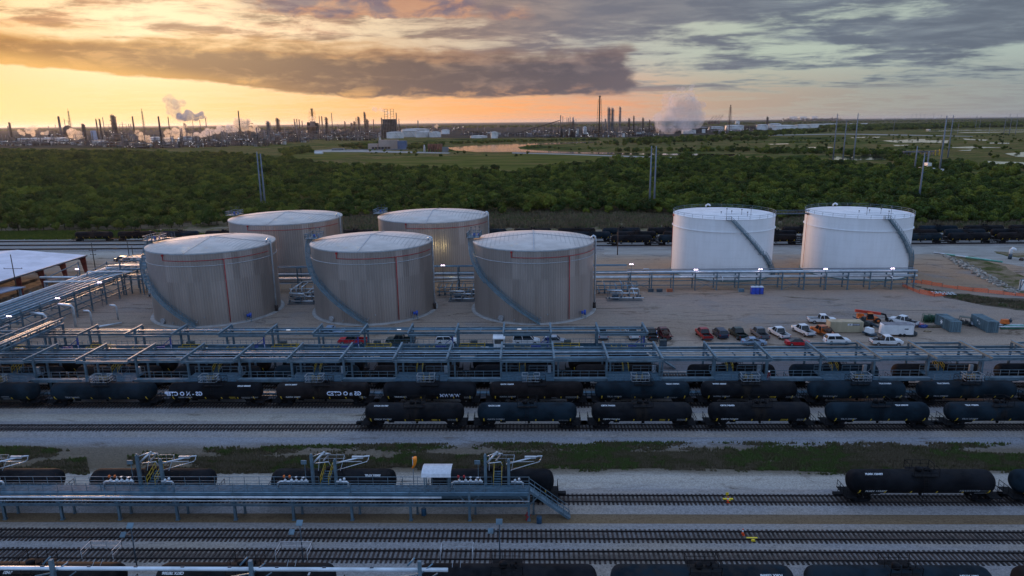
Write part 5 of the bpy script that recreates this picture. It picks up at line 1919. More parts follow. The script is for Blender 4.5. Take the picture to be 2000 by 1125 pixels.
pr = thing('pipe_rack', 'long low pipe rack running behind the grey tanks and past the white ones', 'pipe rack', (0, 195, 0))
Wd = dict(parent=pr, world=True)
x = 29.8
xs2 = []
k = 0
while x < 113:
    xs2.append(x)
    x += 6.25
for x in [-114 + 9.4 * i for i in range(15)] + xs2:
    mb = MB()
    hi = x < 29 
    col(mb, x, 193.2, 0, 7.2 if hi else 5.2, .3)
    col(mb, x, 196.6, 0, 7.2 if hi else 5.2, .3)
    mb.bar((x, 193.2, 4.9), (x, 196.6, 4.9), .22, .26).bar((x, 193.2, 3.3), (x, 196.6, 3.3), .22, .26)
    if hi:
        mb.bar((x, 193.2, 6.9), (x, 196.6, 6.9), .22, .26)
    mb.build('portal_frame', STEEL, **Wd)
for xa, xb, y, z, r, m in ((29, 112, 193.9, 5.3, .3, PIPE_W), (-114, 112, 193.6, 3.9, .34, PIPE_W), (-114, 112, 194.5, 3.75, .16, PIPE_B), (-114, 112, 195.3, 3.8, .2, PIPE_W),
                           (29, 112, 195.6, 5.2, .2, PIPE_B), (-114, 29, 193.8, 5.3, .2, PIPE_W), (-114, 29, 195.0, 5.2, .16, PIPE_B), (-114, 29, 194.3, 7.2, .12, PIPE_B), (-114, 29, 195.6, 7.2, .16, PIPE_B)):
    MB().tube([(xa, y, z), (xb, y, z)], r, 8).build('pipe', m, **Wd)
for y, z in ((193.2, 5.05), (196.6, 5.05), (193.2, 2.9), (193.1, 1.6)):
    mb = MB()
    ibeam(mb, (-114 if z > 2 else 29, y, z), (112, y, z), .2, .22)
    mb.build('long_beam', STEEL, **Wd)
for xa in (29.8, 48.6, 73.6, 98.6):
    MB().bar((xa, 193.15, .2), (xa + 6.25, 193.15, 3.1), .1).bar((xa + 6.25, 193.15, .2), (xa, 193.15, 3.1), .1).build('brace', STEEL, **Wd)
MB().box(29.5, 113, 196.9, 197.6, 5.3, 5.45).build('cable_tray', mat('cable_tray_grey', (.20, .21, .24), .6, .3, .1, 1), **Wd)
for i, x in enumerate((34, 56, 86, 104)):
    MB().tube([(x, 194.0, 4.1), (x, 191.8, 4.1), (x, 191.6, 3.8), (x, 191.6, 3.0)] if i % 2 else [(x, 195.6, 5.4), (x, 195.6, 5.9), (x + 1.6, 195.6, 5.9), (x + 1.6, 195.6, 5.3)], .14, 8).build('branch_pipe', PIPE_W, **Wd)
for i, (px, lx, tgt) in enumerate(((865, None, (0, .5, 1.0)), (1233, None, None), (1359, None, None), (1485, None, None), (1612, None, None), (1743, None, None))):
    p = atY(px, 520 if i < 2 else 531, 192.6)
    n = ['between the middle and right grey tanks', 'at the step of the pipe rack by the yard', 'before the left white tank', 'at the stair foot of the left white tank',
         'in the gap between the white tanks', 'before the right white tank'][i]
    glow_lamp(None, (p.x, 192.6, 7.9 if i < 2 else 6.2), f'lit floodlight on the pipe rack {n}', True, (0, 6, 2.0) if i == 0 else None, 420 if i == 0 else 70, (1, .85, .4) if i == 0 else (1, .85, .95))

# valve skids between the tanks
for i, (x, y, lab) in enumerate(((-60.5, 181, 'valve and piping skid between the left and middle grey tanks'), (-16.5, 183, 'valve and piping skid between the middle and right grey tanks'), (27.0, 183, 'valve and piping skid right of the front grey tank nearest the yard'))):
    t = thing('piping_skid', lab, 'piping skid', (x, y, 0), 0, 'piping skids beside the grey tanks')
    mb = MB()
    mb.tube([(-5, 0, 2.6), (-1, 0, 2.6), (-.8, 0, 2.4), (-.8, 0, .8)], .2, 8).tube([(-4, .9, 1.6), (3.5, .9, 1.6), (3.7, .9, 1.3), (3.7, .9, .5)], .17, 8)
    mb.tube([(1.2, 0, .8), (1.2, 0, 2.9), (1.6, 0, 3.1), (3.4, 0, 3.1), (3.7, 0, 2.8), (3.7, 0, .8)], .2, 8)
    mb.tube([(-5, -1.2, .8), (5, -1.2, .8)], .16, 8).tube([(2.4, -1.2, .8), (2.4, -1.2, 2.0), (2.0, 0, 3.1)], .12, 8)
    mb.build('pipework', PIPE_W, t)
    mb = MB()
    for k in range(9):
        mb.blob((-4.5 + 1.1 * k, -1.2 + (k % 3) * .9, .85 + .25 * (k % 2)), (.28, .28, .34), 8, 4)
    mb.box(-3.4, -1.8, -.4, .8, .1, 1.4)
    mb.build('valves', STEEL_D, t)
    mb = MB()
    for s in (-1, 1):
        mb.bar((-4.6, s * 1.5, .0), (-4.6, s * 1.5, 2.4), .12).bar((-1.6, s * 1.5, 0), (-1.6, s * 1.5, 2.4), .12).bar((-4.6, s * 1.5, 2.4), (-1.6, s * 1.5, 2.4), .12)
    mb.rail([(-4.6, -1.5, 1.3), (-1.6, -1.5, 1.3)], 1.1, 1, .03)
    mb.build('support_frame', STEEL, t)
    MB().box(-5.2, 4.6, -1.9, 1.9, .004, .12).build('slab', mat('skid_slab_dark', (.12, .12, .12), .9, 0, .1, 1), t)

for i, (x, y, lab) in enumerate(((-61.5, 187, 'dense manifold of pipes and valves behind the skid of the left gap'), (-19.5, 187.5, 'dense manifold of pipes and valves behind the skid of the right gap'), (-102.5, 188, 'pipe manifold close to the left side of the left grey tank'), (25.5, 189, 'pipe manifold at the pipe rack right of the three grey tanks'))):
    t = thing('pipe_manifold', lab, 'pipe manifold', (x, y, 0), 0, 'pipe manifolds beside the grey tanks')
    rq = random.Random(i + 40)
    mb, md = MB(), MB()
    for k in range(7):
        xx = -5.2 + 1.6 * k
        hh = rq.uniform(1.6, 3.6)
        mb.tube([(xx, -1.4, .5), (xx, -1.4, hh - .3), (xx, -1.1, hh), (xx, 4.5, hh)], rq.uniform(.1, .2), 8)
        md.blob((xx, -1.4, rq.uniform(.7, 1.4)), (.3, .3, .35), 8, 4).cyl((xx, -1.7, rq.uniform(1.2, 2)), .22, .06, 8)
    for z in (.6, 1.5, 2.6):
        mb.tube([(-6, -.9 + z * .3, z), (6, -.9 + z * .3, z)], rq.uniform(.12, .2), 8)
    mb.build('pipework', (PIPE_W, PIPE_B)[i % 2], t)
    md.build('valves', STEEL_D, t)
    mb = MB()
    for xx in (-5.6, -1.8, 2.0, 5.8):
        mb.bar((xx, 1.2, 0), (xx, 1.2, 3.4), .16)
    mb.bar((-5.6, 1.2, 3.4), (5.8, 1.2, 3.4), .16).bar((-5.6, 1.2, 1.8), (5.8, 1.2, 1.8), .14)
    mb.build('support_frame', STEEL, t)

# ------------------------------------------------------------------ west pipe rack running toward the tanks
wr = thing('pipe_rack', 'wide pipe rack with many parallel pipes running back along the west side of the tanks', 'pipe rack', (-120, 170, 0))
Wd = dict(parent=wr, world=True)
ys = [136 + 6.3 * i for i in range(10)]
for y in ys:
    mb = MB()
    col(mb, -116.2, y, 0, 7.0, .3)
    col(mb, -127.4, y, 0, 7.0, .3)
    for z in (6.2, 4.2):
        mb.bar((-116.2, y, z), (-127.4, y, z), .25, .3)
    mb.bar((-116.2, y, .6), (-121.5, y, 4.1), .12)
    mb.build('portal_frame', STEEL, **Wd)
for i in range(13):
    x = -126.9 + .85 * i
    r = (.2, .12, .16, .1)[i % 4]
    MB().tube([(x, 125, 6.35 + r), (x, 186 + i * .5, 6.35 + r), (x + 4, 193 - i * .1, 7.6 + r * .5), (x + 12, 194.5, 7.0)], r if i else .24, 6).build('pipe', (PIPE_B, GALV, PIPE_B, STEEL)[i % 4] if i else PIPE_W, **Wd)
for i in range(6):
    x = -125 + 1.5 * i
    MB().tube([(x, 125, 4.55), (x, 192, 4.55)], .17, 6).build('pipe', (STEEL_D, PIPE_B)[i % 2], **Wd)
for x, z in ((-116.2, 6.2), (-127.4, 6.2), (-116.2, 3.2), (-116.2, 1.9)):
    mb = MB()
    ibeam(mb, (x, 130, z), (x, 193, z), .22, .28)
    mb.build('long_beam', STEEL, **Wd)
# expansion loops
MB().tube([(-126, 171, 7.2), (-126, 171, 8.7), (-114.5, 171, 8.7), (-109.6, 183, 8.7), (-122, 183, 8.7), (-122.6, 183, 7.4)], .22, 8).build('expansion_loop', PIPE_W, **Wd)
mb = MB()
for (x, y, h) in ((-112.5, 151, 5.6), (-108.4, 155, 6.6)):
    mb.tube([(x - 4.0, y + 1, h), (x - .4, y, h), (x, y, h - .5), (x, y, 1.2)], .3, 10)
for (x, y, h) in ((-106.4, 158, 4.4), (-102.9, 163, 4.4)):
    mb.tube([(x - 1.6, y, h), (x - .3, y, h), (x, y, h - .4), (x, y, .6)], .22, 8)
mb.tube([(-105.6, 156.4, .5), (-100.6, 160.6, .5)], .25, 8)
mb.build('drop_pipe', PIPE_W, **Wd)
# higher crossing steelwork near the tank
cr = thing('pipe_rack', 'tall crossing section of pipe rack between the west rack and the left tank', 'pipe rack', (-108, 196, 0))
Wd = dict(parent=cr, world=True)
for x in (-118, -112, -106, -100, -94):
    mb = MB()
    for y in (191.5, 199.5):
        col(mb, x, y, 0, 10.4, .32)
    for z in (5.2, 7.6, 10.2):
        mb.bar((x, 191.5, z), (x, 199.5, z), .25, .3)
    mb.build('portal_frame', STEEL, **Wd)
for y in (191.5, 199.5):
    for z in (5.2, 7.6, 10.2):
        MB().bar((-118, y, z), (-92, y, z), .25, .3).build('long_beam', STEEL, **Wd)
for i, (y, z) in enumerate(((192.3, 5.6), (193.2, 5.6), (194.4, 8.0), (195.6, 8.0), (197.2, 8.0), (193.4, 10.6), (195.2, 10.6))):
    MB().tube([(-128 + 2 * i, y, z), (-88, y, z)], .2, 6).build('pipe', (PIPE_W, PIPE_B, GALV)[i % 3], **Wd)
mb = MB()
for z in (2, 4, 6, 8, 10, 12, 14, 16, 18.0):
    mb.rail([(-99.5, 184.0, z), (-97.4, 184.0, z)], 1.0, 1.0, .03)
    mb.box(-99.6, -97.3, 183.2, 184.8, z - .06, z)
for x in (-99.6, -97.3):
    for y in (183.2, 184.8):
        mb.bar((x, y, 0), (x, y, 19.4), .14)
tag(mb.build('stair_tower', STEEL_D), 'open steel stair tower leaning on the rear left rim of the left tank', 'stair tower')

for i, (px, py, y, lab) in enumerate(((596, 345, 0, ''),)):
    pass
for (px, py, X, lab) in ((150, 526, 205, 'twin floodlight beyond the west rack near the shed'), (194, 552, 178, 'single floodlight on the far posts of the west rack'),
                         (112, 583, 158, 'floodlight on the middle posts of the west rack'), (17, 618, 141, 'floodlight on the nearest posts of the west rack')):
    p = atY(px, py, X)
    t = glow_lamp(None, (p.x, p.y, p.z), lab, True, None, 60, (.85, .75, 1.0), 0)

# blue steelwork beyond the west rack with a pale beam
sf = thing('beam_structure', 'low blue-grey steel frame with a pale beam between the shed and the west rack', 'steel frame', (-136, 200, 0))
Wd = dict(parent=sf, world=True)
MB().tube([(-141, 190, 5.6), (-128.5, 190, 5.6)], .35, 8).build('pale_beam', PIPE_W, **Wd)
for x in (-140, -131, -124, -117):
    mb = MB()
    col(mb, x, 191, 0, 6.2, .3)
    col(mb, x, 206, 0, 7.0, .3)
    mb.bar((x, 191, 5.2), (x, 206, 6.6), .2, .25).bar((x - 1.5, 191, .3), (x, 191, 4.6), .12)
    mb.build('portal_frame', STEEL, **Wd)
MB().bar((-140, 191, 4.6), (-112, 191, 4.6), .25, .3).bar((-131, 206, 6.6), (-112, 206, 6.6), .25, .3).build('long_beam', STEEL, **Wd)

# ------------------------------------------------------------------ shed and canopy at the west edge
REDST = mat('red_oxide_steel', (.22, .045, .03), .7, .1, .15, 1)
sh = thing('open_shed', 'open-sided shed with a broad white roof and red steel frames at the west edge', 'shed', (-166, 195, 0))
Wd = dict(parent=sh, world=True)
mb = MB()
E, Rg, W_ = -144.2, -167.0, -190.0
for xa, za, xb, zb in ((E, 7.0, Rg, 8.9), (Rg, 8.9, W_, 7.0)):
    mb.hexa([(xa, 162, za - .2), (xa, 217, za - .2), (xb, 217, zb - .2), (xb, 162, zb - .2)], [(xa, 162, za), (xa, 217, za), (xb, 217, zb), (xb, 162, zb)])
mb.build('roof', mat('shed_roof', (.70, .72, .80), .85, .0, .05, .2, spec=.15), **Wd)
MB().box(E - .02, E + .25, 162, 217, 6.6, 7.02).build('gutter', STEEL_D, **Wd)
for y in (216.5, 206.5, 196.5, 187, 177.5, 168):
    mb = MB()
    for s, x in ((1, E - .2), (-1, W_ + .2)):
        mb.hexa([(x - s * .7, y - .15, 0), (x, y - .15, 0), (x, y + .15, 0), (x - s * .7, y + .15, 0)], [(x - s * 1.9, y - .15, 5.6), (x, y - .15, 6.7), (x, y + .15, 6.7), (x - s * 1.9, y + .15, 5.6)])
        mb.hexa([(x - s * 1.2, y - .14, 5.5), (x - s * 1.2, y + .14, 5.5), (Rg, y + .14, 8.0), (Rg, y - .14, 8.0)], [(x, y - .14, 6.75), (x, y + .14, 6.75), (Rg, y + .14, 8.65), (Rg, y - .14, 8.65)])
    mb.build('steel_frame', REDST, **Wd)
mb = MB()
for i in range(5):
    mb.box(-186 + i * 8, -181 + i * 8, 172, 210, .004, .9)
mb.build('stored_plates', mat('stored_stacks', (.30, .20, .13), .9, 0, .2, .5), **Wd)
cp = thing('flat_canopy', 'low flat blue-grey canopy on posts in front of the open shed', 'canopy', (-146, 176, 0))
MB().hexa([(-9, -7, 4.8), (5, -5.5, 4.8), (7.2, 5, 4.8), (-9, 5, 4.8)], [(-9, -7, 5.05), (5, -5.5, 5.05), (7.2, 5, 5.05), (-9, 5, 5.05)]).build('roof', mat('canopy_blue_roof', (.22, .29, .40), .5, .2, .05, .4), cp)
mb = MB()
for x, y in ((4, -4.8), (6, 4.2), (-8, -6), (-8, 4.4)):
    mb.cbox((x, y, 2.4), (.5, .5, 4.8))
mb.build('column', PIPE_B, cp)


# ------------------------------------------------------------------ poles
def utility_pole(label, px, pyb, pyt, arms=((-1.3, 1.3, .9),), m=WOODP, pole_r=.16):
    p = at(px, pyb, 0)
    top = atY(px, pyt, p.y).z
    t = thing('utility_pole', label, 'utility pole', (p.x, p.y, 0))
    MB().tube([(0, 0, 0), (0, 0, top)], pole_r, 7, r2=pole_r * .7).build('pole', m, t)
    for a, b2, d in arms:
        mb = MB().bar((a, 0, top - d), (b2, 0, top - d), .14)
        for x in (a + .1, b2 - .1):
            mb.bar((x, 0, top - d), (x, 0, top - d + .35), .08)
        mb.build('crossarm', m, t)
    return t


utility_pole('tall utility pole with two crossarms behind the west pipe rack', 188, 536, 474, ((-1.2, 1.2, 2.6), (-1.0, 1.0, 4.0)))
utility_pole('bare dark pole by the parked cars left of the grey tanks', 254, 512, 470, ())
utility_pole('shorter dark pole beside the bare one left of the grey tanks', 262, 514, 481, ())
utility_pole('utility pole with one wide crossarm standing before the white shed roof', 38, 592, 497, ((-2.6, 2.6, 4.0),))
utility_pole('rust brown pole on the road edge between the grey and white tanks', 1206, 498, 444, (), RUST, .2)

MONO = mat('monopole_steel', (.19, .215, .25), .85, .0, .06, .3)
mono = [('left one of the close pair of tall steel poles behind the left tanks', 513, 416, 506.5, 296), ('right one of the close pair of tall steel poles behind the left tanks', 519.5, 416, 509.5, 300),
        ('left one of the pair of steel poles left of the white tanks', 1268, 413, 1273, 285), ('right one of the pair of steel poles left of the white tanks', 1277, 413, 1280.5, 285),
        ('lone grey steel pole rising behind the right white tank', 1793, 402, 1803, 298),
        ('first of three tall poles in line beyond the wood, by the pond', 1627, 311, 1635, 222), ('middle of three tall poles in line beyond the wood', 1646, 312, 1656, 233), ('last of three tall poles in line beyond the wood', 1666, 319, 1677, 221),
        ('tallest pole by the small white substation beyond the wood', 1834, 340, 1848, 226), ('pale pole just behind the tallest one by the substation', 1851, 307, 1859, 225),
        ('thin short pole left of the white substation', 1786, 332, 1791, 285), ('thin short pole right of the white substation', 1810, 332, 1814, 295),
        ('small distant pole on the marsh by the horizon pond', 1960, 262, 1966, 228), ('second small distant pole on the marsh by the horizon pond', 1971, 262, 1977, 229), ('third small distant pole at the marsh edge', 1983, 262, 1988, 230)]
for lab, xb_, yb_, xt_, yt_ in mono:
    p = at(xb_, yb_, 0)
    top = atY(xt_, yt_, p.y)
    t = thing('steel_pole', lab, 'power line pole', (p.x, p.y, -.6), 0, 'tall steel power line poles')
    rr = .62 if p.y < 500 else .9
    MB().tube([(0, 0, 0), (0, 0, top.z + .6)], rr, 10, r2=rr * .45).build('pole', MONO, t)
    mb = MB()
    for d in (1.5, 6, 10.5):
        mb.bar((0, 0, top.z - d), (1.6 if p.y < 500 else 2.6, .3, top.z - d + .3), .16)
    mb.build('insulator_arm', STEEL_D, t)


# ------------------------------------------------------------------ vehicles (front = +x, origin on the ground)
def paint(name, c):
    return mat('car_paint_' + name, c, .32, .15, .05, 1)


PAINT = {k: paint(k, c) for k, c in dict(white=(.78, .79, .80), red=(.33, .012, .014), dark_blue=(.02, .03, .06), dark_green=(.018, .035, .028), grey=(.14, .15, .17), silver=(.42, .45, .5),
                                         blue_grey=(.24, .33, .45), black=(.012, .013, .016), tan=(.33, .28, .20), orange=(.55, .14, .03), bright_red=(.55, .01, .02), maroon=(.12, .02, .02)).items()}
TAIL = mat('tail_light', (.35, .01, .01), .3, 0, 0, 1)
LAMPM = mat('head_light', (.7, .7, .68), .2, 0, 0, 1)
RIM = mat('wheel_rim', (.32, .33, .35), .35, .6, .05, 2)
BED = mat('truck_bed_dark', (.03, .03, .033), .8, 0, .1, 2)


def loft(mb, st, top=True):
    """st: (x, z0, z1, half width bottom, half width top)"""
    vs = []
    for x, z0, z1, w0, w1 in st:
        vs += [(x, -w0, z0), (x, w0, z0), (x, w0 * .5 + w1 * .5 + .02, (z0 + z1) / 2 + .04), (x, w1, z1), (x, -w1, z1), (x, -(w0 * .5 + w1 * .5 + .02), (z0 + z1) / 2 + .04)]
    fs = []
    for i in range(len(st) - 1):
        for k in range(6):
            a, b2 = i * 6 + k, i * 6 + (k + 1) % 6
            fs.append((a, b2, b2 + 6, a + 6))
    n = (len(st) - 1) * 6
    fs += [(5, 4, 3, 2, 1, 0), (n, n + 1, n + 2, n + 3, n + 4, n + 5)]
    mb._add(vs, fs)


def vehicle(kind, colr, label, p, rz, group=None, load=None):
    names = dict(pickup=('pickup_truck', 'pickup truck'), suv=('parked_suv', 'suv'), sedan=('parked_car', 'car'), coupe=('parked_car', 'car'), van=('parked_van', 'van'), flatbed=('flatbed_truck', 'flatbed truck'))
    nm, cat = names[kind]
    t = thing(nm, label, cat, (p[0], p[1], 0), R(rz), group)
    pm = PAINT[colr]
    mb = MB()
    W = 1.0 if kind in ('pickup', 'suv', 'van', 'flatbed') else .91
    if kind in ('pickup', 'flatbed'):
        L, wb, wr_ = 2.95, (-1.85, 1.95), .42
        z0 = .50
        loft(mb, [(-.25, z0, 1.12, W, W * .97), (.95, z0, 1.18, W, W * .97), (1.2, z0, 1.22, W, W * .95), (2.55, z0, 1.16, W * .98, W * .9), (2.9, z0 + .08, 1.0, W * .92, W * .84)])
        if kind == 'pickup':
            mb.box(-2.9, -.2, -W, -W + .09, z0 + .05, 1.16).box(-2.9, -.2, W - .09, W, z0 + .05, 1.16).box(-2.95, -2.87, -W, W, z0 + .05, 1.14)
            mb.box(-2.85, -.2, -W + .09, W - .09, .62, .72)
        cab = [(-.75, 1.1), (-.5, 1.9), (.75, 1.94), (1.4, 1.18)]
    elif kind == 'suv':
        L, wb, wr_ = 2.4, (-1.4, 1.45), .38
        z0 = .38
        loft(mb, [(-2.4, z0 + .1, .95, W * .9, W * .88), (-2.25, z0, 1.1, W * .96, W * .95), (0, z0, 1.12, W, W * .97), (1.15, z0, 1.1, W, W * .95), (2.1, z0, 1.0, W * .96, W * .88), (2.4, z0 + .08, .85, W * .88, W * .8)])
        cab = [(-2.25, 1.05), (-1.95, 1.72), (.45, 1.76), (1.2, 1.08)]
    elif kind == 'van':
        L, wb, wr_ = 2.7, (-1.7, 1.7), .38
        z0 = .40
        loft(mb, [(-2.7, z0, 1.1, W * .98, W * .96), (.9, z0, 1.12, W, W * .98), (1.5, z0, 1.15, W, W * .95), (2.4, z0, 1.02, W * .96, W * .86), (2.7, z0 + .05, .85, W * .88, W * .8)])
        cab = [(-2.68, 1.05), (-2.45, 1.92), (.75, 1.95), (1.55, 1.12)]
    else:
        L, wb, wr_ = 2.35, (-1.4, 1.42), .33
        z0 = .26
        lo = .08 if kind == 'coupe' else 0
        loft(mb, [(-2.35, z0 + .14, .85, W * .86, W * .82), (-2.1, z0, .96 - lo, W * .95, W * .9), (-.6, z0, .95 - lo, W, W * .96), (.9, z0, .93 - lo, W, W * .95), (2.0, z0, .78, W * .95, W * .86), (2.35, z0 + .1, .62, W * .84, W * .74)])
        cab = [(-1.75, .92 - lo), (-.95, 1.38 - lo), (.25, 1.42 - lo), (1.15, .92 - lo)]
    body = mb.build('body', pm, t)
    # greenhouse
    (xa, za), (xb, zb), (xc, zc), (xd, zd) = cab
    gw0, gw1 = W * .95, W * .76
    g = MB()
    g.hexa([(xa, -gw0, za), (xd, -gw0, zd), (xd, gw0, zd), (xa, gw0, za)], [(xb, -gw1, zb), (xc, -gw1, zc), (xc, gw1, zc), (xb, gw1, zb)])
    g.build('windows', GLASS, t)
    r = MB()
    e = .03
    r.hexa([(xb - e, -gw1 - e, zb - .03), (xc + e, -gw1 - e, zc - .03), (xc + e, gw1 + e, zc - .03), (xb - e, gw1 + e, zb - .03)],
           [(xb + .1, -gw1 + .1, zb + .06), (xc - .1, -gw1 + .1, zc + .06), (xc - .1, gw1 - .1, zc + .06), (xb + .1, gw1 - .1, zb + .06)])
    for s in (-1, 1):
        for a, b2 in (((xa, gw0, za), (xb, gw1, zb)), ((xd, gw0, zd), (xc, gw1, zc)), (((xa + xd) / 2 - .1, gw0, za), ((xb + xc) / 2 - .05, gw1, zb))):
            r.bar((a[0], s * (a[1] + .01), a[2]), (b2[0], s * (b2[1] + .01), b2[2]), .09, .07)
    r.build('roof', pm if not (colr == 'bright_red') else PAINT['black'], t)
    for i, x in enumerate(wb):
        for s in (-1, 1):
            w = MB().lathe([(wr_ - .05, -.12), (wr_, -.08), (wr_, .08), (wr_ - .05, .12)], (x, s * (W - .10), wr_), 'y', 14).build('wheel', BLACK, t)
            MB().lathe([(wr_ * .58, -.01), (wr_ * .5, .02)], (x, s * (W + .015), wr_), 'y', 10).build('rim', RIM, w)
    MB().box(L - .12, L + .02, -W * .78, -W * .5, .78 * L / 2.9 + .08, .93 * L / 2.9 + .08).build('headlight', LAMPM, t)
    MB().box(L - .12, L + .02, W * .5, W * .78, .78 * L / 2.9 + .08, .93 * L / 2.9 + .08).build('headlight', LAMPM, t)
    zt = .8 if kind in ('pickup', 'van', 'suv') else .68
    if kind != 'flatbed':
        for s in (-1, 1):
            MB().box(-L - .03, -L + .08, s * W * .86 - .09, s * W * .86 + .09, zt, zt + .26).build('tail_light', TAIL, t)
    MB().box(-L - .07, -L + .03, -W * .9, W * .9, z0 - .02, z0 + .18).box(L - .03, L + .07, -W * .8, W * .8, z0 - .02, z0 + .18).build('bumper', STEEL_D if kind in ('pickup', 'flatbed') else pm, t)
    if kind == 'flatbed':
        MB().box(-3.1, -.85, -1.12, 1.12, .92, 1.04).box(-.9, -.8, -1.0, 1.0, 1.0, 1.75).box(-3.1, -.85, -.4, .4, .6, .92).build('flat_deck', PAINT[colr], t)
    if kind == 'pickup':
        MB().box(-2.8, -.3, -W + .1, W - .1, .725, .75).build('bed_floor', BED, t)
    if load:
        load(t)
    t.scale = (1.1, 1.1, 1.14)
    return t


def load_tools(t):
    MB().cbox((-1.0, 0, 1.15), (.7, 1.5, .6)).blob((-1.9, .2, 1.0), (.5, .5, .35), 8, 5, .3).cbox((-2.3, -.4, 1.0), (.5, .7, .4)).build('bed_load', BED, t)


def load_rust(t):
    MB().blob((-1.6, 0, 1.3), (.9, .7, .5), 9, 6, .5).cbox((-2.3, .3, 1.3), (.6, .6, .5)).bar((-2.8, -.8, 1.1), (-.9, -.8, 1.9), .1).bar((-2.8, .8, 1.1), (-.9, .8, 1.9), .1).build('bed_load', RUST, t)


def gp(px, py):
    p = at(px, py, 0)
    return (p.x, p.y)


PK = 'vehicles parked in the line facing away from the loading rack'
vehicle('pickup', 'red', 'red pickup truck alone at the left of the main parked line, tailgate to the rack', gp(1374, 659), 95, PK)
vehicle('suv', 'dark_blue', 'small dark blue suv parked between the red and the dark green pickup', gp(1406, 657), 95, PK)
vehicle('pickup', 'dark_green', 'dark green pickup parked between the blue suv and the grey pickup', gp(1441, 658), 97, PK)
vehicle('pickup', 'grey', 'grey pickup with a closed bed cover parked left of a white pickup', gp(1483, 658), 94, PK)
vehicle('pickup', 'white', 'white pickup with open bed parked next to the grey pickup', gp(1521, 657), 99, PK)
vehicle('pickup', 'white', 'white pickup parked apart beside the orange flatbed', gp(1568, 652), 102, PK)
vehicle('flatbed', 'orange', 'orange brown flatbed truck loaded with a spare wheel left of the tan container', gp(1606, 654), 104, PK, load_rust)
vehicle('flatbed', 'maroon', 'dark red work truck with a cluttered bed and a man in blue beside it', gp(1295, 658), 97, PK, load_rust)
vehicle('pickup', 'black', 'black pickup half hidden behind the end beam of the rear rack', gp(1270, 659), 95, PK)
vehicle('pickup', 'white', 'white pickup seen through the last bay of the rear rack', gp(1234, 658), 94, PK)
vehicle('pickup', 'silver', 'silver pickup behind the column of the second last rear rack frame', gp(1175, 658), 92, PK)
LN = 'vehicles on the lane beside the loading rack'
vehicle('sedan', 'blue_grey', 'pale blue-grey sedan on the lane under the grey pickup', gp(1472, 673), -3, LN)
vehicle('coupe', 'bright_red', 'bright red sports coupe with a black roof on the lane', gp(1558, 674), -4, LN)
vehicle('suv', 'white', 'white estate suv on the lane below the tan container', gp(1634, 671), -3, LN)
vehicle('pickup', 'white', 'white crew cab pickup with a loaded bed on the lane below the white trailer', gp(1730, 674), -3, LN, load_tools)
vehicle('pickup', 'white', 'white pickup parked alone above the tan container', gp(1605, 631), -6)
vehicle('pickup', 'white', 'white pickup parked nose away behind the white cargo trailer', gp(1763, 634), 125, None, load_tools)
BK = 'vehicles on the lane behind the rear rack'
vehicle('pickup', 'bright_red', 'bright red pickup on the lane behind the rear rack', gp(690, 672), 180, BK)
vehicle('pickup', 'dark_green', 'dark green pickup with black bed behind the rear rack', gp(783, 671), 180, BK)
vehicle('suv', 'white', 'white car partly hidden by a column behind the rear rack', gp(874, 672), 0, BK)
vehicle('van', 'white', 'long white suv right of the operator booth', gp(1028, 672), 0, BK)
vehicle('suv', 'silver', 'pale suv with a dark roof next to the long white suv', gp(1083, 673), 0, BK)
vehicle('flatbed', 'blue_grey', 'pale blue service truck parked at the foot of the middle grey tank', gp(646, 655), 180, BK)
WP = 'cars parked left of the grey tanks'
vehicle('suv', 'black', 'black suv at the left end of the cars left of the grey tanks', gp(238, 511), 170, WP)
vehicle('sedan', 'white', 'white car between the black suv and the tan car by the dark poles', gp(259, 509), 170, WP)
vehicle('sedan', 'tan', 'tan car parked nearest the left grey tank', gp(278, 505), 175, WP)

# ------------------------------------------------------------------ containers, trailer, machines, yard clutter
def container(nm, label, px, py, rz, L, m, marks=None):
    x, y = gp(px, py)
    t = thing(nm, label, 'shipping container', (x, y, 0), R(rz))
    h, w = 2.59, 2.44
    mb = MB()
    mb.box(-L / 2, L / 2, -w / 2, w / 2, .12, h)
    n = int(L / .28)
    for i in range(n):
        xx = -L / 2 + .14 + i * L / n
        for s in (-1, 1):
            mb.box(xx, xx + .13, s * w / 2 - (.0 if s > 0 else .035), s * w / 2 + (.035 if s > 0 else .0), .25, h - .15)
        mb.box(xx, xx + .13, -w / 2 + .1, w / 2 - .1, h, h + .03)
    mb.build('body', m, t)
    mb = MB()
    for sx in (-1, 1):
        for sy in (-1, 1):
            mb.cbox((sx * (L / 2 - .06), sy * (w / 2 - .04), h / 2), (.16, .16, h + .02))
    for sx in (-1, 1):
        mb.cbox((sx * (L / 2 + .005), 0, h - .06), (.1, w, .14)).cbox((sx * (L / 2 + .005), 0, .14), (.1, w, .16))
    mb.build('corner_frame', m, t)
    mb = MB()
    for yy in (-.9, -.35, .35, .9):
        mb.bar((L / 2 + .05, yy, .25), (L / 2 + .05, yy, h - .15), .05)
    mb.box(L / 2 + .0, L / 2 + .04, -.02, .02, .2, h - .1)
    mb.build('door_bars', STEEL_D, t)
    if marks:
        marks(t)
    return t


def flat_text(parent, s, size, loc, m, face='-y', bold=.02):
    me = text_mesh(s, size, m, bold)
    for v in me.vertices:
        u, w = v.co.x, v.co.y
        v.co = (loc[0] + u, loc[1], loc[2] + w)
    o = bpy.data.objects.new('lettering', me)
    COL.objects.link(o)
    o.parent = parent
    return o


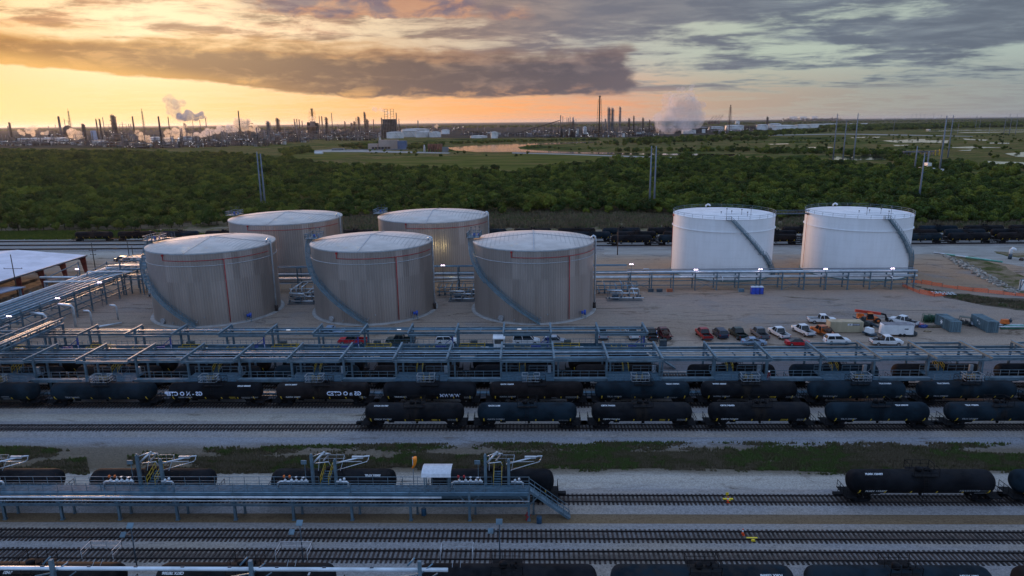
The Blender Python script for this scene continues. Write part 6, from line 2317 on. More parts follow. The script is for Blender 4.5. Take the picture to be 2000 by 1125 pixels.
def tan_marks(t):
    MB().box(.15, 1.25, -1.265, -1.26, 1.75, 2.2).build('white_sign', WHITE, t)
    MB().box(1.25, 2.9, -1.265, -1.26, 1.75, 2.2).build('navy_sign', mat('navy_sign', (.02, .03, .10), .5, 0, .02, 1), t)
    flat_text(t, 'US', .42, (.7, -1.27, 1.83), mat('navy_sign', (0, 0, 0)))
    flat_text(t, 'CONTAINER', .26, (2.08, -1.27, 1.88), WHITE_L)


def star(t):
    mb = MB()
    for cx_, n in ((-.4, 5),):
        pts_ = []
        for i in range(12):
            r_ = .72 if i % 2 == 0 else .34
            a = math.pi * 2 * i / 12 + .2
            pts_.append((cx_ + r_ * math.cos(a), -1.275, 1.45 + r_ * math.sin(a)))
        mb.poly(pts_[::-1])
        mb.box(cx_ - .16, cx_ + .16, -1.285, -1.28, 1.3, 1.6)
    mb.build('star_emblem', WHITE, t)


def ell(t):
    MB().box(-.7, -.3, -1.285, -1.278, 1.6, 2.0).box(.1, .2, -1.285, -1.278, 1.1, 1.9).box(.2, .6, -1.285, -1.278, 1.1, 1.22).box(.45, .55, -1.285, -1.278, 1.22, 1.55).build('white_emblem', WHITE, t)


CB = mat('container_blue_grey', (.13, .20, .23), .6, .1, .16, .8, streak=True)
CT = mat('container_tan', (.46, .39, .26), .6, 0, .08, .8, streak=True)
container('shipping_container', 'tan container with a navy and white sign among the parked trucks', 1648, 647, -1.5, 7.4, CT, tan_marks)
container('shipping_container', 'blue-grey container with a white star emblem, left one of two', 1850, 641, -94, 6.6, CB, star)
container('shipping_container', 'weathered blue-grey container with small white marks, right one of two', 1921, 641.5, -94, 6.8, CB, ell)
x, y = gp(1750, 655)
tr = thing('cargo_trailer', 'white enclosed cargo trailer with two axles beside the dark tarp heap', 'trailer', (x, y, 0), R(-3))
MB().box(-3.3, 3.2, -1.1, 1.1, .5, 2.75).hexa([(-3.7, -.5, .5), (-3.3, -1.1, .5), (-3.3, 1.1, .5), (-3.7, .5, .5)], [(-3.6, -.5, 2.6), (-3.3, -1.1, 2.75), (-3.3, 1.1, 2.75), (-3.6, .5, 2.6)]).build('body', WHITE, tr)
MB().box(-3.3, 3.2, -1.13, 1.13, 2.76, 2.82).build('roof', mat('trailer_roof', (.22, .22, .24), .7, 0, .1, 1), tr)
for xx in (.35, 1.25):
    for s in (-1, 1):
        MB().lathe([(.34, -.1), (.38, 0), (.34, .1)], (xx, s * 1.12, .38), 'y', 14).build('wheel', BLACK, tr)
MB().bar((-3.6, -.6, .5), (-5.0, 0, .5), .1).bar((-3.6, .6, .5), (-5.0, 0, .5), .1).bar((-4.9, 0, 0), (-4.9, 0, .6), .1).build('drawbar', STEEL_D, tr)
MB().box(1.15, 2.0, -1.125, -1.12, 1.7, 1.95).build('logo', STEEL_D, tr)


def telehandler(px, py):
    x, y = gp(px, py)
    t = thing('telehandler', 'orange and red telescopic handler with boom lowered, big black tyres', 'telehandler', (x, y, 0), R(-8))
    MB().hexa([(-2.6, -.95, .75), (2.2, -.95, .75), (2.2, .95, .75), (-2.6, .95, .75)], [(-2.5, -.9, 1.45), (1.9, -.9, 1.35), (1.9, .9, 1.35), (-2.5, .9, 1.45)]).box(-2.6, -1.2, -.2, .95, 1.4, 2.0).build('chassis', ORANGE, t)
    MB().hexa([(-.7, -1.15, 1.0), (.9, -1.15, 1.0), (.9, -.2, 1.0), (-.7, -.2, 1.0)], [(-.55, -1.1, 2.35), (.5, -1.1, 2.35), (.5, -.25, 2.35), (-.55, -.25, 2.35)]).build('cab', GLASS, t)
    MB().box(-.65, .6, -1.15, -.2, 2.34, 2.45).build('cab_roof', ORANGE, t)
    MB().bar((-3.2, .25, 2.75), (2.6, .25, 2.15), .55, .6).build('boom', mat('boom_red', (.62, .05, .02), .45, 0, .1, 1), t)
    MB().bar((2.4, .25, 2.2), (3.8, .25, 1.9), .36, .4).bar((3.7, .25, 2.0), (4.1, .25, .8), .4, .3).build('boom_tip', BLACK, t)
    MB().box(4.05, 4.2, -.6, 1.1, .3, 1.3).bar((4.15, -.3, .35), (5.2, -.3, .3), .12).bar((4.15, .8, .35), (5.2, .8, .3), .12).build('fork_carriage', BLACK, t)
    for xx in (-1.9, 1.75):
        for s in (-1, 1):
            w = MB().lathe([(.5, -.22), (.66, -.16), (.68, 0), (.66, .16), (.5, .22)], (xx, s * 1.02, .68), 'y', 16).build('wheel', BLACK, t)
            MB().lathe([(.3, -.02), (.24, .04)], (xx, s * 1.24, .68), 'y', 10).build('rim', ORANGE, w)


telehandler(1696, 629)


def machine(nm, label, cat, px, py, rz, parts):
    x, y = gp(px, py)
    t = thing(nm, label, cat, (x, y, 0), R(rz))
    for n_, m_, f in parts:
        f(MB()).build(n_, m_, t)
    return t


def wheels(mb, xs_, w, r):
    for xx in xs_:
        for s in (-1, 1):
            mb.lathe([(r * .8, -.13), (r, -.08), (r, .08), (r * .8, .13)], (xx, s * w, r), 'y', 12)
    return mb


machine('trencher', 'dark tracked trencher behind the tan container', 'machine', 1688, 637, -50, [
    ('body', mat('machine_dark', (.04, .05, .05), .6, .2, .2, 2), lambda m: m.hexa([(-1.6, -.7, .6), (1.4, -.7, .6), (1.4, .7, .6), (-1.6, .7, .6)], [(-1.4, -.6, 1.6), (.9, -.6, 1.3), (.9, .6, 1.3), (-1.4, .6, 1.6)]).cbox((-.3, 0, 1.9), (.8, .9, .7))),
    ('crawler', BLACK, lambda m: m.box(-1.8, 1.6, -.95, -.6, .0, .62).box(-1.8, 1.6, .6, .95, .0, .62)),
    ('digging_chain', STEEL_D, lambda m: m.bar((1.3, 0, 1.1), (3.2, 0, .5), .3, .5).bar((-1.5, 0, 1.4), (-2.9, 0, 1.7), .2)),
])
machine('air_compressor', 'small towable compressor with a white cover left of the white trailer', 'compressor', 1697, 655, -70, [
    ('body', WHITE, lambda m: m.hexa([(-.9, -.6, .7), (.9, -.6, .7), (.9, .6, .7), (-.9, .6, .7)], [(-.8, -.5, 1.8), (.8, -.5, 1.8), (.8, .5, 1.8), (-.8, .5, 1.8)])),
    ('base', STEEL_D, lambda m: m.box(-1.3, 1.5, -.75, .75, .3, .7).bar((1.4, 0, .5), (2.6, 0, .4), .12)),
    ('wheels', BLACK, lambda m: wheels(m, (0,), .8, .33)),
])
machine('utility_cart', 'dark utility cart with two seat rows and a roof between the containers', 'utility cart', 1880, 634, -35, [
    ('body', mat('cart_dark', (.03, .04, .035), .6, .1, .1, 2), lambda m: m.box(-1.7, 1.6, -.7, .7, .35, .8).box(-1.9, -.8, -.75, .75, .7, 1.15)),
    ('seat', BLACK, lambda m: m.box(-.5, .1, -.6, .6, .8, 1.0).box(-.55, -.4, -.6, .6, 1.0, 1.4).box(.5, 1.0, -.6, .6, .8, 1.0).box(.42, .55, -.6, .6, 1.0, 1.4)),
    ('roof', PAINT['dark_green'], lambda m: m.box(-.9, 1.5, -.72, .72, 1.9, 1.98)),
    ('roof_frame', STEEL_D, lambda m: m.bar((-.8, -.65, .8), (-.8, -.65, 1.92), .06).bar((-.8, .65, .8), (-.8, .65, 1.92), .06).bar((1.6, -.65, .8), (1.3, -.65, 1.92), .06).bar((1.6, .65, .8), (1.3, .65, 1.92), .06)),
    ('hood', PAINT['silver'], lambda m: m.hexa([(1.5, -.65, .4), (2.1, -.55, .4), (2.1, .55, .4), (1.5, .65, .4)], [(1.5, -.6, 1.0), (2.0, -.5, .8), (2.0, .5, .8), (1.5, .6, 1.0)])),
    ('wheel', BLACK, lambda m: wheels(m, (-1.35, 1.5), .72, .32)),
])
machine('light_tower', 'orange towable generator right of the right blue-grey container', 'generator', 1961, 636, -20, [
    ('body', ORANGE, lambda m: m.hexa([(-.9, -.6, .6), (.9, -.6, .6), (.9, .6, .6), (-.9, .6, .6)], [(-.6, -.5, 1.5), (.7, -.5, 1.6), (.7, .5, 1.6), (-.6, .5, 1.5)])),
    ('mast', STEEL_D, lambda m: m.bar((1.1, 0, .6), (1.1, 0, 2.0), .12).cbox((1.1, 0, 1.3), (.5, .9, .6))),
    ('wheel', BLACK, lambda m: wheels(m, (0,), .75, .32)),
])
for i, (px, py, lab) in enumerate(((1809, 629, 'left one of two caged dark green bottle racks by the containers'), (1822, 629, 'right one of two caged dark green bottle racks, touching the star container'))):
    x, y = gp(px, py)
    t = thing('bottle_cage', lab, 'cage', (x, y, 0), 0, 'caged bottle racks')
    mb = MB()
    for a in range(3):
        for b2 in range(3):
            mb.cyl((-.45 + .45 * a, -.4 + .4 * b2, .15), .17, 1.5, 8)
    mb.build('bottles', mat('bottle_green', (.03, .09, .05), .5, .1, .2, 2), t)
    mb = MB()
    for sx in (-.75, .75):
        for sy in (-.65, .65):
            mb.bar((sx, sy, 0), (sx, sy, 1.9), .07)
    for z in (.1, .9, 1.9):
        for q in (((-.75, -.65), (.75, -.65)), ((.75, -.65), (.75, .65)), ((.75, .65), (-.75, .65)), ((-.75, .65), (-.75, -.65))):
            mb.bar((*q[0], z), (*q[1], z), .06)
    mb.build('frame', GREEN_P, t)
def heap(nm, label, cat, px, py, r, m, seed, n=5, group=None):
    x, y = gp(px, py)
    rr = random.Random(seed)
    mb = MB()
    for i in range(n):
        mb.blob((rr.uniform(-.5, .5) * r[0], rr.uniform(-.4, .4) * r[1], r[2] * .3), (r[0] * rr.uniform(.4, .7), r[1] * rr.uniform(.4, .7), r[2] * rr.uniform(.5, .8)), 9, 6, .35, rr)
    o = mb.build(nm, m, loc=(x, y, 0))
    return tag(o, label, cat, group)


heap('tarp_heap', 'dark grey tarpaulin heap right of the white trailer', 'tarp', 1781, 656, (1.6, 1.1, 1.5), mat('dark_tarp', (.05, .06, .065), .8, 0, .2, 2), 1)
heap('tarp_heap', 'red and white striped canvas heap behind the trailer', 'tarp', 1787, 637, (1.9, .9, .9), mat('red_white_tarp', (.62, .42, .42), .8, 0, .1, 1.2, col2=(.45, .05, .06)), 2)
heap('tarp_heap', 'blue folded tarp beside the red and white canvas', 'tarp', 1803, 640, (1.1, .7, .7), mat('blue_tarp', (.03, .07, .28), .7, 0, .2, 2), 3)
heap('sand_heap', 'low dark soil pile left of the star container', 'soil pile', 1822, 639, (2.4, 1.0, .4), GM['dirt'], 4)
heap('sand_heap', 'tiny tan soil pile beside the tarps', 'soil pile', 1811, 648, (1.0, .5, .3), mat('tan_soil', (.24, .17, .10), .9, 0, .2, 2), 5)
for i, (px, py, dx) in enumerate(((1990, 643, 0), (1975, 640, .3), (1992, 638, .5), (1970, 636, -.3))):
    x, y = gp(px, py)
    L = 4.2 - .3 * i
    o = MB().tube([(-L, 0, .22), (L, 0, .22)], .2, 8).build('steel_pipe', [GREEN_P, PIPE_W, mat('pipe_green_pale', (.12, .38, .28), .4, 0, .1, 1), PIPE_W][i], loc=(x, y, 0))
    tag(o, ['dark green pipe lying nearest in the pipe stack at the east edge', 'white pipe second in the stack at the east edge', 'pale green pipe third in the stack at the east edge', 'white pipe farthest in the stack at the east edge'][i], 'pipe', 'loose pipes at the east edge')
for i in range(4):
    x, y = gp(1856 + i * 17, 499 + i * 3.2)
    o = MB().tube([(-3.5, 4.0, .3), (3.6, -4.2, .3)], .3, 8).build('steel_pipe', mat('pipe_green_pale', (0, 0, 0)) if i % 2 else PIPE_W, loc=(x + i * .8, y, 0))
    tag(o, f'large pipe on the bank past the white tanks, {ORD[i]} from the tank side', 'pipe', 'large pipes on the bank')
for i, (px, lab) in enumerate(((1470, 'left'), (1478, 'middle'), (1486, 'right'))):
    x, y = gp(px, 574)
    t = thing('portable_toilet', f'{lab} one of three blue portable toilets before the pipe rack', 'portable toilet', (x, y, 0), 0, 'portable toilets')
    MB().box(-.55, .55, -.55, .55, .0, 2.0).build('cabin', mat('toilet_blue', (.02, .05, .42), .5, 0, .1, 1) if i < 2 else mat('toilet_navy', (.02, .03, .13), .5, 0, .1, 1), t)
    MB().hexa([(-.6, -.6, 2.0), (.6, -.6, 2.0), (.6, .6, 2.0), (-.6, .6, 2.0)], [(-.4, -.5, 2.25), (.4, -.5, 2.25), (.4, .5, 2.25), (-.4, .5, 2.25)]).build('roof', mat('toilet_roof', (.62, .66, .72), .5, 0, .05, 1), t)
    MB().box(-.4, .4, -.58, -.555, .1, 1.9).build('door', mat('toilet_door', (.03, .08, .5), .5, 0, .1, 1), t)
for px, m, lab in ((1270, STEEL_D, 'small dark crate at the foot of the rack brace'), (1287, STEEL_D, 'dark tool box on the gravel before the pipe rack'), (1307, mat('box_orange', (.38, .11, .05), .6, 0, .1, 1), 'orange tool box on the gravel before the pipe rack'), (1446, PIPE_B, 'pale grey box at a rack column left of the toilets')):
    x, y = gp(px, 569)
    t = thing('tool_box', lab, 'tool box', (x, y - .5, 0))
    MB().box(-.8, .8, -.4, .4, 0, .7).build('body', m, t)
    MB().box(-.84, .84, -.44, .44, .7, .85).build('lid', m, t)
# riprap bank, orange fence, ditch trestle
rr = random.Random(21)
RIPM = mat('riprap_stone', (.42, .37, .31), .9, 0, .25, .9, bump=.5)
mb = MB()
poly_px = [(1838, 497), (1850, 507), (1880, 525), (1930, 552), (1975, 575), (1995, 577), (1975, 562), (1930, 537), (1885, 512)]
P_ = pts_in(poly_px, 900)
for x, y in P_:
    s = rr.uniform(.35, .9)
    mb.blob((x, y, s * .25), (s, s * rr.uniform(.6, 1), s * .55), 6, 3, .5, rr)
tag(mb.build('riprap_stones', RIPM), kind='stuff')
fm = bpy.data.materials.new('orange_mesh')
fm.use_nodes = True
b = NB(fm.node_tree)
bs = b.n('ShaderNodeBsdfPrincipled')
b.put(bs.inputs['Base Color'], (.95, .14, .03))
bs.inputs['Roughness'].default_value = .7
g_ = b.n('ShaderNodeNewGeometry')
br = b.n('ShaderNodeTexVoronoi')
br.inputs['Scale'].default_value = 9.0
b.t.links.new(g_.outputs['Position'], br.inputs['Vector'])
b.put(bs.inputs['Alpha'], b.step(br.outputs[0], .45, .30, .55, 1.0))
o_ = b.n('ShaderNodeOutputMaterial')
b.t.links.new(bs.outputs[0], o_.inputs[0])
for nm_lab, pxs in (('sagging orange mesh fence along the near side of the ditch', [(1762, 560), (1795, 574), (1825, 580), (1850, 578)]), ('orange mesh fence running along the far side of the ditch to the east edge', [(1780, 552), (1840, 561), (1900, 570), (1960, 576), (2030, 583), (2100, 592)])):
    t = thing('mesh_fence', nm_lab, 'fence', (*gp(*pxs[0]), 0))
    G = [Vector((*gp(*q), 0)) for q in pxs]
    mb = MB()
    mp = MB()
    for a, c in zip(G, G[1:]):
        L = (c - a).length
        n = max(1, int(L / 2.6))
        for i in range(n):
            p, q = a.lerp(c, i / n), a.lerp(c, (i + 1) / n)
            h1, h2 = rr.uniform(.8, 1.4), rr.uniform(.8, 1.4)
            mb._add([p + Vector((0, 0, .1)), q + Vector((0, 0, .1)), q + Vector((0, .2, h2)), p + Vector((0, .2, h1))], [(0, 1, 2, 3)])
            mp.bar(p, p + Vector((0, .1, 1.25)), .06)
    mb.build('mesh_net', fm, t, world=True)
    mp.build('post', WOODP, t, world=True)
x, y = gp(1840, 575)
t = thing('barrier_rail', 'low dashed white barrier standing in the ditch by the orange fence', 'barrier', (x, y, 0), R(-12))
mb = MB()
for k in range(3):
    for i in range(6):
        mb.box(-3 + i * 1.0, -3 + i * 1.0 + .7, -.05 - k * 1.1, .05 - k * 1.1, .55, .8)
mb.build('boards', WHITE, t)
mb = MB()
for k in range(3):
    mb.bar((-3.1, -k * 1.1 + .08, .45), (3.0, -k * 1.1 + .08, .45), .08).bar((-2.8, .08 - k * 1.1, 0), (-2.8, .08 - k * 1.1, .8), .1).bar((2.7, .08 - k * 1.1, 0), (2.7, .08 - k * 1.1, .8), .1)
mb.build('frame', STEEL_D, t)
x, y = gp(1972, 506)
t = thing('vent_stack', 'white gooseneck vent on a dark base by the eastern road', 'vent', (x, y, 0))
MB().cyl((0, 0, 0), .6, 1.8, 10).build('base', STEEL_D, t)
MB().tube([(0, 0, 1.7), (0, 0, 3.2), (.5, 0, 3.8), (1.2, 0, 3.5), (1.4, 0, 2.9)], .5, 10).build('gooseneck', WHITE, t)
x, y = gp(1996, 567)
t = thing('equipment_skid', 'blue and white equipment skid at the east edge above the orange fence', 'equipment skid', (x, y, 0))
MB().box(-1.6, 1.6, -1.2, 1.2, .004, .2).build('pad', CONC, t)
MB().box(-.6, 1.4, -.6, .6, .3, 2.9).build('cabinet', WHITE, t)
MB().bar((-1.2, -.7, 0), (-1.2, -.7, 3.4), .25).bar((-1.2, -.7, 3.3), (1.2, -.7, 3.3), .2).bar((-1.2, -.7, .4), (-.2, -.7, 3.2), .15).build('frame', STEEL, t)
x, y = gp(2002, 505)
heap('red_valve_box', 'small rust red equipment box at the far east road', 'equipment', 1995, 509, (.8, .6, .9), RUST, 9)

# track equipment
for px, py, lab, nm in ((1421, 979, 'yellow derail with a raised flag plate on the platform track', 'derail'), (1465, 1051, 'flat yellow derail lying in the upper of the two front tracks', 'derail')):
    x, y = gp(px, py)
    y = TY['c'] if py < 1000 else TY['b'] - .5
    t = thing(nm, lab, 'derail', (x, y, .33))
    t.scale = (.75, .75, .75)
    MB().box(-.85, .85, -.2, .15, .0, .16).hexa([(-.3, -.9, .05), (.3, -.9, .05), (.3, -.5, .05), (-.3, -.5, .05)], [(-.2, -.9, .3), (.2, -.9, .3), (.2, -.5, .25), (-.2, -.5, .25)]).build('plate', YPL2 if False else mat('derail_yellow', (.85, .62, .02), .5, 0, .05, 2), t)
    if py < 1000:
        MB().bar((0, .6, .0), (0, .6, .9), .06).box(-.25, .25, .57, .6, .5, .95).build('flag', mat('derail_yellow', (0, 0, 0)), t)
for px, py, lab in ((1450, 1048, 'orange and white traffic cone beside the flat yellow derail'), (1421, 985, 'orange cone in front of the raised yellow derail')):
    x, y = gp(px, py)
    t = thing('traffic_cone', lab, 'traffic cone', (x, y, .3 if py < 1000 else .25))
    MB().box(-.22, .22, -.22, .22, 0, .05).lathe([(.17, .05), (.11, .4)], (0, 0, 0), 'z', 10).lathe([(.07, .62), (.03, .85)], (0, 0, 0), 'z', 10).build('cone', mat('cone_orange', (.9, .10, .02), .5, 0, 0, 1), t)
    MB().lathe([(.115, .4), (.075, .62)], (0, 0, 0), 'z', 10).build('white_band', WHITE, t)
x, y = gp(828, 1004)
for px, lab in ((828, 'blue barrel standing under the front platform below the canopy'), (1053, 'blue-green barrel beside the foot of the platform stairs')):
    x, y = gp(px, 1022 if px > 900 else 1006)
    t = thing('barrel', lab, 'barrel', (x, y, 0))
    MB().lathe([(.3, 0), (.33, .05), (.31, .45), (.33, .5), (.31, .9), (.3, .95)], (0, 0, 0), 'z', 14).build('body', mat('barrel_blue', (.03, .10, .18), .5, .1, .1, 2), t)
    MB().lathe([(.26, .95), (.24, 1.0)], (0, 0, 0), 'z', 14).build('lid', STEEL_D, t)
x, y = gp(1031, 1015)
t = thing('fire_hydrant', 'dark red hydrant beside the last column of the front platform', 'hydrant', (x, y, 0))
MB().lathe([(.3, 0), (.3, .1), (.17, .12), (.17, .8), (.2, .85), (.14, 1.05), (.04, 1.12)], (0, 0, 0), 'z', 12).build('body', RED, t)
MB().tube([(-.35, 0, .6), (.35, 0, .6)], .1, 8).tube([(0, -.35, .6), (0, 0, .6)], .12, 8).build('outlet', RED, t)


# ------------------------------------------------------------------ people
def person(label, loc, rz, shirt, trousers, pose, hat=(.8, .8, .8), vest=None):
    """one continuous skinned figure; pose: arm and leg offsets"""
    t = thing('person', label, 'person', loc, R(rz))
    V, E, Rd = [], [], []

    def v(p, r):
        V.append(p); Rd.append(r)
        return len(V) - 1
    lean = pose.get('lean', 0)
    pel = v((0, 0, .95), .125)
    wai = v((lean * .4, 0, 1.1), .12)
    che = v((lean, 0, 1.33), .15)
    nec = v((lean * 1.25, 0, 1.5), .06)
    E += [(pel, wai), (wai, che), (che, nec)]
    hd = v((lean * 1.4, 0, 1.6), .085)
    h2 = v((lean * 1.45, 0, 1.69), .095)
    E += [(nec, hd), (hd, h2)]
    for s, arm in ((1, pose['la']), (-1, pose['ra'])):
        sh_ = v((lean, s * .18, 1.42), .062)
        el_ = v(arm[0], .045)
        wr_ = v(arm[1], .032)
        ha = v(arm[2], .042)
        E += [(che, sh_), (sh_, el_), (el_, wr_), (wr_, ha)]
    for s, leg in ((1, pose['ll']), (-1, pose['rl'])):
        hp = v((0, s * .10, .88), .095)
        kn = v(leg[0], .068)
        an = v(leg[1], .045)
        to = v((leg[1][0] + .17, leg[1][1], leg[1][2] - .04), .04)
        E += [(pel, hp), (hp, kn), (kn, an), (an, to)]
    me = bpy.data.meshes.new('body')
    me.from_pydata(V, E, [])
    o = bpy.data.objects.new('body', me)
    COL.objects.link(o)
    sk = o.modifiers.new('skin', 'SKIN')
    for i, r in enumerate(Rd):
        me.skin_vertices[0].data[i].radius = (r, r)
    me.skin_vertices[0].data[pel].use_root = True
    sb = o.modifiers.new('sub', 'SUBSURF')
    sb.levels = sb.render_levels = 2
    dg = bpy.context.evaluated_depsgraph_get()
    dg.update()
    m2 = bpy.data.meshes.new_from_object(o.evaluated_get(dg))
    bpy.data.objects.remove(o)
    m2.materials.clear()
    skin = mat('skin', (.36, .20, .13), .6, 0, .05, 8)
    for m_ in (trousers, shirt, skin, BLACK):
        m2.materials.append(m_)
    for p in m2.polygons:
        c = p.center
        p.material_index = 3 if c.z < .09 else 0 if c.z < .98 else 2 if (c.z > 1.49 and abs(c.y) < .12) else 1
        for arm in (pose['la'], pose['ra']):
            if (c - Vector(arm[2])).length < .075:
                p.material_index = 2
        p.use_smooth = True
    ob = bpy.data.objects.new('body', m2)
    COL.objects.link(ob)
    ob.parent = t
    hx = lean * 1.45
    MB().lathe([(.16, 0), (.125, .01), (.12, .07), (.08, .13), (.02, .155)], (hx, 0, 1.72), 'z', 14).build('hard_hat', mat('hat_' + str(int(hat[0] * 100)), hat, .4, 0, 0, 1), t)
    if vest:
        MB().lathe([(.165, 0), (.175, .2), (.165, .4)], (lean * .7, 0, 1.05), 'z', 12, True, False, False).build('safety_vest', vest, t)
    return t


STAND = dict(la=((.02, .25, 1.16), (.10, .25, .92), (.13, .24, .83)), ra=((.02, -.25, 1.16), (.12, -.24, .93), (.15, -.23, .84)), ll=((.03, .11, .5), (0, .12, .08)), rl=((.02, -.11, .5), (-.02, -.12, .08)))
REACH = dict(lean=.18, la=((.32, .22, 1.2), (.52, .18, 1.1), (.60, .17, 1.06)), ra=((.34, -.2, 1.24), (.55, -.16, 1.2), (.64, -.15, 1.18)), ll=((.12, .12, .5), (.02, .14, .08)), rl=((-.04, -.12, .5), (-.16, -.13, .08)))
WALK = dict(lean=.04, la=((-.10, .25, 1.16), (-.02, .26, .94), (.03, .25, .86)), ra=((.12, -.25, 1.16), (.28, -.24, .98), (.34, -.23, .92)), ll=((.16, .11, .52), (.20, .12, .08)), rl=((-.08, -.11, .5), (-.30, -.12, .12)))
DKJ = mat('denim_dark', (.025, .03, .05), .9, 0, .1, 4)
xw, zw = 41.25, 4.35
person('worker in a dark red coverall and white hard hat leaning from a gangway', (41.6, 111.9, 4.06), -92, mat('coverall_red', (.20, .02, .03), .8, 0, .1, 4), mat('coverall_red', (0, 0, 0)), REACH)
p = gp(1282, 661)
person('man in a bright blue shirt and white hard hat beside the dark red work truck', (p[0], p[1], 0), -20, mat('shirt_blue', (.04, .16, .5), .8, 0, .1, 4), DKJ, STAND)
p = gp(1284, 672)
person('person in dark clothes walking between the work truck and the green cabinet', (p[0] + .0, p[1], 0), 180, mat('jacket_dark', (.05, .05, .06), .8, 0, .1, 4), DKJ, WALK)
p = gp(1272, 676)
person('person in pale clothes on the rear rack walkway by its last beam', (23.6, 130.2, 4.0), 10, mat('shirt_pale', (.4, .38, .36), .8, 0, .1, 4), DKJ, STAND)


# ------------------------------------------------------------------ refinery and port beyond the wood
RD = mat('refinery_dark_steel', (.06, .048, .045), .75, .2, .2, .05)
RM = mat('refinery_grey_steel', (.20, .18, .18), .6, .3, .2, .05)
RL = mat('refinery_pale', (.74, .71, .68), .5, .1, .1, .03)
RBR = mat('refinery_brown', (.17, .10, .075), .8, 0, .2, .05)
RBE = mat('beige_block', (.44, .33, .27), .85, 0, .08, .03)
RBL = mat('refinery_blue', (.10, .15, .26), .6, .1, .1, .03)
LIT = mat('plant_lamp', (.9, .9, .9), .4, 0, 0, 1, emit=(1.0, .88, .75, 6.0))
LITW = mat('plant_lamp_white', (.9, .9, .9), .4, 0, 0, 1, emit=(.95, .95, 1.0, 7.0))
rr = random.Random(99)


def spot(px, yb, yt):
    p = at(px, yb, -.6)
    k = math.hypot(p.x, p.y) / FPX * 1.0
    top = atY(px, yt, p.y).z + .6
    return p, p.y / FPX * 1.02, top


def stack(label, px, yb, yt, wpx, m=RD, plat=0, nm='chimney_stack', cat='chimney', taper=.8, guy=False):
    p, k, h = spot(px, yb, yt)
    t = thing(nm, label, cat, p, 0, 'stacks and columns of the refinery')
    r = max(wpx * k / 2, .5)
    MB().lathe([(r * 1.1, 0), (r, h * .1), (r * taper, h * .97), (r * taper * .85, h)], (0, 0, 0), 'z', 12).build('shaft', m, t)
    if plat:
        mb = MB()
        for i in range(plat):
            z = h * (i + 1) / (plat + .6)
            a0 = rr.uniform(0, 6.28)
            mb.lathe([(r * 1.02, -.2), (r * 1.55, -.2), (r * 1.55, .5), (r * 1.5, 1.4), (r * 1.02, .5)], (r * .15 * math.cos(a0), r * .15 * math.sin(a0), z), 'z', 10, False)
        mb.bar((r * 1.25, 0, 0), (r * 1.25, 0, h * .95), r * .3)
        mb.tube([(-r * 1.2, 0, h * .2), (-r * 1.2, 0, h * 1.01), (0, 0, h * 1.03)], r * .16, 6)
        mb.build('platforms', m, t)
    if guy:
        mb = MB()
        for a in (0.5, 2.6, 4.7):
            mb.bar((h * .25 * math.cos(a), h * .25 * math.sin(a), 0), (0, 0, h * .8), .35)
        mb.build('guy_wires', m, t)
    return t


def derrick(label, px, yb, yt, wb, wt, m=RD, cat='flare tower', nm='flare_tower', n=9):
    p, k, h = spot(px, yb, yt)
    t = thing(nm, label, cat, p, 0, 'lattice towers of the refinery')
    a, c = wb * k / 2, wt * k / 2
    mb = MB()
    th = max(.35, .22 * k)

    def q(i, s):
        f = i / n
        w = a + (c - a) * f
        return Vector((s[0] * w, s[1] * w, h * .93 * f))
    S = ((-1, -1), (1, -1), (1, 1), (-1, 1))
    for i in range(n):
        for j, s in enumerate(S):
            s2 = S[(j + 1) % 4]
            mb.bar(q(i, s), q(i + 1, s), th).bar(q(i, s), q(i + 1, s2), th * .6).bar(q(i, s), q(i, s2), th * .6)
    mb.build('lattice', m, t)
    MB().lathe([(c * .45, 0), (c * .42, h * .96), (c * .7, h * .97), (c * .7, h)], (0, 0, 0), 'z', 8).build('flare_pipe', m, t)
    return t


def rtank(label, px, yb, yt, wpx, m=RL, dome=.1, group='pale storage tanks of the refinery'):
    p, k, h = spot(px, yb, yt)
    t = thing('storage_tank', label, 'storage tank', p, 0, group)
    r = wpx * k / 2
    MB().lathe([(r, 0), (r, h * (1 - dome))], (0, 0, 0), 'z', 28, True, False, False).build('shell', m, t)
    MB().lathe([(r * 1.01, h * (1 - dome) - .1), (r * .55, h * (1 - dome * .25)), (r * .05, h)], (0, 0, 0), 'z', 28, True, True, False).build('roof', m, t)
    mb = MB()
    mb.bar((r * .7, -r * .75, 0), (r * .2, -r * 1.02, h * .9), .5)
    mb.lathe([(r * 1.0, h * .8), (r * 1.02, h * .8), (r * 1.02, h * .83), (r * 1.0, h * .83)], (0, 0, 0), 'z', 28, False, False, False)
    mb.build('stair', RM, t)
    return t


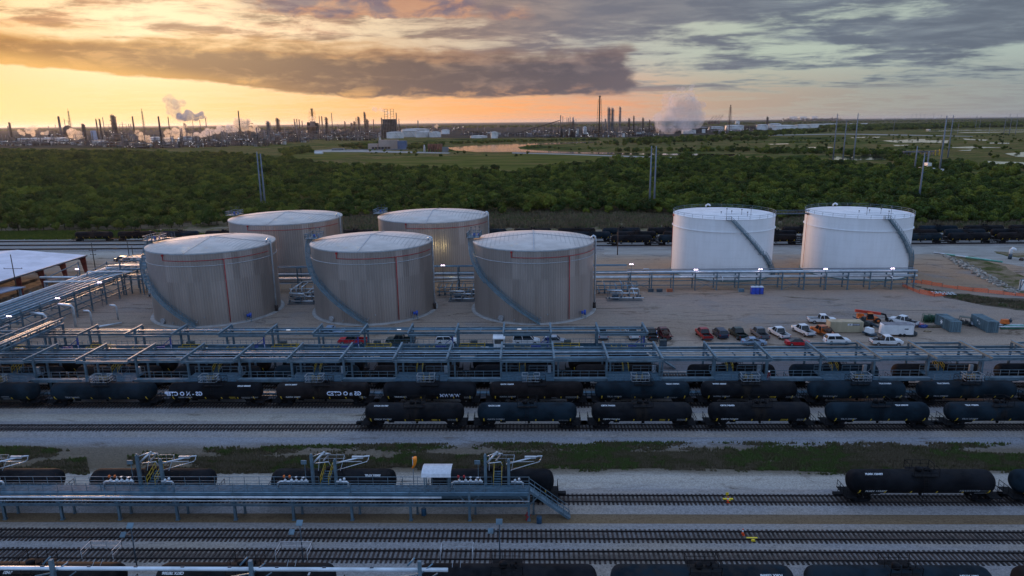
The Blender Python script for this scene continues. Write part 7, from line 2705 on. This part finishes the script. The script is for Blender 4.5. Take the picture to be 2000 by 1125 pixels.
def unit(label, px0, px1, yb, yt, seed, dark=.5, lamps=4, m=None, tall=4):
    """process unit: open steel frame filled with vessels and pipes"""
    r_ = random.Random(seed)
    p0, k, h = spot((px0 + px1) / 2, yb, yt)
    a, c = at(px0, yb), at(px1, yb)
    W = (c - a).length
    t = thing('process_unit', label, 'process unit', p0, 0, 'process units of the refinery')
    D = min(W * .6, 60)
    fr, ve, wh = MB(), MB(), MB()
    nx = max(3, int(W / 9))
    lv = max(2, int(h / 6))
    th = .45 * max(1, k * .8)
    for i in range(nx + 1):
        x = -W / 2 + W * i / nx
        hh = h * r_.choice((.45, .6, .75, 1.0)) if i not in (0, nx) else h * .5
        for y in (-D / 2, D / 2):
            fr.bar((x, y, 0), (x, y, hh), th)
        fr.bar((x, -D / 2, hh), (x, D / 2, hh), th)
    for z in range(1, lv):
        x0 = r_.uniform(-.5, 0) * W
        x1 = r_.uniform(.1, .5) * W
        fr.bar((x0, -D / 2, h * z / lv), (x1, -D / 2, h * z / lv), th * 1.2).bar((x0, D / 2, h * z / lv), (x1, D / 2, h * z / lv), th)
        fr.box(x0, x1, -D / 2 + .2, D / 2, h * z / lv - .3, h * z / lv)
    fr.build('steel_frame', RD if dark > .4 else RM, t)
    for i in range(int(W / 4.2) + 3):
        x, y = r_.uniform(-.5, .5) * W, r_.uniform(-.5, .45) * D
        b_ = wh if r_.random() < .38 else ve
        q = r_.random()
        hh = h * r_.uniform(.12, .55)
        if q < .35:
            b_.lathe([(r_.uniform(.8, 2.2), 0), (1.6, hh)], (x, y, 0), 'z', 8)
        elif q < .6:
            b_.lathe([(1.5, 0), (1.5, r_.uniform(6, 16))], (x, y, hh), 'x', 8)
        elif q < .85:
            b_.box(x, x + r_.uniform(4, 12), y, y + 5, 0, hh)
        else:
            b_.blob((x, y, hh), (3.2, 3.2, 3.2), 8, 5)
    ve.build('vessels', m or (RBR if dark > .6 else RM), t)
    if wh.v:
        wh.build('pale_vessels', RL, t)
    mb = MB()
    for i in range(tall):
        x, y = r_.uniform(-.5, .5) * W, r_.uniform(-.5, .5) * D
        mb.tube([(x, y, 0), (x, y, h * r_.uniform(.8, 1.35))], r_.uniform(.5, 1.3) * max(1, k * .7), 6)
    for i in range(5):
        z = h * r_.uniform(.1, .5)
        mb.tube([(-W / 2, -D / 2 - 1 - i, z), (W / 2, -D / 2 - 1 - i, z)], .5, 5)
    mb.build('pipes', RM, t)
    if lamps:
        mb = MB()
        for i in range(lamps):
            s = r_.uniform(.2, .42) * k
            mb.cbox((r_.uniform(-.5, .5) * W, -D / 2 - 2.5 - i % 3, h * r_.uniform(.1, .6)), (s, s, s))
        mb.build('lamps', LIT if r_.random() < .6 else LITW, t)
    return t


S_ = [('slim stack at the far left of the refinery, near the picture edge', 23, 268, 239, 3.2, RD, 1), ('short slim stack left of the far left one', 19, 268, 246, 2.2, RM, 0),
      ('leaning-looking dark brick stack left of the arched structure', 121, 272, 227, 4.6, RBR, 0), ('dark column with a domed head between the arch and the white box tower', 167, 276, 242, 5.0, RD, 2),
      ('thin column, left one of the close pair before the open steel frame', 193, 272, 232, 2.0, RD, 2), ('thin column, right one of the close pair before the open steel frame', 201, 280, 232, 2.4, RD, 2),
      ('thick tapered column with many platforms left of a plain stack', 227, 275, 225, 7.5, RBR, 7), ('plain dark stack just right of the thick tapered column', 265, 276, 227, 3.2, RD, 0),
      ('short twin stack, left, beside the plain dark stack', 255, 270, 242, 1.6, RM, 0), ('short twin stack, right, beside the plain dark stack', 259, 270, 242, 1.6, RM, 0),
      ('tallest plain black stack in front of the steam clouds', 317, 289, 227, 3.6, RD, 0), ('thin black stack right of the tallest plain one', 335, 284, 228, 2.0, RD, 0),
      ('column with platforms among the steam right of the two black stacks', 365, 279, 241, 4.0, RD, 5), ('faint thin stack, first of three under the grey smoke', 379, 262, 234, 1.1, RM, 0),
      ('faint thin stack, second of three under the grey smoke', 393, 262, 234, 1.2, RM, 0), ('thin stack giving off the long grey smoke', 405, 264, 231, 1.6, RM, 0),
      ('slender dark stack behind the pale steam, left of the far unit', 471, 274, 216, 2.6, RD, 0), ('short column with a knob head beside the sloping conveyor', 487, 270, 233, 3.6, RBR, 3),
      ('fat short column right of the sloping conveyor', 527, 278, 237, 6.0, RM, 4), ('blunt dark column standing alone left of four short stacks', 545, 270, 231, 5.5, RBR, 4),
      ('first of four short stacks in a row', 577, 264, 232, 2.0, RBR, 0), ('second of four short stacks in a row', 582, 264, 232, 2.0, RBR, 0), ('third of four short stacks in a row', 586.5, 264, 233, 2.4, RBR, 0), ('fourth and shortest of four short stacks in a row', 592, 264, 236, 2.0, RBR, 0),
      ('thin stack just right of the steaming tower', 626, 264, 226, 1.7, RBR, 0), ('thicker brown stack just right of the steaming tower', 631, 266, 227, 2.6, RBR, 0),
      ('spiky dark column between the brown stack and a lone mast', 640, 272, 229, 4.2, RD, 5), ('lone thin mast in the gap right of the spiky column', 650.5, 266, 220, 1.2, RM, 2),
      ('short dark stack alone on the horizon in the wide gap', 675, 262, 237, 2.2, RBR, 1), ('broad short column, left in the cluster of four', 688, 262, 240, 3.6, RBR, 2), ('broad short column, second in the cluster of four', 693.5, 262, 237, 3.6, RBR, 2),
      ('thin stack in the middle of the cluster of four columns', 697, 262, 230, 1.4, RBR, 0), ('stepped column at the right of the cluster of four', 702, 262, 228, 4.0, RBR, 3),
      ('tall square-headed column with a lower twin at its right', 715, 272, 219, 3.4, RBR, 4), ('lower twin column leaning on the tall square-headed one', 719, 272, 233, 4.6, RBR, 4),
      ('thin stack on a block between the twin columns and the black stack', 731, 266, 233, 2.0, RBR, 0), ('black stack directly left of the dark boxy furnace', 747.5, 274, 230, 2.4, RD, 1),
      ('slender stack directly right of the dark boxy furnace', 776, 268, 220, 2.0, RBR, 0), ('short slender stack second to the right of the dark furnace', 780.5, 264, 232, 1.6, RBR, 0), ('small far column on the horizon right of the pale tanks', 817, 256, 235, 1.8, RM, 2),
      ('left one of the two tall twin pale columns by the lattice flare', 1188.5, 267, 210, 4.6, RM, 6), ('right one of the two tall twin pale columns by the lattice flare', 1195.5, 267, 211, 4.2, RM, 6),
      ('tall column with ladder platforms right of the twin columns', 1210, 263, 209, 3.2, RM, 9), ('short column left of the twin pale columns', 1182, 264, 232, 2.4, RM, 3),
      ('short dark column, first of four before the big steam cloud', 1228, 264, 231, 3.0, RD, 4), ('pointed dark column, second of four before the big steam cloud', 1237, 264, 226, 2.2, RD, 3),
      ('dark column, third of four before the big steam cloud', 1255, 264, 230, 2.8, RD, 4), ('small dark column, last of four before the big steam cloud', 1268, 262, 234, 1.8, RD, 2), ('small dark column over the pale port tanks', 1497.5, 252, 228, 3.2, RD, 3)]
for lab, px, yb, yt, w, m, pl in S_:
    stack(lab, px, yb, yt, w, m, pl)
derrick('slim guyed flare mast right of the arched structure', 141, 268, 212, 5, 1.2, RBR)
derrick('slim lattice flare mast between the plain stack and the black stack', 284, 270, 212, 4, 1.4, RBR)
derrick('broad yellowish lattice tower rising from the steaming unit', 612.5, 262, 212, 14, 8, mat('derrick_ochre', (.26, .16, .07), .7, .1, .1, .1), n=7)
derrick('tallest dark lattice flare tower right of the middle of the view', 1170, 268, 187, 11, 5.4, RD, n=14)
derrick('lattice flare tower of the port beyond the big steam cloud', 1424, 256, 205, 7, 3.2, RBR, n=10)

p, k, h = spot(135, 268, 235)
t = thing('reactor_unit', 'dark dome unit with an arched pipe frame on top, left of the flare mast', 'reactor', p, 0)
MB().blob((0, 0, h * .35), (9 * k, 9 * k, h * .36), 16, 8).build('dome', RD, t)
MB().tube([(-4 * k, 0, h * .5), (-4 * k, 0, h * .97), (3.2 * k, 0, h * .97), (3.2 * k, 0, h * .6)], 1.1, 6).bar((-4 * k, 0, h * .5), (-4.2 * k, 0, h * 1.1), 1.6).build('arch_pipe', RD, t)
MB().box(-10 * k, 11 * k, -6 * k, 6 * k, 0, h * .35).build('base_block', RBR, t)
p, k, h = spot(763, 270, 233)
t = thing('furnace_block', 'dark boxy furnace with two open frame towers on its roof', 'furnace', p, 0)
MB().box(-12 * k, 12 * k, -8, 14, 0, h).build('furnace', RD, t)
mb = MB()
for i in range(9):
    x = -12 * k + 24 * k * i / 8
    mb.bar((x, -9, 0), (x, -9, h * 1.02), 1.0)
for i in range(5):
    mb.bar((-12 * k, -9, h * (i + 1) / 5), (12 * k, -9, h * (i + 1) / 5), 1.0)
mb.build('buckstays', RM, t)
mb = MB()
hh = atY(763, 213, p.y).z + .6
for xc in (-6.5 * k, 5.0 * k):
    for sx in (-3 * k, 3 * k):
        mb.bar((xc + sx, 0, h), (xc + sx, 0, hh), 1.0)
    for i in range(4):
        mb.bar((xc - 3 * k, 0, h + (hh - h) * (i + 1) / 4), (xc + 3 * k, 0, h + (hh - h) * (i + 1) / 4), .8)
mb.build('frame_tower', RD, t)
p, k, h = spot(613, 268, 237)
t = thing('coker_unit', 'broad brown unit under the yellowish lattice tower', 'process unit', p, 0)
MB().lathe([(8 * k, 0), (7.6 * k, h * .6), (9.5 * k, h * .62), (9.5 * k, h * .7), (6 * k, h * .72), (5 * k, h)], (0, 0, 0), 'z', 14).build('drum', RBR, t)
MB().box(-10 * k, -7 * k, -8, 8, 0, h * .95).box(6 * k, 10 * k, -8, 8, 0, h * .9).build('side_towers', RD, t)
p, k, h = spot(186, 281, 255)
t = thing('box_tower', 'pale flat-sided box tower on a white building', 'tower', p, 0)
MB().hexa([(-3.2 * k, -3, 0), (3.6 * k, -3, 0), (3.6 * k, 8, 0), (-3.2 * k, 8, 0)], [(-4.6 * k, -3, h), (1.8 * k, -3, h), (1.8 * k, 8, h), (-4.6 * k, 8, h)]).build('wall', mat('box_tower_blue_white', (.36, .40, .50), .6, 0, .05, .05), t)
MB().box(0, 22 * k, -14, -3, 0, h * .30).build('low_hall', RL, t)
# sloping conveyor
p, k, h = spot(455, 262, 240)
t = thing('conveyor', 'long sloping conveyor gallery above the steam', 'conveyor', p, 0)
MB().bar((-48 * k, 0, h * .35), (22 * k, 0, h * .95), 4, 4).bar((22 * k, 0, h * .95), (40 * k, 0, h * .9), 4, 4).build('gallery', RD, t)
mb = MB()
for i in range(8):
    x = -44 * k + i * 11 * k
    mb.bar((x, 0, 0), (x, 0, h * min(.95, .35 + .6 * (x + 48 * k) / (70 * k))), 1.4)
mb.build('trestle', RBR, t)
# tall coal-like block on the right with conveyor
unit('large dark lattice unit with a row of short stacks left of the lattice flare', 1090, 1126, 268, 236, 5, .9, 5, RD, 12)
t = thing('conveyor', 'long thin conveyor curving down to the left from the dark lattice unit', 'conveyor', at(1050, 262, -.6), 0)
p = at(1050, 262, -.6)
kk = p.y / FPX
MB().tube([(-45 * kk, 0, 2), (-20 * kk, 0, 8 * kk), (10 * kk, 0, 16 * kk), (42 * kk, 0, 25 * kk)], 1.8, 6).build('gallery', RD, t)
mb = MB()
for i in range(7):
    f = i / 6
    mb.bar((-40 * kk + 80 * kk * f, 0, 0), (-40 * kk + 80 * kk * f, 0, (3 + 22 * f) * kk * .9), 1.5)
mb.build('trestle', RD, t)

U = [(0, 22, 284, 268), (24, 60, 285, 264), (62, 98, 284, 262), (100, 118, 274, 250), (100, 150, 282, 266), (150, 180, 284, 262), (182, 210, 287, 268), (208, 224, 274, 240), (232, 262, 276, 243), (212, 250, 287, 266), (240, 268, 289, 262),
     (268, 300, 290, 268), (296, 326, 284, 264), (322, 352, 289, 266), (352, 380, 286, 252), (372, 396, 288, 268), (392, 420, 286, 262), (410, 440, 287, 264), (436, 470, 283, 262), (448, 486, 276, 254), (468, 500, 284, 263),
     (494, 520, 286, 258), (500, 540, 274, 252), (520, 556, 282, 262), (556, 600, 278, 256), (544, 590, 270, 246), (592, 640, 272, 252), (636, 662, 266, 244), (640, 690, 274, 256), (660, 710, 266, 247), (690, 740, 274, 254), (706, 752, 268, 248),
     (770, 800, 262, 246), (800, 840, 258, 246), (840, 880, 258, 248), (885, 905, 254, 243), (905, 960, 264, 252), (975, 1040, 266, 254), (1030, 1090, 268, 256), (1040, 1100, 260, 250),
     (1124, 1160, 268, 252), (1150, 1190, 264, 246), (1176, 1214, 268, 250), (1210, 1250, 266, 248), (1240, 1292, 266, 250), (1250, 1290, 258, 244), (1362, 1400, 258, 246), (1396, 1450, 260, 250), (1444, 1500, 254, 243), (1560, 1610, 238, 231)]
U.sort(key=lambda u: (u[0] + u[1]))
for i, (a, b2, yb, yt) in enumerate(U):
    lab = f'process unit of frames, vessels and pipes, number {i + 1} of the refinery counted from the west end'
    if i < 30:
        lab = f'process unit of frames and pipes, {ORD[i]} from the west end of the refinery'
    else:
        lab = f'process unit of frames and pipes, {ORD[len(U) - 1 - i]} from the east end of the refinery'
    unit(lab, a, b2, yb, yt, i * 13 + 3, dark=(.8, .5, .3, .7)[i % 4] if a < 900 else .6, lamps=(6, 3, 4, 7)[i % 4])

T_ = [(48, 281, 269.5, 22), (72, 281, 269, 26), (98, 281, 268.5, 26), (122, 280.5, 268.5, 22), (10, 283, 275, 24), (305, 283, 267, 22), (330, 282, 268, 20), (368, 283, 265, 18), (566, 283, 270, 0.1), (772, 270, 257, 32), (800, 267.5, 254, 30), (826, 268, 257, 28),
      (812, 262, 251, 52), (850, 268, 257, 22), (870, 262, 253, 16), (965.5, 270, 257, 12.5), (935, 269.5, 264.5, 32), (1345, 261, 253.5, 26), (1398, 256, 247, 28), (1434, 254.5, 244, 34), (1440, 243, 236, 8), (1488, 254, 243, 22), (1512, 250, 241, 24), (1532, 254, 244, 44),
      (1568, 250.5, 243, 28), (1594, 249.5, 242, 30), (1620, 248.5, 241.5, 28), (1668, 247.5, 241, 22), (1690, 247, 241, 22), (1548, 233.5, 227.5, 15), (1568, 233.5, 227.5, 14), (1590, 233, 227, 12), (1142, 264, 247, 7)]
T_ = sorted([q for q in T_ if q[3] > 1])
for i, (px, yb, yt, w) in enumerate(T_):
    lab = f'pale tank in the refinery and port, {ORD[i]} from the west end' if i < 16 else f'pale tank in the refinery and port, {ORD[len(T_) - 1 - i]} from the east end'
    rtank(lab, px, yb, yt, w)

# beige battlemented works building and brown unit this side of the refinery
p, k, h = spot(768, 292, 273)
t = thing('works_building', 'beige works building with a notched roofline and a blue east end beyond the wood', 'building', p, 0)
mb = MB()
mb.box(-26 * k, 10 * k, -6, 14, 0, h * .9)
for i in range(13):
    x = -26 * k + 36 * k * i / 13
    mb.hexa([(x, -6, h * .9), (x + 2 * k, -6, h * .9), (x + 2 * k, 14, h * .9), (x, 14, h * .9)], [(x + .6 * k, -6, h), (x + 1.2 * k, -6, h), (x + 1.2 * k, 14, h), (x + .6 * k, 14, h)])
mb.build('wall', RBE, t)
MB().box(10 * k, 25 * k, -8, 12, 0, h * .88).build('blue_end', RBL, t)
MB().box(-46 * k, -28 * k, -6, 8, 0, h * .62).build('annex', RBE, t)
mb = MB()
for i in range(6):
    mb.box(-38 * k + i * 6 * k, -34 * k + i * 6 * k, -11, -7, 0, h * .3)
mb.build('loading_bays', RD, t)
MB().box(-85 * k, 30 * k, -22, -14, 0, 1.6).box(-110 * k, -88 * k, -24, -12, 0, 3.6).build('low_sheds', mat('low_shed_grey', (.17, .18, .19), .6, 0, .1, .05), t)
p, k, h = spot(852, 297, 281)
t = thing('rusty_unit', 'rust brown equipment block with stout legs near the river', 'process unit', p, 0)
mb = MB()
for i in range(5):
    x = -15 * k + i * 5.5 * k
    mb.box(x, x + 4.4 * k, -5, 6, h * .35, h)
    mb.hexa([(x + .4 * k, -4, 0), (x + 2 * k, -4, 0), (x + 2 * k, 4, 0), (x + .4 * k, 4, 0)], [(x + 1 * k, -4, h * .4), (x + 4 * k, -4, h * .4), (x + 4 * k, 4, h * .4), (x + 1 * k, 4, h * .4)])
mb.build('hoppers', mat('rust_block', (.20, .075, .045), .85, 0, .2, .1), t)
MB().box(12 * k, 23 * k, -4, 6, 0, h * .6).build('shed', mat('low_shed_grey', (0, 0, 0)), t)
MB().lathe([(2.2 * k, 0), (2.0 * k, h * .5), (1.0 * k, h * .9)], (-22 * k, 0, 0), 'z', 10).build('silo', RL, t)
p, k, h = spot(623, 301, 296)
t = thing('small_shed', 'tiny white shed alone in the field beyond the wood', 'shed', p, 0)
MB().box(-7 * k, 7 * k, -4, 4, 0, h * .6).build('wall', RL, t)
MB().hexa([(-7.5 * k, -4.5, h * .6), (7.5 * k, -4.5, h * .6), (7.5 * k, 4.5, h * .6), (-7.5 * k, 4.5, h * .6)], [(-7.5 * k, -.2, h), (7.5 * k, -.2, h), (7.5 * k, .2, h), (-7.5 * k, .2, h)]).build('roof', RL, t)
# long dark hall at the foot of the steam cloud
p, k, h = spot(1330, 260, 249)
t = thing('warehouse', 'long dark hall with a pale roof under the big steam cloud', 'warehouse', p, 0)
MB().box(-42 * k, 46 * k, -20, 60, 0, h * .9).build('wall', RD, t)
MB().hexa([(-43 * k, -22, h * .9), (47 * k, -22, h * .9), (47 * k, 62, h * .9), (-43 * k, 62, h * .9)], [(-43 * k, 18, h), (47 * k, 18, h), (47 * k, 22, h), (-43 * k, 22, h)]).build('roof', RM, t)
MB().box(36 * k, 42 * k, -24, -20, 0, h * .7).build('door_tower', RL, t)
# port cranes
for i in range(4):
    p, k, h = spot(1391 + i * 6, 246, 226 - i)
    t = thing('port_crane', f'thin slanting port crane, {ORD[i]} from the west', 'crane', p, 0, 'port cranes')
    MB().bar((-8 * k, 0, h * .3), (2 * k, 0, h), 1.8).bar((-4 * k, 0, h * .3), (2 * k, 0, h * .9), 1.2).build('boom', RBR, t)
    MB().bar((-6 * k, 0, 0), (-6 * k, 0, h * .5), 2.5).box(-9 * k, -3 * k, -6, 6, h * .2, h * .4).build('gantry', RBR, t)
# red flare-lit shed and white substation
p, k, h = spot(1806, 338, 318)
t = thing('substation', 'white substation equipment with poles at the far edge of the wood', 'substation', p, 0)
mb = MB()
for (x, w, hh) in ((-8, 7, .55), (0, 9, 1.0), (9, 8, .5), (16, 10, .35), (24, 9, .4)):
    mb.box(x * k, (x + w * .8) * k, -3, 4, 0, h * hh)
mb.build('equipment', RL, t)
mb = MB()
for i in range(7):
    mb.bar(((-30 + i * 9) * k, -3, 0), ((-30 + i * 9) * k, -3, h * .5), .5)
mb.bar((-34 * k, -3, h * .32), (28 * k, -3, h * .32), .4)
mb.build('fence', RM, t)
p, k, h = spot(1795, 304, 292)
t = thing('trestle_bridge', 'low grey trestle bridge over the marsh channel with yellow piles', 'bridge', p, 0)
mb = MB()
mb.box(-30 * k, 36 * k, -2, 2, h * .55, h * .75)
for i in range(12):
    mb.bar(((-28 + i * 5.4) * k, 0, 0), ((-28 + i * 5.4) * k, 0, h * .6), 1.0)
mb.build('deck', RM, t)
MB().bar((27 * k, -4, 0), (26 * k, -4, h * .9), 1.1).bar((34 * k, -4, 0), (33 * k, -4, h * 1.05), 1.1).build('pile', YEL, t)
for i, (px, y0, y1) in enumerate(((1781, 231, 222), (1789, 231, 222), (1797, 231, 221), (1806, 231, 222), (1823, 231, 221), (1838, 231, 223), (1905, 250, 226), (1913, 250, 227), (1931, 262, 240), (1870, 262, 241), (1745, 256, 230), (1972, 232, 222), (1986, 231, 223), (2000, 231, 222))):
    p, k, h = spot(px, y0, y1)
    t = thing('transmission_pole', f'tiny transmission pole near the eastern horizon, {ORD[i]} in the scattered line', 'power line pole', p, 0, 'tiny poles near the horizon')
    MB().bar((0, 0, 0), (0, 0, h), .9 * k * .5).bar((-1.3 * k, 0, h * .85), (1.3 * k, 0, h * .85), .25 * k).build('pole', MONO, t)
for i, px in enumerate((1725, 1765, 1810, 1826, 1898, 1958, 1813)):
    py = (232, 231, 230, 230, 228, 228, 253)[i]
    p, k, h = spot(px, py + 1.4, py)
    t = thing('distant_building', f'tiny white building near the eastern horizon, {ORD[i]} from the west', 'building', p, 0, 'tiny white buildings near the horizon')
    MB().box(-1.6 * k, 1.6 * k, -10, 10, 0, h).build('wall', RL, t)
    MB().hexa([(-1.8 * k, -12, h), (1.8 * k, -12, h), (1.8 * k, 12, h), (-1.8 * k, 12, h)], [(-1.8 * k, -1, h * 1.4), (1.8 * k, -1, h * 1.4), (1.8 * k, 1, h * 1.4), (-1.8 * k, 1, h * 1.4)]).build('roof', RL, t)


# ------------------------------------------------------------------ steam and smoke
def puffs(name, lst, yb, m, seed):
    """lst = [(px, py, radius px)]; all at the distance of the ground seen at row yb"""
    base = at(lst[0][0], yb, 0)
    r_ = random.Random(seed)
    k = base.y / FPX
    mb = MB()
    for px, py, r in lst:
        r *= 1.35
        c = atY(px, py, base.y)
        n = 5 if r > 3.4 else 3
        for i in range(n):
            q = r * k * r_.uniform(.42, .9)
            mb.blob((c.x + r_.uniform(-.8, .8) * r * k, base.y + r_.uniform(-.8, .8) * r * k, c.z + r_.uniform(-.55, .6) * r * k), (q * r_.uniform(.8, 1.3), q, q * r_.uniform(.7, 1.1)), 12, 8, .12, r_)
    o = mb.build(name, m)
    return tag(o, kind='stuff')


V_sun_tint = volmat('steam_sun_tint', (1.0, .91, .78), .085, .6)  # warm light of the low sun put into the steam's scatter colour
V_thin = volmat('steam_thin', (1.0, .93, .88), .08, .55)
V_grey = volmat('smoke_grey', (.72, .68, .72), .07, .2)
V_big = volmat('steam_big', (.98, .95, .97), .022, .5)
puffs('smoke_plume', [(402, 230, 2.2), (396, 228.5, 3.2), (389, 223, 5), (384, 226, 4.5), (376, 229, 5), (370, 223, 6), (364, 229, 6), (357, 227, 6)], 262, V_grey, 1)
puffs('smoke_plume', [(350, 226, 7), (343, 222, 7), (336, 220, 6), (344, 212, 7), (350, 205, 6), (340, 206, 7), (332, 212, 5), (331, 199, 6), (326, 194, 5), (334, 193, 4), (330, 186, 3), (356, 203, 4)], 262, volmat('smoke_thin', (.95, .82, .78), .022, .3), 2)
puffs('steam_plume', [(64, 262, 3), (61, 256, 5), (58, 250, 5), (66, 248, 4), (52, 252, 3), (40, 258, 3), (45, 262, 3), (86, 262, 3), (92, 259, 3)], 275, V_sun_tint, 3)
puffs('steam_plume', [(150, 270, 4), (146, 262, 6), (140, 257, 5), (134, 260, 4), (154, 262, 4), (160, 268, 3), (142, 268, 5)], 278, V_sun_tint, 4)
puffs('steam_plume', [(294, 281, 3), (290, 275, 4), (284, 272, 4), (277, 268, 4), (272, 262, 4), (267, 258, 3), (286, 266, 3)], 288, V_sun_tint, 5)
puffs('steam_plume', [(350, 280, 3), (348, 272, 5), (344, 264, 6), (352, 258, 6), (338, 256, 5), (330, 262, 5), (326, 256, 4), (356, 250, 4), (362, 262, 4), (324, 272, 4), (378, 266, 3), (372, 264, 3)], 284, V_sun_tint, 6)
puffs('steam_plume', [(400, 262, 4), (410, 258, 5), (420, 256, 5), (430, 254, 6), (441, 252, 6), (448, 248, 6), (456, 256, 5), (390, 264, 4)], 272, V_thin, 7)
puffs('steam_plume', [(500, 256, 4), (492, 250, 5), (484, 246, 6), (476, 242, 7), (468, 240, 6), (462, 236, 5), (486, 240, 5), (474, 250, 5), (466, 248, 4)], 272, V_sun_tint, 8)
puffs('steam_plume', [(614, 260, 6), (608, 257, 5), (620, 256, 5), (613, 250, 5), (615, 243, 4), (612, 236, 3.5), (611, 230, 3)], 263, V_sun_tint, 9)
puffs('steam_plume', [(664, 256, 2), (662, 254, 2.4), (713, 258, 1.6), (852, 249, 2.4), (855, 246, 2)], 262, V_sun_tint, 10)
puffs('smoke_plume', [(760, 226, 2), (756, 221, 2.6), (750, 217, 3), (744, 215, 3), (736, 215, 3), (730, 214, 3)], 268, V_thin, 11)
puffs('steam_plume', [(1300, 255, 8), (1292, 247, 10), (1304, 240, 13), (1320, 242, 14), (1338, 240, 14), (1352, 236, 13), (1296, 230, 10), (1312, 228, 14), (1330, 224, 16), (1350, 222, 15), (1362, 230, 9),
                      (1322, 210, 14), (1340, 208, 14), (1358, 208, 11), (1306, 214, 9), (1334, 194, 11), (1350, 194, 10), (1318, 196, 8), (1344, 182, 7), (1330, 178, 6), (1298, 200, 6), (1352, 170, 4), (1304, 184, 5)], 262, V_big, 12)

# ------------------------------------------------------------------ air
HAZE = True
if HAZE:
    hz = MB().box(-61000, 61000, -4000, 71000, -1.8, 190).build('haze', volmat('haze_air', (.98, .97, 1.0), .000013, .6))
    tag(hz, kind='stuff')
